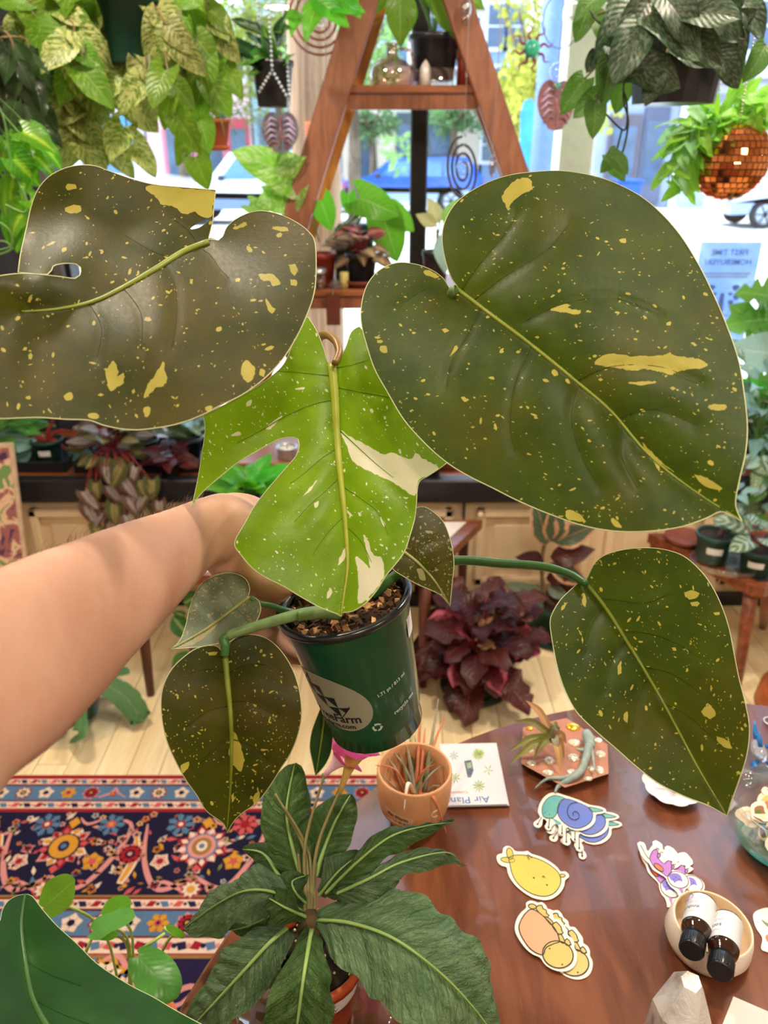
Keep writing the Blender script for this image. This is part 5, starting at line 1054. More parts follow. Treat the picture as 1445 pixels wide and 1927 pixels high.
# dark leafed hanging plant at the very left
c = PY(-60, 150, 1.85); t = thing('dark_hanging_plant', 'dark green glossy leafed hanging plant at the upper left', 'plant', c); hang_pot(t, c, .07, .12, blackpot)
dk = leafm('dark_glossy_leaf', S(30, 52, 30), S(52, 76, 40), 'plain', S(80, 100, 60), .25, .2, hv=.3)
for i, s_ in enumerate([((10, 60), (30, 120), (40, 200)), ((30, 90), (60, 150), (72, 235)), ((-10, 60), (5, 140), (15, 210)), ((40, 70), (55, 110), (50, 170)), ((20, 100), (40, 180), (60, 220)), ((0, 50), (25, 90), (30, 150)), ((45, 110), (75, 170), (80, 210))]):
    Y = 1.82 + .04 * i; strand(t, [PY(-60, 80, 1.85)] + [PY(*p, Y) for p in s_], 9, 'ovate', dk, .078, 300 + i, stemb, .002, .8, .5, .9, .6, .2, .012)
# two toned heart leaf vine, left edge
c = PY(-75, 175, 1.66); t = thing('heartleaf_vine', 'light green two toned vine trailing in loops against the dark boards at the left edge', 'plant', c); hang_pot(t, c, .06, .1, terra)
br = leafm('two_tone_leaf', S(70, 140, 30), S(150, 200, 50), 'center', S(170, 210, 80), .32, .5, S(150, 220, 30), .16, hv=.2)
for i, s_ in enumerate([((0, 205), (20, 300), (45, 370), (52, 405)), ((10, 220), (50, 270), (70, 330)), ((-10, 230), (5, 310), (20, 350)), ((0, 350), (32, 400), (45, 425)), ((30, 215), (62, 255), (80, 300)), ((0, 240), (15, 260), (30, 240))]):
    Y = 1.66 + .03 * i; strand(t, [PY(-75, 120, 1.66)] + [PY(*p, Y) for p in s_], 4, 'heart', br, .058, 330 + i, stemg, .0018, .95, .8, .6, .8, .4, .014)
for a_ in (((-20, 410), (15, 430), (22, 462), (-10, 472)), ((-20, 455), (10, 455), (20, 470), (-5, 480)), ((10, 385), (45, 400), (52, 385), (40, 350))):
    b = MB(); b.tube(spline([PY(*p, 1.66) for p in a_], 6), .0022, 6); b.build('vine', stemg, t)
# small terracotta hanging pot with thread leaves
c = PY(408, 284, 2.45); t = thing('hanging_terracotta_pot', 'small terracotta hanging pot with a price label and wispy thread leaves', 'plant', c)
pot_mesh(t, c + Vector((0, 0, .006)), .042, .075, terra, .72, .42, None, lab_dir=(-.6, -1, 0)); b = MB(); b.lathe([(.028, 0), (.036, .004), (.038, .014), (.034, .014), (.03, .006)], 28, 0, Matrix.Translation(c)); b.build('saucer', terra, t)
for k in range(3):
    a = k * 2.1; cord(t, c + Vector((math.cos(a) * .043, math.sin(a) * .043, .076)), Vector((c.x, c.y, 2.7)), .0009)
wis = pm('wispy_green', S(120, 170, 140), .5)
rnd = random.Random(6)
for i in range(34):
    a = rnd.uniform(-.9, 1.2) if i % 3 else rnd.random() * 6.28; L = rnd.uniform(.06, .17); d = Vector((math.cos(a), math.sin(a) * .5, 0)); p0 = c + Vector((0, 0, .075)); b = MB()
    b.tube(spline([p0, p0 + d * L * .5 + Vector((0, 0, rnd.uniform(.01, .06))), p0 + d * L + Vector((0, 0, rnd.uniform(-.07, .05)))], 4), taper(.0016, .0006, 9), 4); b.build('thread_leaf', wis, t)
# black pot with beaded hanger and thick leaves
c = PY(516, 202, 2.24); t = thing('beaded_hanging_pot', 'black pot with thick pointed leaves in a hanger of clear glass beads', 'plant', c); pot_mesh(t, c, .052, .105, blackpot, .8)
bead_m = pm('clear_bead', S(196, 210, 222), .12, .2, .9); ap = [PY(484, -30, 2.24), PY(503, -30, 2.2), PY(528, -30, 2.24)]
kn = PY(512, 132, 2.17); l0 = PY(488, 172, 2.19); r0_ = PY(542, 186, 2.19); bl = PY(489, 205, 2.22); brr = PY(543, 205, 2.22)
for a_, b__ in ((ap[1], kn), (kn, l0), (kn, r0_), (ap[2], r0_ + Vector((.004, .0, .01))), (ap[0], PY(487, 60, 2.3)), (PY(487, 60, 2.3), bl), (r0_, brr)): bead_chain(t, a_, b__, .0042, .0098, bead_m)
for a_ in ap: cord(t, a_, Vector((a_.x, a_.y, 2.7)), .001)
hoya = leafm('thick_pointed_leaf', S(36, 72, 40), S(70, 110, 60), 'center', S(120, 150, 90), .28, .25, None, .2, hv=.3)
hoya2 = leafm('thick_light_leaf', S(80, 140, 50), S(130, 180, 90), 'center', S(190, 210, 140), .28, .4, None, .18, hv=.25)
tp_ = c + Vector((0, 0, .095))
for base, tip, L, mt in (((500, 128), (425, 95), .12, hoya), ((505, 124), (438, 68), .115, hoya), ((500, 130), (462, 135), .06, hoya2), ((515, 126), (500, 60), .10, hoya2), ((520, 126), (505, 78), .09, hoya), ((530, 130), (548, 92), .07, hoya2), ((500, 95), (470, 60), .08, hoya), ((520, 90), (530, 30), .10, hoya), ((512, 60), (545, 45), .08, hoya2), ((508, 100), (460, 108), .1, hoya2), ((505, 70), (440, 30), .10, hoya)):
    p = PY(*base, 2.22); q_ = PY(*tip, 2.16); b = MB(); b.tube([tp_, (tp_ + p) / 2, p], .002, 5); b.build('stem', stemg, t); leaf(t, 'lance', mt, p, q_ - p, (0, -.8, .6), L, 1.15, 0, .35, .2)
# leaves reaching across the left rail's top
c = PY(560, -75, 2.45); t = thing('hanging_green_vine', 'bright green pointed leaves hanging down across the copper spiral', 'plant', c); hang_pot(t, c, .06, .09, blackpot)
for base, tip, L in (((585, -10), (640, 25), .13), ((600, -5), (580, 45), .12), ((560, 25), (545, 62), .07), ((610, 5), (660, 5), .12), ((535, 30), (575, 20), .06), ((640, -20), (668, 10), .1)):
    p = PY(*base, 2.42); q_ = PY(*tip, 2.36); b = MB(); b.tube([c + Vector((0, 0, .08)), p], .002, 5); b.build('stem', stemg, t); leaf(t, 'ovate', hl, p, q_ - p, (0, -1, .4), L, .75, 0, .2, .3)
# silvery scindapsus in the square black pot, top right
c = PY(1265, 196, 1.62); t = thing('silver_leaf_vine', 'silvery grey leafed vine spilling from a hanging black pot, upper right', 'plant', c); Mq = Matrix.Translation(c)
b = MB()
for z0, r0, z1, r1 in ((0, .064, .150, .079),):
    n = 24; prof = lambda r: [(math.copysign(abs(math.cos(a)) ** .6, math.cos(a)) * r, math.copysign(abs(math.sin(a)) ** .6, math.sin(a)) * r) for a in [2 * math.pi * i / n for i in range(n)]]
    lo = [(x, y, z0) for x, y in prof(r0)]; hi = [(x, y, z1) for x, y in prof(r1)]; lip = [(x, y, z1) for x, y in prof(r1 + .004)]; lip2 = [(x, y, z1 + .016) for x, y in prof(r1 + .004)]; inn = [(x, y, z1 - .012) for x, y in prof(r1 - .006)]
    vs = lo + hi + lip + lip2 + inn; fs = [list(range(n))[::-1]] + [(k * n + i, k * n + (i + 1) % n, (k + 1) * n + (i + 1) % n, (k + 1) * n + i) for k in range(4) for i in range(n)] + [[4 * n + i for i in range(n)]]
    b.add(vs, fs, 0, False, Mq @ Matrix.Rotation(.35, 4, 'Z'))
b.build('pot', blackpot, t)
for k in range(3): a = k * 2.1 + .4; cord(t, c + Vector((math.cos(a) * .08, math.sin(a) * .08, .16)), Vector((c.x, c.y, 2.7)))
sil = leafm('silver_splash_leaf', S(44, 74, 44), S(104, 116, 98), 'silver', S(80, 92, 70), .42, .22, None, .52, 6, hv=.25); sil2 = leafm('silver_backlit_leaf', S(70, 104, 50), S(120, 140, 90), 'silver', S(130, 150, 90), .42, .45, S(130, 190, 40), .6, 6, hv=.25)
tp_ = c + Vector((0, 0, .16))
LV = [((1225, 25), (1300, 60), .12, 0, 1.5), ((1205, 50), (1170, 120), .105, 0, 1.5), ((1290, 20), (1350, 20), .10, 0, 1.5), ((1180, 120), (1290, 142), .11, 0, 1.5), ((1240, 140), (1215, 195), .06, 0, 1.5), ((1165, 40), (1150, 130), .12, 0, 1.58), ((1150, 90), (1175, 130), .06, 0, 1.52), ((1150, 105), (1140, 172), .078, 1, 1.56), ((1110, 15), (1085, 65), .065, 1, 1.66), ((1120, 30), (1145, 70), .062, 1, 1.68), ((1125, 100), (1110, 125), .05, 0, 1.6), ((1100, 148), (1055, 210), .075, 1, 1.62), ((1135, 175), (1070, 222), .07, 1, 1.6), ((1120, 190), (1120, 240), .066, 1, 1.58), ((1180, 140), (1160, 200), .075, 1, 1.70), ((1200, 130), (1185, 140), .06, 1, 1.7), ((1335, 25), (1410, 110), .12, 0, 1.6), ((1340, 60), (1395, 120), .11, 1, 1.62), ((1350, 100), (1405, 160), .075, 0, 1.55), ((1440, 85), (1415, 142), .07, 1, 1.6), ((1365, 55), (1420, 20), .06, 0, 1.6), ((1275, 60), (1340, 90), .10, 0, 1.52), ((1260, 80), (1310, 100), .085, 0, 1.55), ((1160, 285), (1130, 330), .05, 1, 1.58), ((1145, 290), (1185, 318), .055, 1, 1.56), ((1150, 315), (1180, 335), .04, 1, 1.6), ((1220, 5), (1190, 55), .10, 0, 1.56), ((1250, -5), (1290, 30), .1, 0, 1.5), ((1320, -10), (1370, 40), .11, 0, 1.55), ((1190, -10), (1165, 30), .1, 0, 1.6), ((1390, 0), (1430, 30), .08, 0, 1.6), ((1130, -10), (1100, 10), .07, 1, 1.64), ((1300, 95), (1330, 105), .06, 0, 1.56)]
for i, (bs, tp, L, mt, Y) in enumerate(LV):
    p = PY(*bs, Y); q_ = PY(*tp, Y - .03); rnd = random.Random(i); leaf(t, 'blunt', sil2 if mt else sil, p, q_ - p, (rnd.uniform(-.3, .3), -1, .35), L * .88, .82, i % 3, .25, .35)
    if bs[1] < 200: b = MB(); b.tube(spline([tp_ + Vector((rnd.uniform(-.04, .04), rnd.uniform(-.05, .0), 0)), (tp_ + p) / 2 + Vector((0, 0, .02)), p], 4), .0018, 5); b.build('stem', stemb, t)
for pts in (((1180, 100), (1172, 180), (1182, 230), (1170, 290), (1155, 300)), ((1172, 170), (1180, 200), (1175, 245), (1140, 215)), ((1170, 245), (1160, 285), (1158, 300)), ((1320, 110), (1330, 150), (1350, 150), (1370, 125)), ((1180, 110), (1150, 160), (1120, 180)), ((1170, 60), (1130, 45), (1110, 20)), ((1360, 60), (1400, 75), (1398, 50))):
    b = MB(); b.tube(spline([PY(*p, 1.58) for p in pts], 6), .0019, 6); b.build('vine', pm('dark_vine', S(62, 76, 56), .5), t)
# mirrored ball planter
c = PY(1374, 300, 1.86); t = thing('mirror_ball_planter', 'hanging planter ball of copper mirror tiles with bright green vine', 'plant', c); RB = .083
gold_t = pm('copper_mirror_tile', S(236, 150, 92), .06, 1.0, var=.05, vs=60); grout = pm('ball_grout', S(90, 60, 46), .6)
b = MB(); pr = [(max(.001, RB * .985 * math.cos(a)), RB * .985 * math.sin(a)) for a in [-math.pi / 2 + math.pi * .80 * i / 14 for i in range(15)]]; b.lathe(pr, 32, 0, Matrix.Translation(c), (True, True)); ballo = b.build('ball', grout, t)
TM = {}; rnd = random.Random(4); cnt = 0
for i in range(15):
    la = -math.pi / 2 + math.pi * .8 * (i + .5) / 15; n = max(4, int(2 * math.pi * math.cos(la) * RB / .0132))
    for j in range(n):
        lo_ = 2 * math.pi * (j + .5 * (i % 2)) / n; nv = Vector((math.cos(la) * math.cos(lo_), math.cos(la) * math.sin(lo_), math.sin(la)))
        if nv.y > .25: continue
        if 'q' not in TM: q = MB(); q.box((0, 0, 0), (.0118, .0118, .0022), 0, None, .0004); TM['q'] = q.mesh('mirror_tile', gold_t)
        nv2 = (nv + Vector((rnd.uniform(-.03, .03), rnd.uniform(-.03, .03), rnd.uniform(-.03, .03)))).normalized()
        put('mirror_tile', TM['q'], t, frame(c + nv * RB, nv2, (-nv.y, nv.x, 0.001))); cnt += 1
s_ = MB(); s_.lathe([(RB * .55, RB * .8), (.001, RB * .82)], 24, 0, Matrix.Translation(c), (False, True)); s_.build('soil', soil_dark, t)
chain_m = pm('chain_metal', S(200, 190, 185), .3, .8)
for px, py in ((1340, 215), (1440, 205), (1385, 250)):
    p0 = PY(px, py + 20, 1.86 - (.05 if px == 1385 else 0)); bead_chain(t, p0, Vector((c.x, c.y, 2.7)), .0024, .0066, chain_m)
lime = leafm('lime_vine_leaf', S(110, 176, 50), S(150, 206, 80), 'plain', S(180, 220, 110), .35, .5, S(160, 230, 40), hv=.25); lime2 = leafm('bluish_vine_leaf', S(120, 180, 120), S(160, 205, 150), 'plain', None, .35, .45, hv=.2)
for i, s_ in enumerate([((1330, 235), (1290, 255), (1262, 300), (1258, 345)), ((1340, 240), (1300, 270), (1290, 330), (1285, 360)), ((1320, 230), (1280, 235), (1262, 260)), ((1360, 235), (1340, 280), (1310, 300)), ((1380, 225), (1395, 260), (1370, 300)), ((1400, 215), (1430, 210), (1445, 230)), ((1330, 225), (1300, 245), (1275, 290), (1270, 345)), ((1410, 210), (1430, 200), (1440, 180)), ((1345, 230), (1330, 260), (1300, 285), (1272, 320)), ((1360, 215), (1340, 205), (1310, 215)), ((1385, 215), (1410, 240), (1440, 250)), ((1395, 210), (1380, 190), (1420, 190)), ((1350, 225), (1320, 245), (1310, 275)), ((1370, 225), (1360, 250), (1340, 262))]):
    Y = 1.80 + .015 * (i % 6); strand(t, [c + Vector((0, 0, RB * .85))] + [PY(*p, Y) for p in s_], 9 if len(s_) == 4 else 7, 'heart', lime2 if i in (2, 6) else lime, .052, 500 + i, stemg, .0012, .72, .8, .5, .7, .2, .008)
# printed notice stuck to the glass, seen from its back
q = [PY(1315, 455, GLASS - .006), PY(1442, 452, GLASS - .006), PY(1425, 650, GLASS - .006), PY(1338, 650, GLASS - .006)]
pmn = N('thin_notice_paper'); v = pmn.coord(); f = pmn.noise(v, 7, 3); cc = pmn.mix(pmn.step(f, .35, .7), S(176, 208, 246), S(214, 234, 252)); b_ = pmn.pbr(cc, .6); tl = pmn.n('BsdfTranslucent'); pmn.l(cc, tl.inputs[0]); x = pmn.n('MixShader'); x.inputs[0].default_value = .62; pmn.l(b_.outputs[0], x.inputs[1]); pmn.l(tl.outputs[0], x.inputs[2]); notice_m = pmn.done(x)
x0, x1 = q[0].x + .008, q[1].x - .012; z1, z0 = q[0].z, q[3].z; t = thing('window_notice', 'pale blue home buyer notice stuck to the window glass, print seen reversed', 'poster', ((x0 + x1) / 2, GLASS - .006, z0))
b = MB(); b.box(((x0 + x1) / 2, GLASS - .0045, (z0 + z1) / 2), (x1 - x0, .001, z1 - z0)); b.build('paper', notice_m, t)
ink = pm('notice_ink_blue', S(96, 130, 222), .6); ink2 = pm('notice_ink_soft', S(150, 184, 240), .6); W_ = x1 - x0; Hh = z1 - z0; xm = (x0 + x1) / 2
def nM(u, vv): return frame((xm + u * W_, GLASS - .0056, z1 - vv * Hh), (0, -1, 0), (1, 0, 0))
lettering(t, 'FIRST TIME', W_ * .125, nM(0, .10), ink, True, True); lettering(t, 'HOMEBUYER?', W_ * .125, nM(.0, .19), ink, True, True)
b = MB()
for vv, u0, u1 in ((.295, -.40, .40), (.325, -.34, .36), (.70, -.2, .15), (.76, -.2, .12), (.82, -.22, .14), (.88, -.1, .08)):
    b.box(((xm + (u0 + u1) / 2 * W_), GLASS - .0056, z1 - vv * Hh), ((u1 - u0) * W_, .0006, Hh * .018))
b.build('text_lines', ink2, t)
b = MB()
for s_ in (-1, 1):
    for (u, vv, r) in ((.20, .43, .05), (.13, .49, .03), (.24, .52, .05), (.16, .57, .04), (.22, .62, .035)): b.prism([(math.cos(a) * r * W_ * (1.2 + .3 * math.sin(3 * a)), math.sin(a) * r * W_) for a in [k * .5236 for k in range(12)]], 0, .0006, 0, nM(s_ * u, vv))
b.prism([(-.06 * W_, -.25 * W_), (.06 * W_, -.25 * W_), (.03 * W_, .1 * W_), (-.03 * W_, .1 * W_)], 0, .0005, 0, nM(0, .54)); b.build('print', ink, t)
# ================================================================== plants on the window platform
PT = SILLZ - .003
beg1 = leafm('silver_red_begonia_leaf', S(110, 84, 70), S(180, 170, 170), 'center', S(90, 50, 50), .35, .3, None, .3, hv=.3, bump=.4); beg2 = leafm('olive_begonia_leaf', S(92, 98, 54), S(160, 150, 96), 'center', S(110, 70, 60), .38, .35, None, .26, hv=.3, bump=.4)
calm = leafm('striped_calathea_leaf', S(58, 92, 56), S(170, 190, 150), 'stripes', S(190, 200, 160), .35, .3, None, sc=7, hv=.25); grn = leafm('mid_green_leaf', S(70, 128, 52), S(104, 160, 80), 'plain', S(150, 190, 120), .32, .4, S(140, 200, 50), hv=.25); bluel = leafm('cool_blue_green_leaf', S(96, 140, 140), S(130, 170, 160), 'plain', S(170, 200, 190), .25, .3, None, hv=.3)
redl = leafm('red_new_leaf', S(180, 50, 32), S(150, 40, 30), 'plain', S(220, 90, 60), .3, .45, S(230, 70, 30), hv=.1); dkred = leafm('dark_red_leaf', S(92, 28, 30), S(60, 20, 24), 'plain', S(140, 50, 50), .4, .3, hv=.3)
def sillpot(px, py, Y, name, label, r, h, mat, lab=True, cat='plant', z=PT, taper_=.8):
    c = Vector((PXx(px, Y, z), Y, z)); t = thing(name, label, cat, c); pot_mesh(t, c, r, h, mat, taper_, .42 if lab else False, lab_dir=(.1, -1, 0)); return t, c + Vector((0, 0, h * .9))
# two black growers trays along the left
for k, (px0, px1, lb) in enumerate(((-60, 150, 'shallow black growers tray at the left end of the window platform'), (165, 395, 'shallow black growers tray under the begonias on the window platform'))):
    x0 = PXx(px0, 2.6, PT); x1 = PXx(px1, 2.6, PT); cx = (x0 + x1) / 2; wd = x1 - x0; t = thing('growers_tray', lb, 'tray', (cx, 2.6, PT), 'black growers trays')
    b = MB(); b.box((cx, 2.6, PT + .004), (wd, .26, .006)); b.build('base', blackpot, t)
    for (c_, s_) in (((cx, 2.472, PT + .02), (wd, .006, .04)), ((cx, 2.728, PT + .02), (wd, .006, .04)), ((x0 + .003, 2.6, PT + .02), (.006, .25, .04)), ((x1 - .003, 2.6, PT + .02), (.006, .25, .04))): b = MB(); b.box(c_, s_, 0, None, .002); b.build('side', blackpot, t)
TZ2 = PT + .008
t, tp = sillpot(12, 0, 2.58, 'potted_green_plant', 'bushy green plant in a black pot with pale label, far left of the platform', .062, .09, blackpot, True, z=TZ2); rosette(t, tp, 22, 'lance', grn, .12, (10, 75), .04, 1.4, 21, facing=.3); rosette(t, tp, 9, 'ovate', leafm('yellow_olive_leaf', S(130, 130, 30), S(160, 150, 50), 'plain', None, .4, .4), .16, (40, 80), .14, .8, 22, facing=.4)
t, tp = sillpot(95, 0, 2.56, 'red_stemmed_plant', 'plant with bright red stems and a red curled leaf in a green pot', .052, .085, greenpot, True, z=TZ2)
for (q, L, mt, kind) in (((100, 800), .0, None, ''), ((70, 830), .17, bluel, 'ovate'), ((60, 850), .16, bluel, 'ovate'), ((110, 780), .15, redl, 'lance'), ((135, 812), .13, redl, 'lance'), ((128, 850), .12, bluel, 'ovate'), ((40, 830), .16, grn, 'ovate')):
    p = PY(q[0], q[1], 2.56); b = MB(); b.tube(spline([tp, (tp + p) / 2 + Vector((.0, 0, .02)), p], 5), taper(.0065, .003, 11), 7); b.build('stem', stemr, t)
    if L: leaf(t, kind, mt, p, (p - tp).normalized() * .6 + Vector(((q[0] - 95) * .012, -.2, .12)), (0, -1, .5), L, .8, 0, .2, .3)
t, tp = sillpot(215, 0, 2.50, 'trailing_begonia', 'bronze and silver leafed begonia trailing over the edge of the black tray', .06, .075, blackpot, False, z=TZ2)
rosette(t, tp, 24, 'ovate', beg2, .075, (-10, 70), .07, 1.25, 31, stemr, facing=.6, droop=.4); rosette(t, tp, 14, 'ovate', beg1, .07, (20, 80), .09, 1.2, 32, stemr, facing=.6)
rnd = random.Random(9)
for i, (px, py) in enumerate(((180, 910), (205, 915), (235, 905), (265, 905), (165, 950), (190, 965), (215, 950), (245, 935), (275, 925), (180, 990), (210, 985), (240, 970), (270, 955), (300, 945), (160, 925), (225, 880), (255, 880), (200, 880), (285, 905))):
    p = PY(px, py, 2.36); b = MB(); b.tube(spline([tp, Vector(((tp.x + p.x) / 2, 2.42, max(tp.z, p.z) + .01)), p], 4), .002, 5); b.build('stem', stemr, t)
    leaf(t, 'heart', beg1 if i % 3 else beg2, p, (rnd.uniform(-.6, .6), -.3, -.7), (rnd.uniform(-.3, .3), -1, .6), rnd.uniform(.055, .085), .95, i % 3, .2, .3)
for px, py in ((300, 960), (288, 978), (210, 1000), (260, 990)):
    p = PY(px, py, 2.34); leaf(t, 'ovate', redl if px > 250 else dkred, p, (rnd.uniform(-.4, .4), -.2, -.8), (0, -1, .5), .06, .9, 0)
t, tp = sillpot(240, 0, 2.78, 'string_leaf_plant', 'grey leafed plant in a tall dark green pot at the back of the platform', .078, .16, greenpot, False); rosette(t, tp, 22, 'round', leafm('grey_green_leaf', S(120, 140, 130), S(150, 166, 150), 'plain', None, .4, .3), .055, (0, 70), .06, 1.0, 41, facing=.4)
t, tp = sillpot(275, 0, 2.60, 'arrow_leaf_plant', 'plant with long pale stems and grey green arrow leaves between the begonia and calathea', .05, .07, blackpot, False, z=TZ2); rosette(t, tp, 9, 'heart', leafm('arrow_grey_leaf', S(110, 140, 110), S(150, 170, 140), 'center', S(170, 190, 160), .35, .35, None, .16), .09, (20, 75), .13, .7, 42, stemg, facing=.5)
t, tp = sillpot(352, 0, 2.58, 'striped_calathea', 'calathea with striped upright leaves in a black pot, right end of the trays', .06, .085, blackpot, False, z=TZ2); rosette(t, tp, 20, 'ovate', calm, .13, (35, 82), .07, .72, 43, facing=.4); rosette(t, tp, 8, 'ovate', bluel, .12, (40, 75), .10, .8, 44, facing=.5)
t, tp = sillpot(322, 0, 2.46, 'dark_red_begonia', 'small dark red leafed begonia at the front edge of the platform behind the forearm', .04, .05, blackpot, False); rosette(t, tp, 16, 'heart', dkred, .06, (-5, 60), .05, 1, 45, stemr, facing=.5)
c = Vector((PXx(470, 2.5, PT), 2.5, PT)); t = thing('peace_lily', 'fresh green narrow leafed plant in front of the lower ladder shelf, above the wrist', 'plant', Vector((PXx(470, 2.33, .405), 2.33, .405)))
cc_ = Vector((PXx(470, 2.33, .405), 2.33, .405)); pot_mesh(t, cc_, .045, .075, blackpot); fresh = leafm('fresh_green_leaf', S(66, 160, 40), S(96, 186, 60), 'plain', S(140, 210, 100), .3, .45, S(120, 220, 30), hv=.2)
rosette(t, cc_ + Vector((0, 0, .07)), 22, 'lance', fresh, .12, (35, 85), .04, 1.35, 46, facing=.4, droop=.3); rosette(t, cc_ + Vector((0.02, 0, .07)), 5, 'lance', fresh, .15, (70, 85), .03, 1.3, 47, facing=.6, droop=.15)
t, tp = sillpot(812, 0, 2.46, 'purple_plant', 'small purple and lilac leafed plant on the platform right of the pale green leaf', .035, .045, blackpot, False); rosette(t, tp, 16, 'ovate', leafm('purple_leaf', S(120, 70, 120), S(200, 140, 190), 'center', S(90, 50, 96), .4, .4, None, .2), .055, (0, 70), .04, .9, 48, facing=.4)
for px, Y, z_, kind, mt, L, n, lb, sd, W in ((1440, 2.80, 0, 'monstera', grn, .20, 7, 'split leafed monstera at the right end of the window', 51, .9), (1416, 2.56, 0, 'ovate', bluel, .12, 34, 'cool green leafed plant in the right window corner, above the wedge table', 52, .7), (1480, 2.66, 0, 'ovate', grn, .12, 22, 'mid green leafed plant cut off by the right edge on the platform', 53, .8), (1410, 2.70, 0, 'ovate', leafm('pink_green_leaf', S(120, 150, 90), S(220, 170, 150), 'edge', S(220, 170, 160), .35, .4, None, .36), .1, 14, 'pink edged plant behind the cool green plant at the right', 54, .7)):
    t, tp = sillpot(px, 0, Y, 'potted_sill_plant', lb, .055, .09, blackpot, False)
    if kind == 'monstera':
        for q0, q1, L_ in (((1452, 640), (1390, 560), .2), ((1460, 600), (1405, 600), .2), ((1455, 560), (1420, 545), .16), ((1450, 720), (1405, 700), .1)):
            p = PY(*q0, 2.74); p1 = PY(*q1, 2.66); b = MB(); b.tube(spline([tp, (tp + p) / 2 + Vector((.04, 0, 0)), p], 5), .0035, 6); b.build('stem', stemg, t); leaf(t, 'monstera', grn, p, p1 - p, (-.2, -1, .5), L_, .9, 0, .15, .25)
        for q0, q1, L_, mt_ in (((1450, 665), (1385, 655), .17, pale_b), ((1420, 745), (1400, 700), .1, fresh), ((1430, 760), (1440, 710), .1, fresh), ((1412, 770), (1398, 720), .06, redl)):  # pale blue leaf: the window's sky sheen is painted into its colour
            p = PY(*q0, 2.66); p1 = PY(*q1, 2.58); b = MB(); b.tube([tp, p], .0025, 6); b.build('stem', stemg, t); leaf(t, 'heart', mt_, p, p1 - p, (0, -1, .3), L_, .95, 1, .2, .2)
    else:
        if sd == 52:
            rq = random.Random(5)
            for i in range(20):
                p = PY(rq.uniform(1400, 1450), rq.uniform(850, 985), 2.40); leaf(t, 'ovate', (bluel, grn, pale_b, calm)[i % 4], p, (rq.uniform(-1, .6), -.4, rq.uniform(-.6, .2)), (0, -1, .7), .10, .75, i % 3, .2, .3); b = MB(); b.tube(spline([tp, Vector(((tp.x + p.x) / 2, 2.46, max(tp.z, p.z) + .02)), p], 4), .002, 5); b.build('stem', stemg, t)
        rosette(t, tp, n, kind, mt, L, (15, 85), .12, W, sd, facing=.5); rosette(t, tp + Vector((0, 0, .05)), n // 2, kind, mt, L * .9, (40, 85), .24 if sd != 53 else .16, W, sd + 40, facing=.5)

# ================================================================== side tables in front of the bulkhead
teak = woodm('table_teak', S(110, 56, 32), S(150, 84, 50), .35, (2, 9, 9), .2, 6); teak_d = woodm('dark_leg_wood', S(70, 34, 26), S(104, 54, 40), .4, (9, 9, .9), 0, 5)
whitetop = pm('white_laminate', S(232, 222, 212), .35, var=.03)
def ins(poly, k):
    c = sum((Vector((*p, 0)) for p in poly), Vector()) / len(poly); return [(p[0] + (c.x - p[0]) * k, p[1] + (c.y - p[1]) * k) for p in poly]
LT = .40; pl = [tuple(PZ(x, y, LT).xy) for x, y in ((908, 978), (800, 1082), (300, 1082), (330, 978))]
t = thing('coffee_table', 'low wooden table with white inset top and dark tapered legs, behind the green pot', 'table', (sum(p[0] for p in pl) / 4, sum(p[1] for p in pl) / 4, 0))
b = MB(); b.prism(pl, LT - .032, LT - .001); b.build('top_frame', teak, t); b = MB(); b.prism(ins(pl, .1), LT - .004, LT + .001); b.build('top_panel', whitetop, t)
def tleg(t, a, foot, r0=.019, r1=.012, mat=None): b = MB(); b.tube([a, (Vector(a) + Vector(foot)) / 2, foot], [r0, (r0 + r1) / 2 + .001, r1], 12); b.build('leg', mat or teak_d, t)
for (x, y), (fx, fy) in zip(((875, 1010), (800, 1088), (262, 1088), (345, 1010)), ((868, 1128), (795, 1292), (284, 1308), (330, 1128))):
    f = PZ(fx, fy, 0); a = PZ(x, y, LT - .03); a = Vector((a.x * .75 + f.x * .25, a.y * .6 + f.y * .4, LT - .03)); tleg(t, a, f + Vector((0, 0, .002)))
RTZ = .37; pr = [tuple(PZ(x, y, RTZ).xy) for x, y in ((1220, 1003), (1418, 1104), (1440, 1106), (1660, 1010), (1640, 995))]
t = thing('wedge_table', 'low wedge shaped wooden table with dark inset top at the right, holding two potted plants', 'table', (1.25, 2.15, 0))
b = MB(); b.prism(pr, RTZ - .034, RTZ - .001); b.build('top_frame', teak, t); b = MB(); b.prism(ins(pr, .16), RTZ - .004, RTZ + .001); b.build('top_panel', pm('slate_top', S(48, 46, 52), .5), t)
for (x, y), (fx, fy) in zip(((1234, 1012), (1415, 1108), (1446, 1108), (1640, 1004)), ((1238, 1126), (1384, 1300), (1436, 1180), (1640, 1126))):
    f = PZ(fx, fy, 0); a = PZ(x, y, RTZ - .03); tleg(t, a + (f - a) * .08 * 0, f + Vector((0, 0, .002)), .021, .014, teak)
c = PZ(1388, 1062, RTZ + .002); sc_ = thing('clear_saucer', 'clear plastic saucer under the two pots on the wedge table', 'saucer', c)
b = MB(); b.lathe([(.135, .0), (.142, .018), (.145, .018), (.138, -.001)], 40, 0, Matrix.Translation(c) @ Matrix.Diagonal((1, .62, 1, 1)), (True, False)); b.build('dish', clearpl, sc_)
c = PZ(1338, 1052, RTZ + .004); t = thing('pink_stemmed_cutting', 'dark green labelled pot with a single pink stem on the clear saucer', 'plant', c); pot_mesh(t, c, .055, .09, greenpot, .82, .45, lab_dir=(-.35, -1, 0))
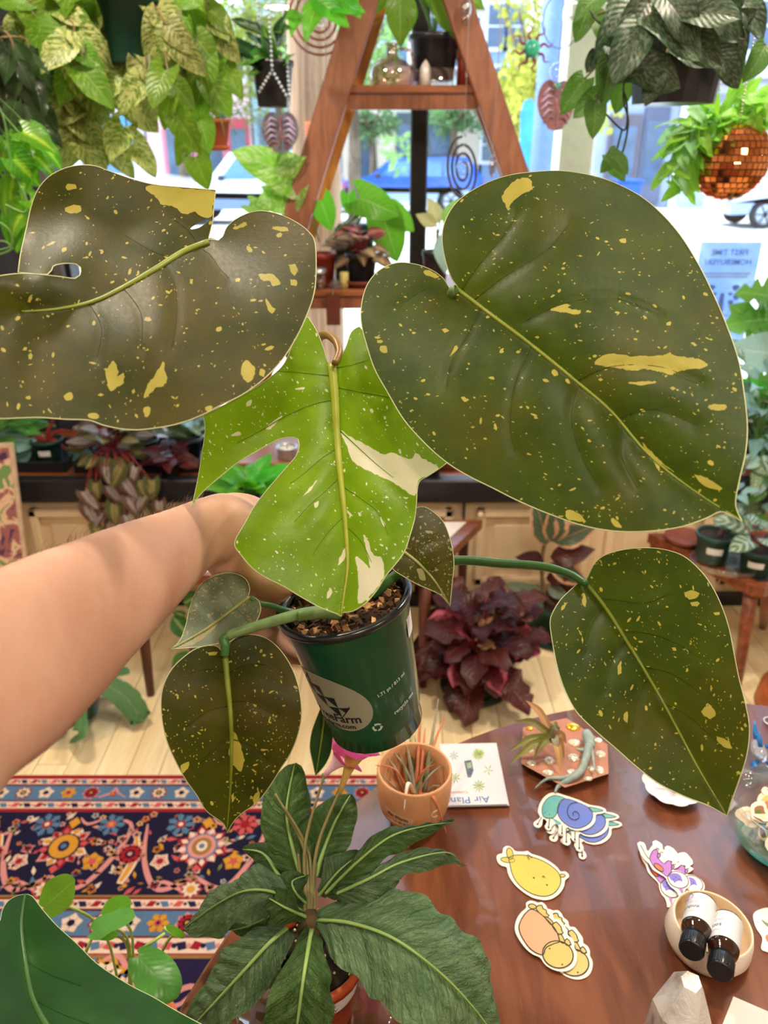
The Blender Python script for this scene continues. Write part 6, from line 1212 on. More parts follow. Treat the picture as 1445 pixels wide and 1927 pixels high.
b = MB(); b.tube([c + Vector((.012, 0, .08)), c + Vector((.02, 0, .12)), c + Vector((.03, .01, .19))], .006, 8); b.build('stem', pm('pink_stem', S(190, 120, 110), .5), t); rosette(t, c + Vector((.03, .01, .19)), 4, 'ovate', bluel, .07, (30, 80), .03, .7, 61, facing=.3)
c = PZ(1418, 1076, RTZ + .004); t = thing('watermelon_plant', 'striped silver leafed plant in a labelled pot at the wedge table right end', 'plant', c); pot_mesh(t, c, .052, .08, greenpot, .82, .45, lab_dir=(-.5, -1, 0))
wat = leafm('striped_silver_leaf', S(74, 110, 84), S(166, 186, 166), 'stripes', S(190, 206, 180), .3, .3, None, sc=4, hv=.2)
rosette(t, c + Vector((.015, .02, .08)), 14, 'blunt', wat, .08, (15, 75), .07, .95, 62, stemr, facing=.5)
c = PZ(1288, 1018, RTZ + .002); t = thing('brown_saucer', 'empty red brown saucer on the wedge table under the big leaf tip', 'saucer', c); b = MB(); b.lathe([(.05, 0), (.062, .02), (.065, .02), (.054, -.001)], 32, 0, Matrix.Translation(c), (True, True)); b.build('dish', pm('red_brown_dish', S(120, 60, 40), .5), t)

# ================================================================== things standing on the floor
c = PZ(893, 1298, 0) + Vector((0, 0, .008)); t = thing('wine_red_begonia', 'ruffled wine red begonia in a dark pot on a saucer on the floor', 'plant', c); pot_mesh(t, c, .085, .115, greenpot, .84)
b = MB(); b.lathe([(.085, -.007), (.105, .012), (.108, .012), (.09, -.008)], 36, 0, Matrix.Translation(c), (True, True)); b.build('saucer', pm('olive_saucer', S(92, 96, 80), .4), t)
wine = leafm('wine_red_leaf', S(84, 30, 30), S(50, 20, 18), 'plain', S(120, 46, 50), .4, .3, None, hv=.35, bump=.5); pinkc = leafm('pink_centre_leaf', S(200, 96, 116), S(130, 46, 60), 'center', S(110, 36, 44), .42, .3, None, .36, hv=.25, bump=.5)
tp = c + Vector((0, 0, .11)); rosette(t, tp, 34, 'lobed', wine, .105, (-25, 75), .10, 1.0, 71, stemr, facing=.35, droop=.6, ruffle=.05); rosette(t, tp + Vector((0, 0, .03)), 10, 'lobed', pinkc, .095, (5, 70), .09, 1.0, 73, stemr, facing=.6, droop=.4, ruffle=.05); rosette(t, tp, 14, 'lobed', wine, .11, (50, 85), .17, 1.0, 75, stemr, facing=.3, droop=.5, ruffle=.05)
rosette(t, tp + Vector((0, 0, .06)), 6, 'lobed', leafm('tan_begonia_leaf', S(200, 160, 110), S(160, 110, 80), 'plain', None, .45, .35), .05, (20, 80), .06, 1, 76, stemr, facing=.6)
c = PZ(1046, 1196, 0) + Vector((0, 0, .004)); t = thing('rubber_plant', 'rubber plant with dark red and pink edged leaves in a dark pot by the bulkhead', 'plant', c); pot_mesh(t, c, .085, .13, greenpot, .84, False, greenpot)
Yr = c.y; st = spline([c + Vector((-.01, 0, .11)), PY(1025, 1120, Yr), PY(1020, 1050, Yr), PY(1035, 985, Yr), PY(1045, 940, Yr)], 6); b = MB(); b.tube(st, taper(.008, .005, len(st)), 8); b.build('stem', stemb, t)
rub_d = leafm('rubber_dark_leaf', S(84, 34, 36), S(56, 26, 30), 'plain', S(120, 56, 50), .3, .15, hv=.2); rub_g = leafm('rubber_grey_leaf', S(92, 110, 92), S(110, 124, 104), 'plain', S(150, 160, 130), .35, .2, hv=.15); rub_v = leafm('rubber_variegated_leaf', S(78, 104, 78), S(226, 176, 140), 'edge', S(200, 150, 120), .32, .3, None, .36, 6, hv=.15)
for bs, tip, L, mt in (((1022, 1140), (958, 1095), .15, rub_g), ((1022, 1055), (975, 1048), .10, rub_d), ((1036, 1050), (1102, 1038), .14, rub_d), ((1034, 1060), (1096, 1092), .14, rub_v), ((1028, 1025), (1012, 935), .17, rub_v), ((1042, 1020), (1112, 992), .15, rub_v), ((1030, 1120), (1082, 1112), .12, rub_d), ((1028, 1090), (1062, 1085), .09, rub_d), ((1040, 1020), (1052, 950), .15, rub_v), ((1030, 1105), (1060, 1120), .08, rub_g)):
    p = PY(*bs, Yr - .01); q_ = PY(*tip, Yr - .05); leaf(t, 'ovate', mt, p, q_ - p, (0, -1, .55), L, .85, 0, .2, .2)
gy = 1.72; c = Vector((PXx(1475, gy, 0), gy, 0)); t = thing('globe_lamp', 'frosted glass globe on a rounded terracotta base standing on the floor at the right', 'lamp', c)
terr = woodm('turned_terracotta', S(150, 70, 34), S(190, 100, 54), .4, (3, 3, 9), 0, 4)
b = MB(); b.lathe([(.05, .0), (.075, .02), (.098, .10), (.09, .16), (.06, .205), (.035, .225), (.033, .245), (.045, .25)], 32, 0, Matrix.Translation(c)); b.build('base', terr, t)
gm2 = N('frosted_globe'); b_ = gm2.pbr(S(226, 224, 220), .3, 0, .6); tr_ = gm2.n('BsdfTransparent'); x = gm2.n('MixShader'); x.inputs[0].default_value = .5; gm2.l(b_.outputs[0], x.inputs[1]); gm2.l(tr_.outputs[0], x.inputs[2])
b = MB(); b.lathe([(.03, .25), (.05, .27), (.085, .32), (.095, .375), (.085, .43), (.05, .475), (.035, .49), (.035, .52)], 32, 0, Matrix.Translation(c), (False, False)); b.build('globe', gm2.done(x), t)
# plants at the left of the floor, behind the arm
c = PZ(520, 1232, 0) + Vector((0, 0, .004)); t = thing('floor_pothos', 'climbing plant with white veined leaves in an orange pot behind the hand', 'plant', c); pot_mesh(t, c, .10, .14, pm('orange_terracotta', S(206, 104, 52), .6, var=.1), .84)
wv = leafm('white_veined_leaf', S(64, 130, 56), S(170, 210, 140), 'center', S(190, 220, 160), .35, .35, None, .14, hv=.2); vine = [(500, 1150), (430, 1120), (370, 1150), (352, 1190), (360, 1235), (345, 1280), (330, 1300)]
q = spline([c + Vector((-.03, 0, .12))] + [PY(x, y, c.y - .05) for x, y in vine], 6); b = MB(); b.tube(q, .004, 6); b.build('vine', stemb, t)
for bs, tip, L, mt in (((345, 1135), (378, 1120), .085, wv), ((325, 1160), (352, 1195), .10, wv), ((350, 1160), (318, 1150), .05, wv), ((360, 1205), (395, 1225), .10, grn), ((352, 1225), (330, 1260), .085, grn), ((345, 1262), (318, 1300), .07, grn), ((372, 1150), (420, 1170), .10, wv), ((300, 1270), (265, 1275), .07, leafm('lime_leaf', S(150, 170, 40), S(170, 190, 60), 'plain', None, .4, .4)), ((395, 1140), (430, 1190), .1, grn), ((360, 1240), (385, 1290), .08, grn)):
    p = PY(*bs, c.y - .06); q_ = PY(*tip, c.y - .1); leaf(t, 'ovate', mt, p, q_ - p, (.1, -1, .5), L, .9, 0, .2, .3)
c = PZ(150, 1345, 0) + Vector((0, 0, .003)); t = thing('staghorn_plant', 'strap leafed green plant with notched leaf tips lying over a clear saucer on the floor', 'plant', c); pot_mesh(t, c + Vector((0, 0, .006)), .07, .09, greenpot)
b = MB(); b.lathe([(.13, 0), (.15, .035), (.153, .035), (.134, -.002)], 36, 0, Matrix.Translation(c), (True, False)); b.build('clear_saucer', clearpl, t)
stag = leafm('matt_green_strap', S(62, 108, 62), S(84, 130, 76), 'plain', S(110, 150, 100), .6, .2, hv=.12, bump=.15)
def sweep(parent, pts, hw, nrm, mat, name='leaf', arch=.15, ruffle=.0, quilt=.0, seed=0, nu=14, k=9, notch=0.0, qf=60, label=None, tipr=.995):
    """a leaf blade swept along a centre line: half widths hw, surface normal near nrm, quilted between its side veins"""
    q = spline(pts, k); n = len(q); b = MB(); b.uv = []; rnd = random.Random(seed); ph = rnd.random() * 6; L = sum((q[i + 1] - q[i]).length for i in range(n - 1)); s = 0
    for i in range(n):
        t = i / (n - 1); tan = (q[min(i + 1, n - 1)] - q[max(i - 1, 0)]).normalized(); N_ = Vector(nrm) if not isinstance(nrm, list) else Vector(nrm[0]).lerp(Vector(nrm[1]), t)
        x = tan.cross(N_).normalized(); z = x.cross(tan); m = len(hw) - 1; f = t * m; j = min(int(f), m - 1); fr = f - j; fr = fr * fr * (3 - 2 * fr); w_ = (hw[j] + (hw[j + 1] - hw[j]) * fr) * math.sqrt(max(.0004, 1 - (max(0, t - tipr) / (1 - tipr)) ** 2))
        if i: s += (q[i] - q[i - 1]).length
        for jx in range(nu + 1):
            u = -1 + 2 * jx / nu; au = abs(u); ww = w_ * (1 + .05 * math.sin(s * 190 + ph + (1.7 if u > 0 else 0)) * (au > .9))
            zz = -arch * w_ * u * u + .06 * w_ * math.exp(-(u / .12) ** 2) * -1 + ruffle * math.sin(s * 75 + ph + (2 if u > 0 else 0)) * au ** 3 + quilt * (abs(math.sin((s - au * w_ * .8) * qf * 1.0 + ph)) - .5) * (1 - math.exp(-(u / .15) ** 2)) * (1 - max(0, au - .85) * 4)
            back = notch * (1 - abs(math.sin(au * 4.2))) * (t > .93)
            b.v.append(tuple(q[i] + x * u * ww + z * zz - tan * back)); b.uv.append((.5 + u * .5, t))
    m = nu + 1
    for i in range(n - 1):
        for jx in range(nu): b.face((i * m + jx, i * m + jx + 1, (i + 1) * m + jx + 1, (i + 1) * m + jx), 0, True)
    o = b.build(name, mat, parent)
    if label: o['label'] = label
    return o, q
sweep(t, [c + Vector((.02, -.01, .09)), c + Vector((.08, -.02, .13)), PZ(235, 1310, .10), PZ(270, 1360, .03)], [.012, .028, .036, .03], (0, -.4, 1), stag, notch=.03); sweep(t, [c + Vector((.0, .02, .09)), PZ(200, 1265, .12), PZ(245, 1262, .10)], [.01, .022, .012], (0, -.5, 1), stag)
sweep(t, [c + Vector((-.03, -.02, .09)), PZ(90, 1330, .12), PZ(70, 1370, .03)], [.01, .026, .018], (0, -.5, 1), stag); sweep(t, [c + Vector((0.03, -.03, .09)), PZ(150, 1375, .11), PZ(133, 1392, .02)], [.01, .02, .014], (0, -.5, 1), stag)
# framed picture board leaning by the bulkhead
c = PZ(-12, 1215, 0); t = thing('picture_board', 'tall framed floral print leaning against the bulkhead at the left edge', 'picture', c); M = frame(Vector((PXx(-18, 2.24, .36), 2.27, .33)), (.08, -1, .22), (1, .08, 0))
b = MB(); b.box((0, 0, 0), (.185, .66, .018), 0, M, .003); b.build('frame', pm('pale_frame', S(196, 168, 140), .6), t)
prm = N('floral_print'); v = prm.coord(); f = prm.noise(v, 11, 4, .6, 1.0); prm_m = prm.done(prm.pbr(prm.ramp(f, [(.3, S(70, 40, 80)), (.42, S(150, 90, 90)), (.5, S(214, 180, 150)), (.58, S(110, 140, 80)), (.7, S(226, 190, 150))], 'CONSTANT'), .5))
b = MB(); b.box((0, 0, .0095), (.16, .63, .002), 0, M); b.build('print', prm_m, t)

# ================================================================== the rug
RZ = .010; RX0, RX1, RY0, RY1 = -2.0, .55, -.5, 1.553
def rugm(name, col):
    if name in MATS: return MATS[name]
    m = N(name); v = m.coord(); g = m.noise(m.mapping(v, (1, 1, 1)), 420, 2); h = m.noise(v, 14, 3); c_ = m.mix(m.math('MULTIPLY_ADD', g, .7, m.math('MULTIPLY', h, .25)), tuple(x * .55 for x in col[:3]) + (1,), tuple(min(1, x * 1.25) for x in col[:3]) + (1,))
    MATS[name] = m.done(m.pbr(c_, .95, 0, .1, m.bump(g, .5, .002))); return MATS[name]
RC = {k: rugm('wool_' + k, c_) for k, c_ in dict(navy=S(40, 32, 66), red=S(150, 34, 44), blue=S(86, 116, 150), cream=S(226, 200, 180), pink=S(208, 140, 136), gold=S(206, 146, 52), rose=S(196, 84, 88), tan=S(150, 110, 66), green=S(116, 124, 70), ink=S(30, 28, 54)).items()}
RL = list(RC); rug = thing('rug', 'patterned wool rug with navy border and red edge on the pale floor', 'rug', ((RX0 + RX1) / 2, (RY0 + RY1) / 2, .001))
b = MB(); b.box(((RX0 + RX1) / 2, (RY0 + RY1) / 2, RZ / 2), (RX1 - RX0, RY1 - RY0, RZ - .001), 0, None, .004); b.build('pile', RC['navy'], rug)
pt_ = MB(); lvl = [0]
def rp(poly, col, l=1): n = len(pt_.v); z = RZ + .0001 + .00035 * l; pt_.v += [(x, y, z) for x, y in poly]; pt_.face(list(range(n, n + len(poly))), RL.index(col), False)
def rband(y1, y0, col, l=1): rp([(RX0 + .01, y0), (RX1 - .01, y0), (RX1 - .01, y1), (RX0 + .01, y1)], col, l)
def petal(cx, cy, a, r0, r1, wd, col, l): d = (math.cos(a), math.sin(a)); e = (-d[1], d[0]); rp([(cx + d[0] * r0, cy + d[1] * r0), (cx + d[0] * (r0 * .45 + r1 * .55) - e[0] * wd, cy + d[1] * (r0 * .45 + r1 * .55) - e[1] * wd), (cx + d[0] * r1, cy + d[1] * r1), (cx + d[0] * (r0 * .45 + r1 * .55) + e[0] * wd, cy + d[1] * (r0 * .45 + r1 * .55) + e[1] * wd)], col, l)
def disc(cx, cy, r, col, l, sq=1.0, n=12): rp([(cx + r * math.cos(a), cy + r * sq * math.sin(a)) for a in [2 * math.pi * k / n for k in range(n)]], col, l)
def flower(cx, cy, r, cols, n=6, l=3, rot=0, sq=1.0):
    for k in range(n):
        a = rot + 2 * math.pi * k / n; petal(cx, cy, a, r * .1, r, r * .42, cols[0], l); petal(cx, cy, a, r * .2, r * .82, r * .22, cols[1], l + 1)
    disc(cx, cy, r * .34, cols[2], l + 2)
    if len(cols) > 3: disc(cx, cy, r * .17, cols[3], l + 3)
def ribbon(pts, w_, col, l=2):
    q = crom(pts, .012); n0 = len(pt_.v); z = RZ + .0001 + .00035 * l
    for i, p in enumerate(q):
        a = q[min(i + 1, len(q) - 1)] - q[max(i - 1, 0)]; a = a / max(1e-9, np.linalg.norm(a)); ww = w_ * (.35 + .65 * math.sin(math.pi * min(1, .15 + .85 * i / (len(q) - 1)))); e = np.array([-a[1], a[0]]) * ww
        pt_.v += [(p[0] + e[0], p[1] + e[1], z), (p[0] - e[0], p[1] - e[1], z)]
    for i in range(len(q) - 1): pt_.face((n0 + 2 * i, n0 + 2 * i + 1, n0 + 2 * i + 3, n0 + 2 * i + 2), RL.index(col), False)
def guard(y1, y0, st=.03):
    rband(y1, y0, 'cream', 1); h = y1 - y0; cy = (y0 + y1) / 2; x = RX0 + .02; i = 0; rband(y1, y1 - .003, 'red', 2); rband(y0 + .003, y0, 'red', 2)
    while x < RX1 - .03:
        c_ = ('navy', 'red', 'blue', 'rose')[i % 4]; petal(x, cy, .5 if i % 2 else -.5, -st * .45, st * .45, h * .3, c_, 2); disc(x + st * .5, cy, h * .16, ('pink', 'navy')[i % 2], 2, 1, 6); i += 1; x += st
def blueband(y1, y0, st=.058, ph=0):
    rband(y1, y0, 'blue', 1); cy = (y0 + y1) / 2; h = y1 - y0; i = ph; x = RX0 + .03
    while x < RX1 - .03:
        k = i % 6
        if k in (0, 3): flower(x, cy, h * .46, ['pink' if k else 'red', 'red' if k else 'cream', 'ink', 'gold'], 8, 3, .2)
        elif k in (1, 5): flower(x, cy, h * .42, ['cream', 'cream', 'ink'], 5, 3, .3 * k)
        elif k == 2: flower(x, cy, h * .42, ['gold', 'gold', 'rose', 'ink'], 6, 3)
        else: ribbon([(x - st * .6, cy - h * .3), (x - .1 * st, cy), (x, cy + h * .35), (x + st * .2, cy), (x + st * .6, cy - h * .3)], h * .07, 'pink', 2); flower(x, cy - h * .1, h * .2, ['rose', 'red', 'gold'], 5, 3)
        i += 1; x += st
rband(RY1 - .004, 1.538, 'red', 1); guard(1.538, 1.514, .026); blueband(1.511, 1.462); guard(1.460, 1.432); rband(1.432, 1.424, 'red', 1); rband(1.424, 1.180, 'ink', 1); rband(1.186, 1.180, 'tan', 2); guard(1.178, 1.150); blueband(1.147, 1.088, .062, 2); guard(1.086, 1.046); rband(1.046, 1.038, 'tan', 1)
rnd = random.Random(77); my = (1.424 + 1.186) / 2; hh = .238
def palm(x, y, r, a):
    for k in range(12): petal(x, y, 2 * math.pi * k / 12 + .2, r * .35, r * (1.0 if k % 2 else .88), r * .2, ('red', 'pink', 'cream')[k % 3] if a else ('pink', 'red')[k % 2], 4); petal(x, y, 2 * math.pi * k / 12 + .2, r * .5, r * .86, r * .11, ('rose', 'red', 'gold')[k % 3] if a else 'cream', 5)
    disc(x, y, r * .58, 'ink' if a else 'blue', 6, 1.0, 14); disc(x, y, r * .5, 'gold' if a else 'pink', 7, 1.05, 14); disc(x, y, r * .36, 'gold' if a else 'tan', 8, 1.1, 12); disc(x, y, r * .2, 'navy' if a else 'cream', 9, 1.2, 10); disc(x, y, r * .11, 'blue', 10, 1, 8); petal(x, y, 1.57, r * .8, r * 1.35, r * .22, 'gold', 4); petal(x, y, -1.57, r * .7, r * 1.15, r * .16, 'rose', 4)
px0 = PZ(115, 1605, RZ).x; per = PZ(375, 1613, RZ).x - px0
for i in range(-3, 4):
    x = px0 + per * i; a = i % 2 == 0; palm(x, my + .012, .066, a)
    y0, y1 = my - .06, my + .08; s_ = 1 if a else -1
    ribbon([(x + .0, my - .07), (x + per * .22, my - .10), (x + per * .38, my - .02), (x + per * .44, my + .07), (x + per * .34, my + .09), (x + per * .30, my + .05)], .0065, 'pink', 2); ribbon([(x + per, my - .07), (x + per * .78, my - .105), (x + per * .62, my - .03), (x + per * .55, my + .08)], .0065, 'pink', 2)
    ribbon([(x + per * .5, my - .09), (x + per * .54, my - .02), (x + per * .5, my + .05)], .011, 'cream', 3); ribbon([(x + per * .5, my - .085), (x + per * .54, my - .02), (x + per * .5, my + .045)], .006, 'gold', 4); ribbon([(x + per * .2, my + .095), (x + per * .1, my + .08), (x + .01, my + .1)], .004, 'pink', 2); ribbon([(x - per * .05, my - .11), (x - per * .2, my - .085), (x - per * .3, my - .1)], .005, 'pink', 2)
    flower(x - per * .2, my + .078, .036, ['blue', 'blue', 'red', 'cream'], 7, 4); flower(x + per * .28, my + .078, .034, ['blue', 'blue', 'rose', 'gold'] if a else ['rose', 'rose', 'red'], 7, 4); flower(x + per * .5, my - .01, .034, ['pink', 'red', 'ink', 'pink'], 9, 5, .1); flower(x + per * .25, my - .03, .026, ['gold', 'gold', 'rose'], 5, 4, .4); flower(x - per * .27, my - .03, .024, ['cream', 'pink', 'red'], 5, 4, 1); flower(x, my - .105, .026, ['rose', 'cream', 'gold'], 9, 4)
for i in range(640):
    x = rnd.uniform(-1.3, .2); y = rnd.choice([rnd.uniform(1.192, 1.418), rnd.uniform(1.192, 1.418), rnd.uniform(.50, 1.03)]); r = rnd.uniform(.006, .013); k = rnd.random()
    if k < .5: petal(x, y, rnd.random() * 6.28, -r * 1.3, r * 1.3, r * .5, rnd.choice(['rose', 'gold', 'cream', 'green', 'blue', 'tan', 'pink']), 2)
    else: flower(x, y, r * 1.1, [rnd.choice(['rose', 'gold', 'cream', 'blue', 'pink']), rnd.choice(['red', 'cream', 'gold']), 'ink'], 5, 2, rnd.random() * 6)
for i in range(80):
    x = rnd.uniform(-1.1, .1); y = rnd.uniform(.6, 1.01); flower(x, y, rnd.uniform(.025, .05), [rnd.choice(['rose', 'blue', 'pink', 'gold']), rnd.choice(['red', 'cream', 'gold']), 'ink', 'cream'], rnd.choice([6, 8, 10]), 5, rnd.random()); ribbon([(x, y), (x + .05, y + rnd.uniform(-.04, .04)), (x + .11, y + rnd.uniform(-.05, .05)), (x + .14, y)], .006, 'pink', 3)
o = pt_.build('woven_pattern', [RC[k] for k in RL], rug); o['kind'] = 'stuff'
# ================================================================== the round table
TZ = .76; tcx, tcy, trad = .440, .256, .673
tw = N('mahogany_top'); v = tw.coord(); f = tw.noise(tw.mapping(v, (9, 1.6, 1)), 3.2, 7, .62, .5); g = tw.noise(tw.mapping(v, (70, 6, 1)), 3, 3); d_ = tw.noise(v, 1.6, 3)
c_ = tw.mix(tw.step(f, .3, .72), S(92, 50, 32), S(132, 78, 50)); c_ = tw.mix(tw.math('MULTIPLY', tw.step(d_, .35, .7), .4), c_, S(78, 42, 30)); c_ = tw.mix(tw.math('MULTIPLY', tw.step(g, .66, .8), .35), c_, S(170, 110, 80))
top_m = tw.done(tw.pbr(c_, tw.math('MULTIPLY_ADD', f, .16, .22), 0, .5, tw.bump(g, .06, .001), .25)); edge_m = woodm('table_edge_wood', S(70, 34, 24), S(100, 52, 36), .35, (3, 3, 9), .2, 4)
t = thing('round_table', 'round dark mahogany table covered with stickers and small things', 'table', (tcx, tcy, 0)); T0 = Matrix.Translation((tcx, tcy, 0))
b = MB(); b.lathe([(trad - .02, TZ - .034), (trad - .004, TZ - .030), (trad, TZ - .018), (trad - .002, TZ - .006), (trad - .008, TZ), (.001, TZ)], 128, 0, T0, (True, True)); b.build('tabletop', top_m, t)
b = MB(); b.lathe([(trad - .12, TZ - .09), (trad - .10, TZ - .034)], 96, 0, T0, (False, False)); b.build('apron', edge_m, t)
for k in range(4):
    a = k * math.pi / 2 + .6; b = MB(); p = Vector((tcx + math.cos(a) * (trad - .16), tcy + math.sin(a) * (trad - .16), TZ - .035)); b.tube([p, p + Vector((0, 0, -.3)), Vector((p.x, p.y, .0125))], [.032, .026, .018], 14); b.build('leg', edge_m, t)
WMs = [pm('sticker_white', S(228, 220, 212), .4, var=.02)]
def flat(px, z): return PZ(px[0], px[1], z)
def spoly(b, pts, z0, z1, m=0, smooth_=True, step=4):
    q = crom(pts, step, True) if smooth_ else [np.array(p) for p in pts]; n = len(q); lo = [tuple(PZ(p[0], p[1], z0)) for p in q] if z0 is not None else None; hi = [tuple(PZ(p[0], p[1], z1)) for p in q]; k = len(b.v)
    if lo:
        b.v += lo + hi; b.face([k + n + i for i in range(n)], m, False)
        for i in range(n): b.face((k + i, k + (i + 1) % n, k + n + (i + 1) % n, k + n + i), m, False)
    else: b.v += hi; b.face([k + i for i in range(n)], m, False)
def sticker(label, tr, outline, fills, lines=(), dots=(), z=TZ, group=None, name='sticker', back=None, lw=.00045):
    ox, oy, s = tr; T = lambda p: (ox + p[0] * s, oy + p[1] * s); pts = [T(p) for p in outline]; cx = sum(p[0] for p in pts) / len(pts); cy = sum(p[1] for p in pts) / len(pts)
    t = thing(name, label, 'sticker', PZ(cx, cy, z), group); th = .0009
    b = MB(); spoly(b, pts, z + .0001, z + th); b.build('backing', WMs[0], t)
    mats = []; b = MB(); o_ = MB()
    for i, (col, pl, ln) in enumerate(fills):
        if col not in mats: mats.append(col)
        q = [T(p) for p in pl]; spoly(b, q, None, z + th + .00008 * (i + 1), mats.index(col))
        if ln: qq = crom(q, 4, True); qq.append(qq[0]); o_.tube([PZ(p[0], p[1], z + th + .00008 * (i + 1) + .0001) for p in qq], lw, 4, 0, False)
    b.build('print', mats, t)
    for l_ in lines: o_.tube([PZ(*T(p), z + th + .0012) for p in crom(l_, 3 / s)], lw, 4, 0, False)
    for (x, y, r) in dots: o_.ball(PZ(*T((x, y)), z + th + .0008), r, 6, 0, (1, 1, .3))
    if o_.v: o_.build('print_outline', pm('sticker_ink', S(60, 58, 56), .5), t)
    return t
def ell(cx, cy, a, b_, rot=0, n=14): return [(cx + a * math.cos(k) * math.cos(rot) - b_ * math.sin(k) * math.sin(rot), cy + a * math.cos(k) * math.sin(rot) + b_ * math.sin(k) * math.cos(rot)) for k in [2 * math.pi * i / n for i in range(n)]]
teal = pm('print_teal', S(84, 158, 168), .35, col2=S(100, 168, 160), vs=40); pblue = pm('print_blue', S(76, 112, 196), .35, col2=S(108, 112, 180), vs=20); lem = pm('print_lemon', S(196, 186, 84), .35, var=.06); salmon = pm('print_salmon', S(222, 156, 118), .35, var=.04); mustard = pm('print_mustard', S(194, 174, 92), .35, var=.05); violet = pm('print_violet', S(162, 104, 188), .35, var=.05); indigo = pm('print_indigo', S(112, 96, 190), .35, var=.05); lgrey = pm('print_grey', S(222, 214, 212), .35, var=.03); oranged = pm('print_orange', S(196, 100, 60), .35, var=.1)
sz = (990, 1470, .1384)
def snail(dx, dy, z, label):
    tr = (sz[0] + dx * sz[2], sz[1] + dy * sz[2], sz[2])
    sticker(label, tr, [(160, 420), (180, 320), (240, 220), (320, 165), (400, 155), (520, 190), (700, 250), (860, 320), (1000, 345), (1080, 380), (1090, 410), (1030, 440), (950, 455), (940, 540), (890, 610), (800, 660), (700, 672), (600, 650), (560, 625), (540, 700), (600, 800), (600, 850), (560, 875), (505, 850), (495, 790), (510, 720), (490, 740), (440, 700), (440, 610), (400, 580), (350, 620), (335, 660), (290, 665), (250, 620), (280, 550), (230, 510), (215, 600), (170, 635), (110, 610), (100, 565), (140, 530), (190, 490)],
            [(teal, [(330, 480), (300, 500), (390, 520), (470, 560), (480, 590), (420, 590), (380, 540)], False), (teal, [(860, 350), (1050, 398), (900, 415)], True), (teal, [(215, 400), (230, 320), (290, 235), (370, 195), (440, 200), (530, 235), (470, 260), (430, 350), (420, 430), (380, 490), (300, 505), (235, 480)], True),
             (pblue, [(430, 400), (455, 310), (520, 240), (620, 255), (760, 310), (860, 365), (905, 440), (890, 530), (820, 600), (720, 640), (620, 630), (520, 570), (450, 490)], True)],
            [[(700, 285), (600, 310), (560, 400), (590, 490), (660, 525), (715, 495), (715, 440), (670, 410), (635, 430), (645, 462)], [(210, 490), (155, 580)], [(320, 505), (305, 625)], [(490, 600), (488, 705)], [(545, 640), (548, 822)]], [(255, 428, .0007), (290, 408, .0005), (318, 452, .0007), (155, 582, .0013), (305, 628, .0013), (488, 708, .0013), (548, 825, .0013)], z, 'blue snail stickers')
snail(215, 190, TZ, 'blue snail sticker at the bottom of its fanned stack of three'); snail(175, 85, TZ + .0022, 'blue snail sticker in the middle of its fanned stack of three'); snail(0, 0, TZ + .0044, 'blue snail sticker on top of its fanned stack of three')
sticker('yellow whale sticker lying alone above the armadillo stickers', (920, 1580, .1176), [(120, 270), (160, 230), (215, 215), (225, 140), (280, 100), (340, 110), (390, 150), (430, 185), (560, 190), (620, 180), (680, 225), (820, 270), (960, 340), (1080, 430), (1150, 510), (1210, 505), (1270, 545), (1280, 600), (1220, 650), (1205, 740), (1150, 840), (1060, 920), (950, 965), (840, 965), (700, 930), (560, 850), (440, 750), (350, 640), (300, 530), (280, 440), (200, 420), (140, 360)],
        [(lem, ell(300, 325, 115, 42, .1), True), (lem, ell(335, 225, 95, 52, 1.35), True), (lem, ell(1175, 575, 45, 26), True), (lem, [(335, 380), (320, 300), (400, 250), (560, 248), (700, 280), (860, 340), (1010, 430), (1110, 530), (1150, 640), (1130, 740), (1060, 840), (960, 895), (840, 905), (700, 870), (560, 790), (440, 670), (370, 540)], True)],
        [[(610, 260), (625, 235), (690, 290)], [(620, 270), (645, 315)], [(850, 590), (880, 585), (895, 605)]], [(718, 608, .0011), (930, 722, .0011)], TZ + .0006)
ar = (950, 1680, .1246)
def armadillo(dx, dy, z, label):
    tr = (ar[0] + dx * ar[2], ar[1] + dy * ar[2], ar[2])
    sticker(label, tr, [(150, 500), (180, 390), (240, 300), (320, 225), (315, 160), (370, 120), (450, 130), (500, 150), (560, 140), (620, 190), (650, 250), (720, 310), (740, 385), (820, 400), (870, 460), (940, 560), (950, 640), (1010, 680), (1050, 760), (1050, 830), (1090, 920), (1080, 1040), (1030, 1130), (940, 1180), (830, 1190), (700, 1150), (600, 1080), (530, 980), (420, 930), (320, 850), (220, 720), (160, 600)],
            [(mustard, ell(415, 205, 62, 36, .2), True), (mustard, [(470, 240), (500, 195), (560, 190), (575, 240), (625, 260), (630, 310), (670, 340), (640, 372), (560, 340)], True), (mustard, [(600, 370), (660, 380), (730, 450), (700, 490)], True), (mustard, [(710, 490), (780, 440), (810, 470), (850, 520), (860, 570), (880, 600), (840, 630), (780, 600)], True), (mustard, [(810, 630), (860, 640), (910, 760), (830, 740)], True), (mustard, [(905, 720), (940, 690), (970, 720), (1000, 780), (960, 800), (915, 780)], True),
             (salmon, [(215, 500), (250, 400), (320, 300), (400, 248), (500, 290), (620, 390), (740, 520), (800, 630), (825, 740), (760, 760), (620, 830), (580, 930), (480, 910), (370, 830), (270, 690), (225, 590)], True), (mustard, ell(800, 930, 235, 200, .35, 18), True)], [], [(675, 842, .0009), (865, 1082, .0009)], z, 'armadillo stickers', lw=.0006)
armadillo(235, 120, TZ, 'peach and yellow armadillo sticker underneath its twin'); armadillo(0, 0, TZ + .0025, 'peach and yellow armadillo sticker lying on top of its twin')
ce = (1180, 1560, .1038)
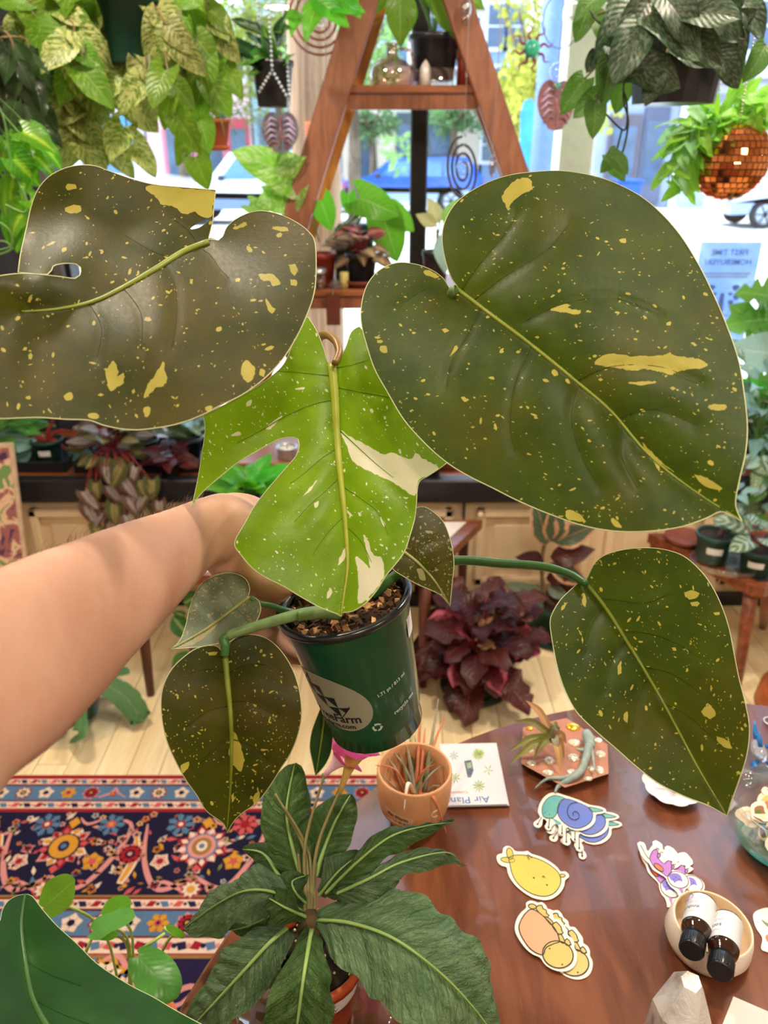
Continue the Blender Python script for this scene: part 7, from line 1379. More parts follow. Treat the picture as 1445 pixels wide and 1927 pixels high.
def cell(dx, dy, z, label, rot=0.0):
    ca, sa = math.cos(rot), math.sin(rot)
    def r(L): return [((x - 700) * ca - (y - 750) * sa + 700 + dx, (x - 700) * sa + (y - 750) * ca + 750 + dy) for x, y in L]
    sticker(label, ce, r([(185, 260), (230, 225), (290, 260), (340, 350), (380, 400), (430, 330), (465, 290), (460, 230), (510, 205), (580, 235), (640, 290), (650, 380), (720, 350), (820, 345), (880, 400), (950, 500), (945, 570), (890, 600), (960, 650), (900, 700), (830, 740), (960, 770), (1080, 850), (1140, 950), (1130, 1040), (1060, 1090), (1040, 1150), (1030, 1220), (960, 1260), (930, 1200), (880, 1120), (800, 1060), (740, 980), (690, 880), (560, 800), (460, 730), (390, 620), (320, 560), (240, 440)]),
            [(violet, r([(410, 530), (440, 430), (490, 370), (540, 370), (560, 430), (545, 500), (600, 570), (680, 630), (700, 600), (740, 570), (790, 580), (805, 640), (800, 770), (730, 860), (640, 800), (520, 720), (450, 630)]), True), (violet, r([(560, 440), (610, 470), (570, 530), (550, 500)]), True), (violet, r([(810, 650), (860, 680), (810, 740)]), True), (oranged, r(ell(575, 695, 105, 42, .68)), True),
             (lgrey, r(ell(925, 920, 195, 140, .42, 18)), True), (indigo, r([(750, 830), (830, 800), (920, 810), (980, 860), (1000, 930), (1015, 965), (960, 940), (900, 950), (850, 985), (840, 950), (790, 920)]), False), (violet, r([(940, 1075), (1005, 1085), (1015, 1190)]), False)],
            [r([(245, 285), (300, 390), (345, 470), (400, 540)]), r([(520, 365), (540, 340), (585, 375)]), r([(590, 440), (620, 410), (655, 435)]), r([(790, 580), (825, 600)]), r([(830, 640), (885, 645)])], [(*r([(880, 870)])[0], .0006), (*r([(845, 905)])[0], .0006), (*r([(945, 905)])[0], .0006)], z, 'purple creature stickers')
cell(-96, 110, TZ, 'purple spotted creature sticker mostly covered by its twin', .25); cell(250, 85, TZ + .0011, 'purple creature sticker of which only the claws show at the right', -.06); cell(0, 0, TZ + .0034, 'purple long tailed creature sticker on top, touching the oil dish')
sticker('white floral sticker cut off by the right edge of the picture', (0, 0, 1), [(1417, 1722), (1428, 1712), (1450, 1708), (1490, 1715), (1500, 1760), (1480, 1800), (1445, 1792), (1432, 1785), (1434, 1765), (1422, 1745)], [(pm('print_leaf_green', S(96, 120, 70), .4), [(1432, 1730), (1446, 1738), (1460, 1745), (1444, 1744)], False), (oranged, [(1440, 1762), (1452, 1756), (1458, 1768), (1446, 1774)], False)], z=TZ + .0002)
pp_ = [(1380, 1875), (1470, 1914), (1450, 1990), (1335, 1990)]; b = MB(); spoly(b, pp_, TZ + .0002, TZ + .0012, 0, False); o = b.build('paper_sheet', pm('greyish_paper', S(222, 208, 206), .6, var=.03)); tag(o, 'blank pale paper sheet at the lower right corner of the table', 'paper')

# ------------------------------------------------------------------ face pot with air plants
clay = pm('peach_clay', S(212, 158, 116), .55, var=.06, vs=60); c = PZ(778, 1530, TZ) ; t = thing('air_plant_pot', 'peach clay pot with white curls and a price label, full of thin leafed air plants', 'plant', c); Tm = Matrix.Translation(c)
rp_, hp_ = .0445, .073
b = MB(); b.lathe([(.024, 0), (.034, .004), (.041, .016), (.0445, .034), (.0455, .055), (.045, .071), (.0435, .074), (.0415, .072), (.041, .055), (.038, .03), (.02, .014), (.001, .012)], 48, 0, Tm, (True, True)); po_ = b.build('pot', clay, t)
a0 = math.atan2(-c.y, -c.x)
def onpot(phi, z, off=.0004):
    r = np.interp(z, [0, .004, .016, .034, .055, .071], [.024, .034, .041, .0445, .0455, .045]) + off; return c + Vector((math.cos(a0 + phi) * r, math.sin(a0 + phi) * r, z))
b = MB(); n = 8
for i in range(n + 1):
    ph = -.82 + .82 * i / n; b.v += [tuple(onpot(ph, .022 - .004 * i / n)), tuple(onpot(ph, .043 - .006 * i / n))]
for i in range(n): b.face((2 * i, 2 * i + 2, 2 * i + 3, 2 * i + 1), 0, True)
b.build('paper_label', pm('clear_tape_label', S(222, 190, 160), .5, var=.04), po_)
for body, zc, sz_, ph0 in (('Air Plants', .0345, .0068, -.43), ('Now on $5 & $10', .0265, .005, -.42)):
    vs, fs = text_verts(body, sz_, bold=True); b = MB(); b.add([tuple(onpot(ph0 + x / .044, zc - .12 * x + y, .0008)) for x, y, _ in vs], fs); b.build('lettering', pm('label_ink', S(60, 50, 48), .6), po_)
for ph, z in ((-.25, .012), (.62, .040)):
    b = MB(); b.tube([onpot(ph + math.cos(a) * (.004 + .0007 * a) / .045, z + math.sin(a) * (.0030 + .0006 * a), .0005) for a in [k * .5 for k in range(11)]], .0008, 5); b.build('white_curl', pm('white_glaze', S(240, 226, 210), .4), po_)
silv = pm('silver_air_leaf', S(140, 136, 118), .6, var=.2, vs=80); rust = pm('rust_air_leaf', S(190, 112, 76), .6, var=.15, vs=80); sage = pm('sage_air_leaf', S(112, 124, 84), .6, var=.2, vs=80); ctr = c + Vector((.004, 0, .02))
def air(tp, mt, r0=.0032, mid=None, base=None):
    b = MB(); p0 = base or ctr + Vector((random.Random(str(tp)).uniform(-.012, .012), random.Random(str(tp) + 'a').uniform(-.01, .01), 0)); m_ = mid or (p0 + tp) / 2 + Vector((0, 0, .012)); q = spline([p0, m_, tp], 7); b.tube(q, [r0 * (1 - .85 * (i / (len(q) - 1)) ** 1.2) for i in range(len(q))], 6, 0, True, .6); b.build('leaf', mt, t)
dA = .955
for (x, y, d, mt) in ((825, 1315, 1.0, silv), (792, 1330, .99, rust), (838, 1345, 1.02, rust), (800, 1370, .98, rust), (812, 1395, .97, silv), (758, 1385, .98, silv), (745, 1400, .97, rust), (735, 1408, .96, silv), (770, 1375, 1.0, sage), (780, 1385, 1.02, sage), (728, 1425, .95, silv), (842, 1435, .95, silv), (818, 1438, .93, rust), (830, 1480, .91, silv), (790, 1390, .99, silv), (765, 1400, .95, silv), (752, 1415, .94, sage), (808, 1410, .95, sage), (820, 1425, .96, sage)): air(P(x, y, d), mt)
air(P(706, 1440, .925), rust, .003, P(745, 1450, .915)); air(P(708, 1446, .922), silv, .003, P(735, 1475, .92)); air(P(760, 1525, .885), pm('white_air_leaf', S(226, 214, 204), .5), .004, P(768, 1474, .893)); air(P(840, 1568, .90), rust, .0035, P(815, 1500, .885))
# ------------------------------------------------------------------ booklets
gl = pm('booklet_paper', S(208, 206, 214), .4, var=.02); 
for k, (dx, lb) in enumerate(((3, 'lower air plant leaflet, under the top leaflet beside the peach pot'), (0, 'white air plant leaflet with small plant pictures, top of its stack'))):
    q = [(828 + dx, 1400), (931 + dx, 1398), (955 + dx, 1513 + dx), (836 + dx, 1516 + dx)]; z0 = TZ + .0002 + .0028 * k; t2 = thing('leaflet', lb, 'leaflet', PZ(890, 1460, z0), 'air plant leaflets'); b = MB(); spoly(b, q, z0, z0 + .0024, 0, False); b.build('pages', gl, t2)
zl = TZ + .0002 + .0028 + .0024; b = MB(); mats = [pm('pic_green', S(150, 172, 96), .5, var=.3, vs=300), pm('pic_slate', S(90, 96, 116), .5, var=.4, vs=200), pm('pic_sage', S(140, 164, 140), .5, var=.3, vs=300)]
for (x, y, r, m, spk) in ((900, 1419, 13, 0, 14), (854, 1422, 10, 2, 7), (919, 1449, 11, 0, 5), (856, 1464, 12, 0, 8), (901, 1479, 13, 0, 10)):
    for k in range(spk): a = 2 * math.pi * k / spk + .2; spoly(b, [(x, y), (x + r * math.cos(a - .18) * .6, y + r * math.sin(a - .18) * .6), (x + r * math.cos(a), y + r * math.sin(a)), (x + r * math.cos(a + .18) * .6, y + r * math.sin(a + .18) * .6)], None, zl + .0001 + .00003 * k, m, False)
spoly(b, [(873, 1432), (887, 1430), (891, 1450), (886, 1463), (880, 1463)], None, zl + .0001, 1, False); spoly(b, [(877, 1436), (886, 1434), (888, 1444), (880, 1447)], None, zl + .0002, 2, False); b.build('pictures', mats, t2)
A = PZ(842, 1507, zl); B_ = PZ(925, 1504, zl); xa = -(B_ - A).normalized()
lettering(t2, 'Air Plants', .0155, frame(PZ(876, 1505, zl + .0003), (0, 0, 1), xa), pm('script_blue', S(60, 110, 170), .5), bold=False); lettering(t2, 'Collection', .006, frame(PZ(862, 1491, zl + .0003), (0, 0, 1), xa), pm('script_tan', S(170, 130, 100), .5))
# ------------------------------------------------------------------ gem tile with air plants
hexp = [(984, 1369), (1066, 1351), (1143, 1401), (1145, 1456), (1063, 1482), (981, 1437)]; HZ = .011; tl = thing('gem_tile', 'brown pink six sided tile set with clear glass gems near the table edge', 'ornament', PZ(1065, 1420, TZ)); tile_m = pm('pink_brown_tile', S(168, 112, 88), .4, var=.12, vs=40); b = MB(); spoly(b, hexp, TZ + .0002, TZ + HZ, 0, False); b.build('slab', tile_m, tl)
gem = N('glass_gem'); gb = gem.pbr(S(226, 212, 190), .08, .25, .9, gem.bump(gem.vor(gem.coord(), 260), .6, .002)); gem_m = gem.done(gb); gold_g = pm('gold_gem', S(240, 176, 60), .12, .6, var=.4, vs=200)
for i, (x, y, a_, b__, rt) in enumerate(((880, 330, 105, 80, .5), (900, 540, 105, 68, .35), (890, 730, 98, 72, .35), (870, 915, 80, 52, 0), (1238, 685, 85, 70, .3), (1120, 870, 60, 55, 0), (1228, 890, 70, 72, 0), (345, 810, 70, 55, .5), (575, 770, 80, 75, .6), (560, 925, 90, 55, .4), (1075, 1000, 75, 32, 0), (1212, 505, 60, 50, .5), (320, 350, 60, 40, .2), (690, 1000, 40, 30, .3), (720, 430, 70, 50, .6), (470, 520, 70, 50, .3), (330, 640, 60, 45, .2))):
    px, py = 950 + x * .1453, 1320 + y * .1453; p = PZ(px, py, TZ + HZ); r = a_ * .1453 * p.y / 1448 * 1.15; b = MB(); b.ball(p, r, 10, 0, (1, max(.6, b__ / a_ * 1.2), .32)); b.build('glass_gem', gold_g if i in (0, 12) else gem_m, tl)
def airthing(label, ctrp, L):
    t2 = thing('air_plant', label, 'plant', ctrp); return t2
grn_air = leafm('olive_air_leaf', S(104, 116, 48), S(150, 140, 80), 'plain', S(190, 190, 140), .45, .3, None, hv=.2); tan_air = leafm('tan_air_leaf', S(170, 120, 60), S(200, 160, 110), 'plain', S(216, 200, 170), .45, .3, None, hv=.2)
cz = PZ(1041, 1390, TZ + .03); t2 = thing('air_plant', 'spiky olive green air plant leaning on the gem tile', 'plant', cz)
for (x, y, d, mt, L) in ((968, 1357, 0, grn_air, 1), (989, 1318, -.02, tan_air, 1), (955, 1416, .02, grn_air, 1), (957, 1441, .03, grn_air, 1), (1003, 1430, .02, grn_air, 1), (1056, 1456, .03, tan_air, 1), (1062, 1429, .02, tan_air, 1), (1066, 1400, 0, tan_air, 1), (1041, 1362, -.02, grn_air, 1), (1050, 1378, -.01, silv, 1), (1046, 1420, .01, silv, 1)):
    tp = PZ(x, y, TZ + .030 - d * .55); q = [cz, (cz + tp) / 2 + UP * .010 - FW * .004, tp]; n_ = (CC - cz).normalized(); sweep(t2, q, [.0058, .005, .0005], n_ + UP * .3, mt, nu=6, k=6, arch=-.5)
gb_air = pm('blue_grey_air_leaf', S(136, 152, 148), .55, var=.15, vs=90); cz = PZ(1106, 1388, TZ + .025); t2 = thing('air_plant', 'smooth blue grey octopus like air plant draped across the gem tile', 'plant', cz); d0 = (cz - CC).dot(FW)
def tub(pts, rad): q = spline([PZ(x, y, TZ + max(.006, .026 + e * .9)) for x, y, e in pts], 6); rr = [np.interp(i / (len(q) - 1) * (len(rad) - 1), range(len(rad)), rad) for i in range(len(q))]; b = MB(); b.tube(q, rr, 10); b.build('leaf', gb_air, t2)
tub(((1103, 1378, -.004), (1108, 1392, -.004), (1110, 1406, -.002)), [.006, .0085, .0065]); tub(((1112, 1400, -.003), (1106, 1410, -.006), (1095, 1412, -.006), (1083, 1409, -.004)), [.005, .004, .003, .0008]); tub(((1108, 1404, 0), (1102, 1428, .0), (1092, 1452, -.008), (1070, 1468, -.014), (1052, 1478, -.02), (1044, 1491, -.02)), [.0055, .005, .005, .004, .003, .001]); tub(((1105, 1418, .0), (1094, 1445, -.008), (1066, 1463, -.014), (1030, 1466, -.016), (1006, 1484, -.022)), [.003, .003, .003, .002, .0006]); tub(((1112, 1408, 0), (1116, 1430, -.004), (1119, 1450, -.008)), [.003, .002, .0006])
# ------------------------------------------------------------------ oil bottles in a speckled dish
spk = N('speckled_stoneware'); v = spk.coord(); s_ = spk.vor(v, 330); outm = spk.done(spk.pbr(spk.mix(spk.step(s_, .16, .10), S(226, 216, 204), S(120, 104, 92)), .5)); inm = pm('peach_glaze', S(232, 204, 170), .35, var=.04)
c = PZ(1326, 1778, TZ); t = thing('speckled_dish', 'small speckled cream dish holding two brown oil bottles', 'dish', c); b = MB(); b.lathe([(.030, .0002), (.039, .004), (.0425, .012), (.0415, .023), (.0388, .033), (.0376, .0345), (.0362, .033), (.0385, .020), (.034, .009), (.001, .006)], 48, 0, Matrix.Translation(c) @ Matrix.Rotation(R(4), 4, 'Y'), (True, True), mats=[0, 0, 0, 0, 0, 1, 1, 1, 1]); b.build('bowl', [outm, inm], t)
amb = pm('dark_amber_glass', S(44, 22, 14), .06, spec=.9); cap_m = pm('black_cap', S(16, 16, 18), .3, spec=.6); lblm = pm('bottle_label', S(206, 208, 216), .45, var=.02)
def oil(label, B0, d, word, col, twist):
    d = Vector(d).normalized(); t = thing('oil_bottle', label, 'bottle', B0, 'oil bottles'); f = (CC - B0); f = (f - d * f.dot(d)).normalized(); M = frame(B0, d, f)
    b = MB(); b.lathe([(.0128, 0), (.0142, .0015), (.0142, .040), (.0132, .0445), (.0098, .048), (.0098, .052)], 32, 0, M); bo = b.build('glass', amb, t)
    b = MB(); b.lathe([(.0106, .0495), (.0106, .0535), (.0112, .0535), (.0115, .0545), (.0112, .068), (.0104, .0695)], 32, 0, M)
    for k in range(30): a = 2 * math.pi * k / 30; b.box((.0114, 0, .0612), (.0009, .0011, .0125), 0, M @ Matrix.Rotation(a, 4, 'Z'))
    b.build('cap', cap_m, t)
    b = MB(); n = 24
    for i in range(n + 1): a = -2.2 + 4.4 * i / n; b.v += [tuple(M @ Vector((math.cos(a) * .01435, math.sin(a) * .01435, z))) for z in (.003, .0385)]
    for i in range(n): b.face((2 * i, 2 * i + 2, 2 * i + 3, 2 * i + 1), 0, True)
    lb = b.build('label', lblm, bo); W_ = lambda x, y: M @ Vector((math.cos(twist + x / .0144) * .0145, math.sin(twist + x / .0144) * .0145, y))
    vs, fs = text_verts(word, .0072); b = MB(); b.add([tuple(W_(x, .024 + y)) for x, y, _ in vs], fs); b.build('lettering', pm('label_grey_ink', S(70, 72, 80), .5), lb)
    b = MB()
    for z, w_ in ((.030, .006), (.0175, .011), (.0155, .008)): n0 = len(b.v); b.v += [tuple(W_(x, z + e)) for e in (0, .0005) for x in (-w_, -w_ / 2, 0, w_ / 2, w_)]; [b.face((n0 + i, n0 + i + 1, n0 + 6 + i, n0 + 5 + i)) for i in range(4)]
    b.build('rule_lines', pm('label_soft_ink', S(160, 162, 170), .5), lb)
    b = MB(); n0 = 0; b.v = [tuple(W_(.004 + .005 * math.cos(a), .0075 + .0045 * math.sin(a))) for a in [k * .45 for k in range(14)]]; b.face(range(14)); b.build('emblem', pm('emblem_' + word, col, .5), lb)
dB = Vector((-.50, -.85, .14))
oil('brown oil bottle with a lavender mark on its label, left one in the speckled dish', PZ(1322, 1700, TZ + .042), dB, 'endula', S(150, 150, 196), .8); oil('brown oil bottle with a green mark on its label, right one in the speckled dish', PZ(1369, 1733, TZ + .042), dB + RT * .03, 'sone', S(190, 204, 130), .8)
# ------------------------------------------------------------------ crystal tower, scalloped dish, glass fish, ring
qz = N('smoky_quartz'); v = qz.coord(); f = qz.noise(qz.mapping(v, (1, 1, .4)), 60, 5, .65, 1.2); g = qz.noise(v, 25, 3); qm = qz.done(qz.pbr(qz.mix(qz.step(g, .35, .65), qz.mix(qz.step(f, .35, .65), S(112, 96, 88), S(168, 158, 150)), S(206, 204, 204)), .22, 0, .7, qz.bump(f, .5, .003)))
c = PZ(1262, 1985, TZ); ax = (P(1302, 1832, .655) - c); t = thing('crystal_tower', 'grey smoky crystal tower with a faceted point at the lower right of the table', 'crystal', c); M = frame(c, (0, 0, 1), (1, .3, 0)); hz = .098
b = MB(); n = 6; r0 = .0275; ring = lambda r, z, off=(0, 0): [(r * math.cos(a) * (1 + .12 * math.sin(k * 2.1)) + off[0], r * math.sin(a) * (1 + .1 * math.cos(k * 1.7)) + off[1], z) for k, a in enumerate([2 * math.pi * i / n + .25 for i in range(n)])]
v0 = ring(r0 * 1.12, .0003); v1 = ring(r0, hz * .70); v1 = [(x, y, z + .008 * math.sin(i * 2.3)) for i, (x, y, z) in enumerate(v1)]; v2 = ring(r0 * .34, hz, (.004, .002)); b.add(v0 + v1 + v2, [list(range(6))[::-1]] + [(k * 6 + i, k * 6 + (i + 1) % 6, (k + 1) * 6 + (i + 1) % 6, (k + 1) * 6 + i) for k in range(2) for i in range(6)] + [[12 + i for i in range(6)]], 0, False, M); b.build('point', qm, t)
c = PZ(1262, 1488, TZ); t = thing('scalloped_dish', 'white scalloped trinket dish half hidden under the lower right leaf tip', 'dish', c); b = MB(); b.lathe([(.018, .0002), (.026, .003), (.033, .010), (.0345, .011), (.031, .007), (.02, .0035), (.001, .003)], 64, 0, Matrix.Translation(c), (True, True), wob=lambda a, i: 1 + (.07 * abs(math.sin(a * 5)) if 1 < i < 5 else 0)); b.build('dish', pm('white_porcelain', S(216, 210, 216), .25), t)
b = MB(); b.tube(spline([c + Vector((-.02, .004, .012)), c + Vector((-.004, .0, .009)), c + Vector((.0, -.012, .009)), c + Vector((.004, .004, .010)), c + Vector((.02, -.004, .012))], 5), .0013, 5); o = b.build('bent_twig', pm('gold_brown_twig', S(176, 132, 84), .4)); tag(o, 'tiny gold brown trinket lying in the white scalloped dish', 'trinket')
bg_ = N('blue_glass'); bgm = bg_.done(bg_.pbr(S(20, 140, 240), .06, 0, .8, trans=.6)); cg_ = N('clear_solid_glass'); cgm = cg_.done(cg_.pbr(S(230, 236, 250), .04, 0, .8, trans=.75)); c = PZ(1424, 1428, TZ); t = thing('glass_fish', 'small clear glass fish with bright blue fins at the right edge of the table', 'figurine', c); M = frame(c + Vector((0, 0, .014)), (0, 0, 1), PZ(1436, 1452, TZ) - PZ(1414, 1398, TZ))
b = MB(); b.ball((0, 0, 0), .011, 14, 0, (2.0, .9, .8), M); b.build('body', cgm, t)
for pos, dr, L, wd in (((-.016, 0, .003), (-1, .1, .5), .03, .006), ((-.006, .008, .002), (-.3, 1, .1), .018, .009), ((.016, -.006, -.004), (.7, -.7, -.5), .014, .008), ((.016, .006, -.004), (.7, .7, -.5), .014, .008), ((.002, 0, .008), (-.8, 0, .5), .022, .006)):
    d = Vector(dr).normalized(); p = Vector(pos); b = MB(); b.tube([M @ p, M @ (p + d * L * .5), M @ (p + d * L)], [.003, wd * .6, .0006], 10, 0, True, .5); b.build('fin', bgm, t)
b = MB(); cr = PZ(1450, 1358, TZ + .0022); b.tube([cr + Vector((math.cos(a) * .009, math.sin(a) * .009, 0)) for a in [k * .35 for k in range(19)]], .0016, 8); o = b.build('finger_ring', wire_m); tag(o, 'thin silver ring at the right table edge above the glass fish', 'ring')
# ------------------------------------------------------------------ glass bowl of stickers
c = PZ(1462, 1596, TZ); t = thing('glass_bowl', 'round clear glass bowl with aqua tinted foot full of stickers, right edge', 'bowl', c); aqua = N('aqua_glass'); aqm = aqua.done(aqua.pbr(S(90, 220, 214), .05, 0, .8, trans=.55)); bowlg = glassm('bowl_glass', (.93, .98, .97, 1), gloss=.08)
b = MB(); b.lathe([(.030, .004), (.050, .016), (.0625, .036), (.064, .052), (.060, .066), (.0615, .070), (.059, .071), (.0575, .066), (.0615, .050), (.060, .037), (.048, .019), (.028, .008)], 56, 0, Matrix.Translation(c), (True, True)); b.build('bowl', bowlg, t); b = MB(); b.lathe([(.028, .0003), (.036, .003), (.045, .011), (.046, .0125), (.030, .006)], 48, 0, Matrix.Translation(c), (True, False)); b.build('foot', aqm, t)
rnd = random.Random(31); cn_ = ['violet', 'yellow', 'fern green', 'pink', 'orange', 'indigo', 'grey', 'brown']; cols = [violet, mustard, pm('print_fern', S(84, 110, 60), .4), pm('print_flesh', S(232, 196, 164), .4), oranged, indigo, lgrey, pm('print_brown', S(140, 96, 70), .4)]
for i in range(24):
    lay = i // 8 + (i % 3 == 0); rr = (.026 + .022 * min(lay, 2) / 2) * math.sqrt(rnd.random()); a = rnd.random() * 6.28; z = .014 + lay * .0125 + rnd.uniform(0, .006); p = c + Vector((rr * math.cos(a), rr * math.sin(a), z)); tilt = (rnd.uniform(-.45, .45), rnd.uniform(-.6, .2), 1); M = frame(p, tilt, (math.cos(i), math.sin(i), 0)); s0 = rnd.uniform(.009, .015); n = 16
    out = [(s0 * (1 + .22 * math.sin(3 * q + i) + .1 * math.sin(5 * q)) * math.cos(q), s0 * .75 * (1 + .18 * math.cos(2 * q + i)) * math.sin(q)) for q in [2 * math.pi * k / n for k in range(n)]]
    s2 = thing('loose_sticker', '%s and %s die cut sticker %s of the glass bowl' % (cn_[i % 8], cn_[(i + 3) % 8], ('at the bottom', 'halfway up the pile', 'near the top')[i // 8]), 'sticker', p, 'stickers jumbled in the glass bowl'); b = MB(); b.prism(out, 0, .0007, 0, M); b.build('backing', pm('sticker_cream', S(240, 220, 198), .4), s2)
    for j in range(2): b = MB(); k = .62 - .3 * j; b.prism([(x * k + j * .002, y * k - j * .001) for x, y in out], .0007, .0009 + .0001 * j, 0, M); b.build('print', cols[(i + 3 * j) % len(cols)], s2)
b = MB(); b.ball(PZ(1408, 1466, TZ + .012), .012, 14); o = b.build('glass_marble', clearpl); tag(o, 'clear glass bauble behind the glass bowl, next to the leaf tip', 'ornament')

# ================================================================== foreground plant with wrinkled leaves
PTZ = .845; rc = PZ(590, 1792, PTZ); rpt = .0455; c = Vector((rc.x, rc.y, TZ + .004)); t = thing('wrinkled_leaf_plant', 'wrinkled grey green leafed plant with pink trumpet flowers in an orange pot', 'plant', c)
opot = pm('orange_plastic_pot', S(192, 84, 44), .4, var=.08); p_ = pot_mesh(t, c, rpt / 1.06, PTZ - c.z, opot, .78); PH_ = PTZ - c.z
vs_l = MB(); n = 10; aa = math.atan2(-c.y, -c.x)
for i in range(n + 1):
    a = aa - .1 + 1.25 * i / n; 
    for z in (.048, .066): vs_l.v.append(tuple(c + Vector((math.cos(a) * (rpt / 1.06) * np.interp(z / PH_, [0, .86], [.78, .985]) * 1.012, math.sin(a) * (rpt / 1.06) * np.interp(z / PH_, [0, .86], [.78, .985]) * 1.012, z))))
for i in range(n): vs_l.face((2 * i, 2 * i + 2, 2 * i + 3, 2 * i + 1), 0, True)
lb = vs_l.build('paper_label', label_m, p_)
for body, zc, ph0 in (('Acai', .061, .24), ('fancy', .053, .26)):
    vs, fs = text_verts(body, .0085); b = MB()
    for x, y, _ in vs: z = zc + y; r = (rpt / 1.06) * np.interp(z / PH_, [0, .86], [.78, .985]) * 1.018; a = aa + ph0 + x / .043; b.v.append(tuple(c + Vector((math.cos(a) * r, math.sin(a) * r, z))))
    for f in fs: b.face(f)
    b.build('lettering', pm('label_ink', S(60, 50, 48), .6), lb)
b = MB(); b.lathe([(.058, -.0035), (.072, .022), (.0745, .022), (.060, -.0038)], 40, 0, Matrix.Translation(c), (True, False)); b.build('clear_saucer', clearpl, t)
pe = MB(); rnd = random.Random(3)
for i in range(60): a = rnd.random() * 6.28; r = .04 * math.sqrt(rnd.random()); pe.ball(c + Vector((math.cos(a) * r, math.sin(a) * r, PH_ * .905 + .001)), rnd.uniform(.0008, .0018), 6, 0)
o = pe.build('perlite', pm('perlite', S(220, 200, 150), .8), t); o['kind'] = 'stuff'
def wrm(name, c1, c2, rough, bmp=.9):
    m = N(name); uv = m.n('UVMap').outputs[0]; sx = m.n('SeparateXYZ'); m.l(uv, sx.inputs[0]); a = m.math('ABSOLUTE', m.math('SUBTRACT', sx.outputs[0], .5)); s = m.math('SUBTRACT', sx.outputs[1], m.math('MULTIPLY', a, .35))
    cx = m.n('CombineXYZ'); m.l(m.math('MULTIPLY', sx.outputs[0], 1.2), cx.inputs[0]); m.l(s, cx.inputs[1]); wv = m.math('PINGPONG', m.math('MULTIPLY', s, 13.0), .5); n_ = m.noise(m.mapping(cx.outputs[0], (9, 34, 1)), 1.6, 4, .6, .6); f = m.noise(cx.outputs[0], 5, 3)
    c_ = m.mix(m.step(f, .3, .7), c1, c2); c_ = m.mix(m.math('MULTIPLY', m.step(wv, .10, .0), .5), c_, tuple(x * .5 for x in c1[:3]) + (1,)); c_ = m.mix(m.step(a, .022, .008), c_, S(110, 150, 80))
    b_ = m.pbr(c_, rough, 0, .45, m.bump(m.math('ADD', m.math('MULTIPLY', n_, .9), m.math('MULTIPLY', wv, .8)), bmp, .006)); tl_ = m.n('BsdfTranslucent'); tl_.inputs[0].default_value = S(90, 140, 30); x = m.n('MixShader'); x.inputs[0].default_value = .16; m.l(b_.outputs[0], x.inputs[1]); m.l(tl_.outputs[0], x.inputs[2]); return m.done(x)
wr = wrm('wrinkled_leaf', S(84, 118, 80), S(116, 146, 106), .4, 1.0); wr2 = wrm('wrinkled_leaf_dark', S(66, 100, 48), S(90, 124, 66), .45, 1.0); wru = pm('leaf_underside_green', S(110, 140, 62), .6)
z4_ = (330, 1380, .436); Q = lambda x, y, d: P(330 + x * .436, 1380 + y * .436, d); crown = Q(580, 800, .70); toc = (CC - crown).normalized()
MR = []
def wl(pts, hw, nrm, mt, **k):
    kw = dict(arch=.18, ruffle=.006, quilt=.0034, qf=150, nu=24, k=14, tipr=.8); kw.update(k); o, q = sweep(t, [Q(*p) for p in pts], [w_ * .436 / 1448 * .70 for w_ in hw], nrm, mt, **kw)
    b = MB(); off = (CC - q[len(q) // 2]).normalized() * .0005; b.tube([p + off for p in q], taper(.0026, .0006, len(q)), 6, 0, True, .6); b.build('midrib', pm('wrinkled_midrib', S(130, 160, 90), .5), o); return o
wl([(600, 805, .70), (760, 820, .665), (950, 890, .645), (1150, 1040, .64), (1300, 1200, .655), (1390, 1330, .675)], [18, 160, 205, 220, 205, 130], toc + Vector((.25, .1, .3)), wr, seed=1)
wl([(588, 840, .695), (575, 920, .672), (552, 1060, .645), (525, 1260, .64), (505, 1400, .66)], [14, 60, 112, 138, 100], toc + UP * .3, wr2, seed=2)
wl([(480, 840, .69), (400, 910, .675), (290, 1030, .67), (170, 1160, .68), (60, 1280, .70)], [50, 95, 120, 112, 60], toc + Vector((-.2, 0, .2)), wr, seed=3)
wl([(540, 760, .70), (440, 690, .685), (300, 680, .69), (160, 750, .72), (40, 840, .765)], [20, 85, 112, 105, 60], toc * .6 + Vector((-.1, -.2, .9)), wr, seed=4, arch=.5)
wl([(550, 640, .725), (500, 470, .745), (480, 320, .76), (515, 130, .78)], [30, 112, 120, 60], toc + Vector((.1, 0, -.2)), wr2, seed=5); wl([(605, 620, .73), (640, 500, .745), (690, 380, .76), (755, 265, .78)], [30, 98, 108, 60], toc + Vector((0, 0, -.2)), wr2, seed=6)
wl([(650, 690, .70), (780, 560, .69), (930, 445, .70), (1080, 400, .72), (1195, 385, .74)], [30, 62, 52, 38, 10], toc * .3 + Vector((.3, .1, .9)), wr2, seed=7, arch=.8); wl([(700, 690, .69), (830, 630, .68), (980, 555, .69), (1170, 515, .71), (1240, 575, .73)], [30, 66, 50, 34, 14], toc * .3 + Vector((.2, .0, .9)), wr, seed=8, arch=.8)
wl([(560, 730, .70), (520, 690, .69), (505, 640, .695), (560, 615, .71)], [25, 62, 56, 20], toc, wr2, seed=9); wl([(620, 700, .705), (700, 600, .70), (790, 525, .72)], [26, 86, 20], toc + Vector((0, 0, .4)), wr, seed=10); wl([(560, 790, .69), (470, 750, .675), (370, 690, .69)], [20, 70, 22], toc + Vector((0, 0, .3)), wr2, seed=11)
wl([(700, 720, .71), (840, 650, .73), (970, 630, .75)], [30, 90, 24], toc + Vector((0, .2, .2)), wr, seed=12); wl([(420, 780, .72), (320, 830, .735), (240, 850, .74)], [40, 60, 20], toc, wr, seed=13); wl([(450, 620, .735), (380, 520, .75), (290, 500, .76)], [40, 50, 20], toc, wr2, seed=14)
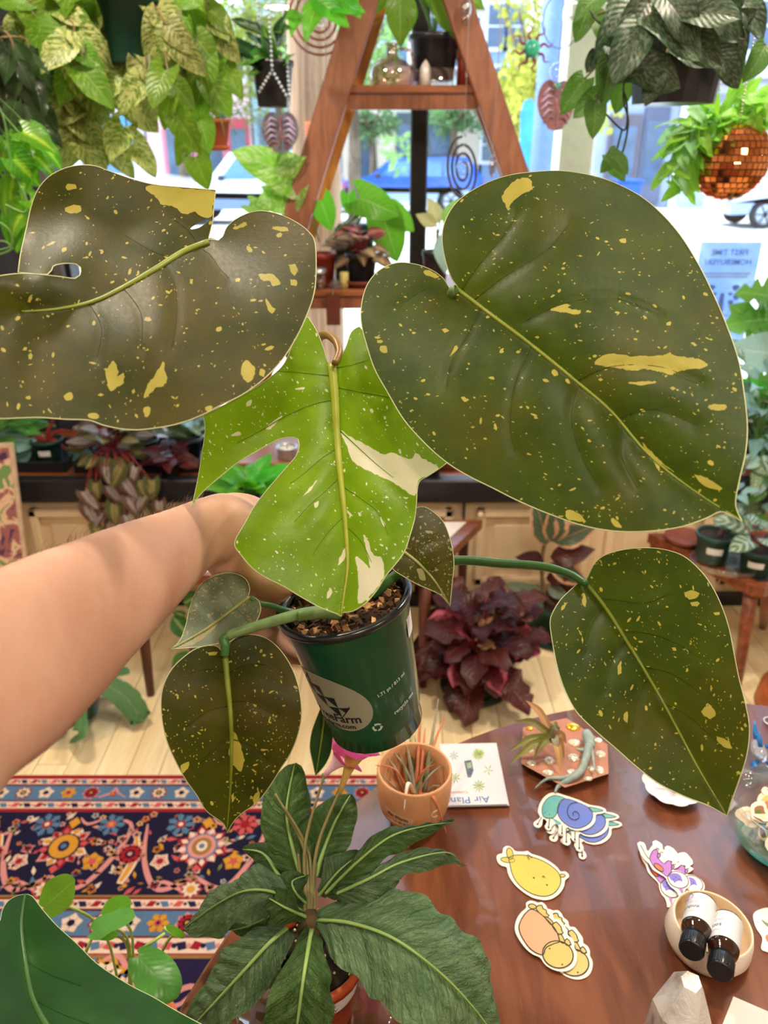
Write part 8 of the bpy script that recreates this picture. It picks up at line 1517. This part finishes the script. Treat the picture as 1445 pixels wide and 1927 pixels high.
b = MB(); b.lathe([(.010, -.03), (.012, -.012), (.009, .002), (.004, .008)], 14, 0, frame(crown, (0, 0, 1))); b.build('crown', pm('brown_crown', S(92, 74, 52), .9, var=.3, vs=90), t)
for pts in (((575, 760, .70), (555, 500, .735), (430, 260, .75)), ((585, 760, .70), (575, 520, .735), (470, 320, .74)), ((570, 770, .70), (560, 480, .735), (640, 190, .76)), ((590, 780, .70), (610, 500, .735), (705, 255, .76)), ((600, 760, .70), (600, 640, .72), (610, 560, .73)), ((560, 770, .70), (540, 620, .72), (530, 520, .73))):
    q = spline([Q(*p) for p in pts], 8); b = MB(); b.tube(q, taper(.0021, .0012, len(q)), 6); b.build('flower_stem', pm('hairy_stem', S(128, 120, 76), .7), t)
fpk = N('pink_petal'); uv = fpk.coord(); nz = fpk.noise(uv, 40, 3); fb_ = fpk.pbr(fpk.mix(nz, S(216, 70, 150), S(232, 120, 180)), .5); tl_ = fpk.n('BsdfTranslucent'); tl_.inputs[0].default_value = S(240, 100, 170); x = fpk.n('MixShader'); x.inputs[0].default_value = .4; fpk.l(fb_.outputs[0], x.inputs[1]); fpk.l(tl_.outputs[0], x.inputs[2]); pinkm = fpk.done(x); pale_p = pm('pale_pink_throat', S(240, 190, 210), .5); yel = pm('yellow_tube', S(226, 190, 120), .5, col2=S(206, 170, 70), vs=50)
for base, mouth, tubm, Lm in (((640, 185, .765), (712, 110, .765), pale_p, .018), ((705, 262, .765), (770, 95, .765), yel, .017)):
    p0 = Q(*base); p1 = Q(*mouth); d = (p1 - p0); M = frame(p0, d); L = d.length; fl_o = MB(); fl_o.lathe([(.0025, 0), (.0032, L * .4), (.006, L * .75), (.010, L)], 20, 0, M, (True, False)); f1 = fl_o.build('flower', tubm, t)
    fl_o = MB(); fl_o.lathe([(.010, L), (.014, L * 1.12), (.021, L * 1.24)], 30, 0, M, (False, False), wob=lambda a, i: 1 + (.18 * math.cos(a * 5) if i == 2 else .05 * math.cos(a * 5))); fl_o.build('petals', pinkm, f1)
    b = MB(); b.ball(p0, .0032, 8, 0); b.build('calyx', pm('hairy_stem', S(128, 120, 76), .7), f1)

# ================================================================== lower left plants on a low stool
SZ_ = .44; sc0 = Vector((-.34, .52, SZ_)); st_ = thing('plant_stool', 'low round wooden stool under the coin leafed plant, mostly out of the picture', 'stool', (sc0.x, sc0.y, 0)); b = MB(); b.lathe([(.15, SZ_ - .025), (.155, SZ_ - .012), (.15, SZ_ - .001)], 40, 0, Matrix.Translation((sc0.x, sc0.y, 0))); b.build('seat', teak, st_)
for k in range(3): a = k * 2.1 + .3; tleg(st_, (sc0.x + math.cos(a) * .10, sc0.y + math.sin(a) * .10, SZ_ - .02), (sc0.x + math.cos(a) * .15, sc0.y + math.sin(a) * .15, .014), .016, .011)
c = Vector((sc0.x + .03, sc0.y + .05, SZ_)); t = thing('coin_leaf_plant', 'coin leafed plant with round bright green leaves on long stems, lower left', 'plant', c); pot_mesh(t, c, .06, .10, terra)
coin = leafm('coin_leaf', S(84, 150, 66), S(110, 170, 84), 'plain', None, .25, .3, S(130, 200, 40), hv=.12, bump=.05); coin2 = leafm('coin_leaf_backlit', S(96, 160, 40), S(120, 180, 60), 'plain', S(150, 190, 90), .35, .45, S(150, 220, 30), hv=.1, bump=.05)
for bs, tip, L, W, nr, mt, d in (((82, 1708), (130, 1664), .047, .72, toc, coin2, .80), ((175, 1752), (240, 1722), .05, .55, toc + UP * .8, coin, .78), ((196, 1725), (238, 1702), .038, .7, toc, coin2, .80), ((345, 1762), (318, 1745), .055, .32, toc + RT * .3, coin2, .76), ((260, 1800), (325, 1870), .066, .72, toc, coin, .74), ((178, 1756), (214, 1760), .03, .4, toc, coin2, .785)):
    p = P(*bs, d); q_ = P(*tip, d - .01); ln = (q_ - p).length; leaf(t, 'round', mt, p, q_ - p, nr, ln * 1.12, W * .95, 0, .05, .08); top = c + Vector((0, 0, .09)); b = MB(); at_ = p + (q_ - p) * .3 - toc * .002; b.tube(spline([top, (top + at_) / 2 + Vector((0.01, .03, .03)), at_], 6), .0016, 6); b.build('stem', pm('pale_lime_stem', S(168, 190, 96), .45), t)
for bs, tip, d in (((330, 1762), (308, 1745), .76), ((310, 1757), (260, 1790), .755), ((176, 1758), (160, 1795), .78)):
    b = MB(); b.tube([P(*bs, d), P(*tip, d)], .0016, 6); b.build('stem', MATS['pale_lime_stem'], t)
c = Vector((sc0.x - .06, sc0.y - .06, SZ_)); t = thing('broad_leaf_plant', 'plant with one broad glossy dark green leaf filling the lower left corner', 'plant', c); pot_mesh(t, c, .06, .10, greenpot)
gls = hero_mat('glossy_broad_leaf', S(28, 70, 16), S(38, 84, 24), S(70, 140, 20), .42, .22, .05, .18)
bl, df_ = hero(t, (0, 1430, .36), [(-40, 880), (0, 840), (10, 790), (40, 740), (90, 710), (130, 702), (170, 715), (220, 780), (300, 870), (400, 960), (500, 1060), (600, 1130), (700, 1190), (800, 1240), (900, 1300), (1000, 1355), (1080, 1400), (1150, 1470), (1000, 1560), (600, 1600), (200, 1600), (-100, 1560), (-160, 1300), (-120, 1050)],
     [(130, 702, .62), (0, 850, .58), (-100, 1200, .52), (500, 1060, .60), (1080, 1400, .58), (500, 1500, .50), (100, 1200, .54)], [(130, 705), (110, 860), (130, 1050), (170, 1250), (260, 1420), (380, 1580)], [[(130, 1050), (260, 1120), (420, 1180)], [(170, 1250), (330, 1330), (520, 1400)]], [], [], [gls, cream_spot], 0, seed=91, rimmat=rim_green, ribmat=pm('broad_midrib', S(70, 110, 50), .35), fold=.012, vamp=.0006, quilt=.0006, ribr=(.0012, .0028), step=11)
b = MB(); b.tube(spline([c + Vector((0, 0, .09)), (c + P(140, 2020, .53)) / 2 + Vector((-.02, -.03, .05)), P(137, 1999, .525)], 6), .005, 8); b.build('stem', stemg, t)
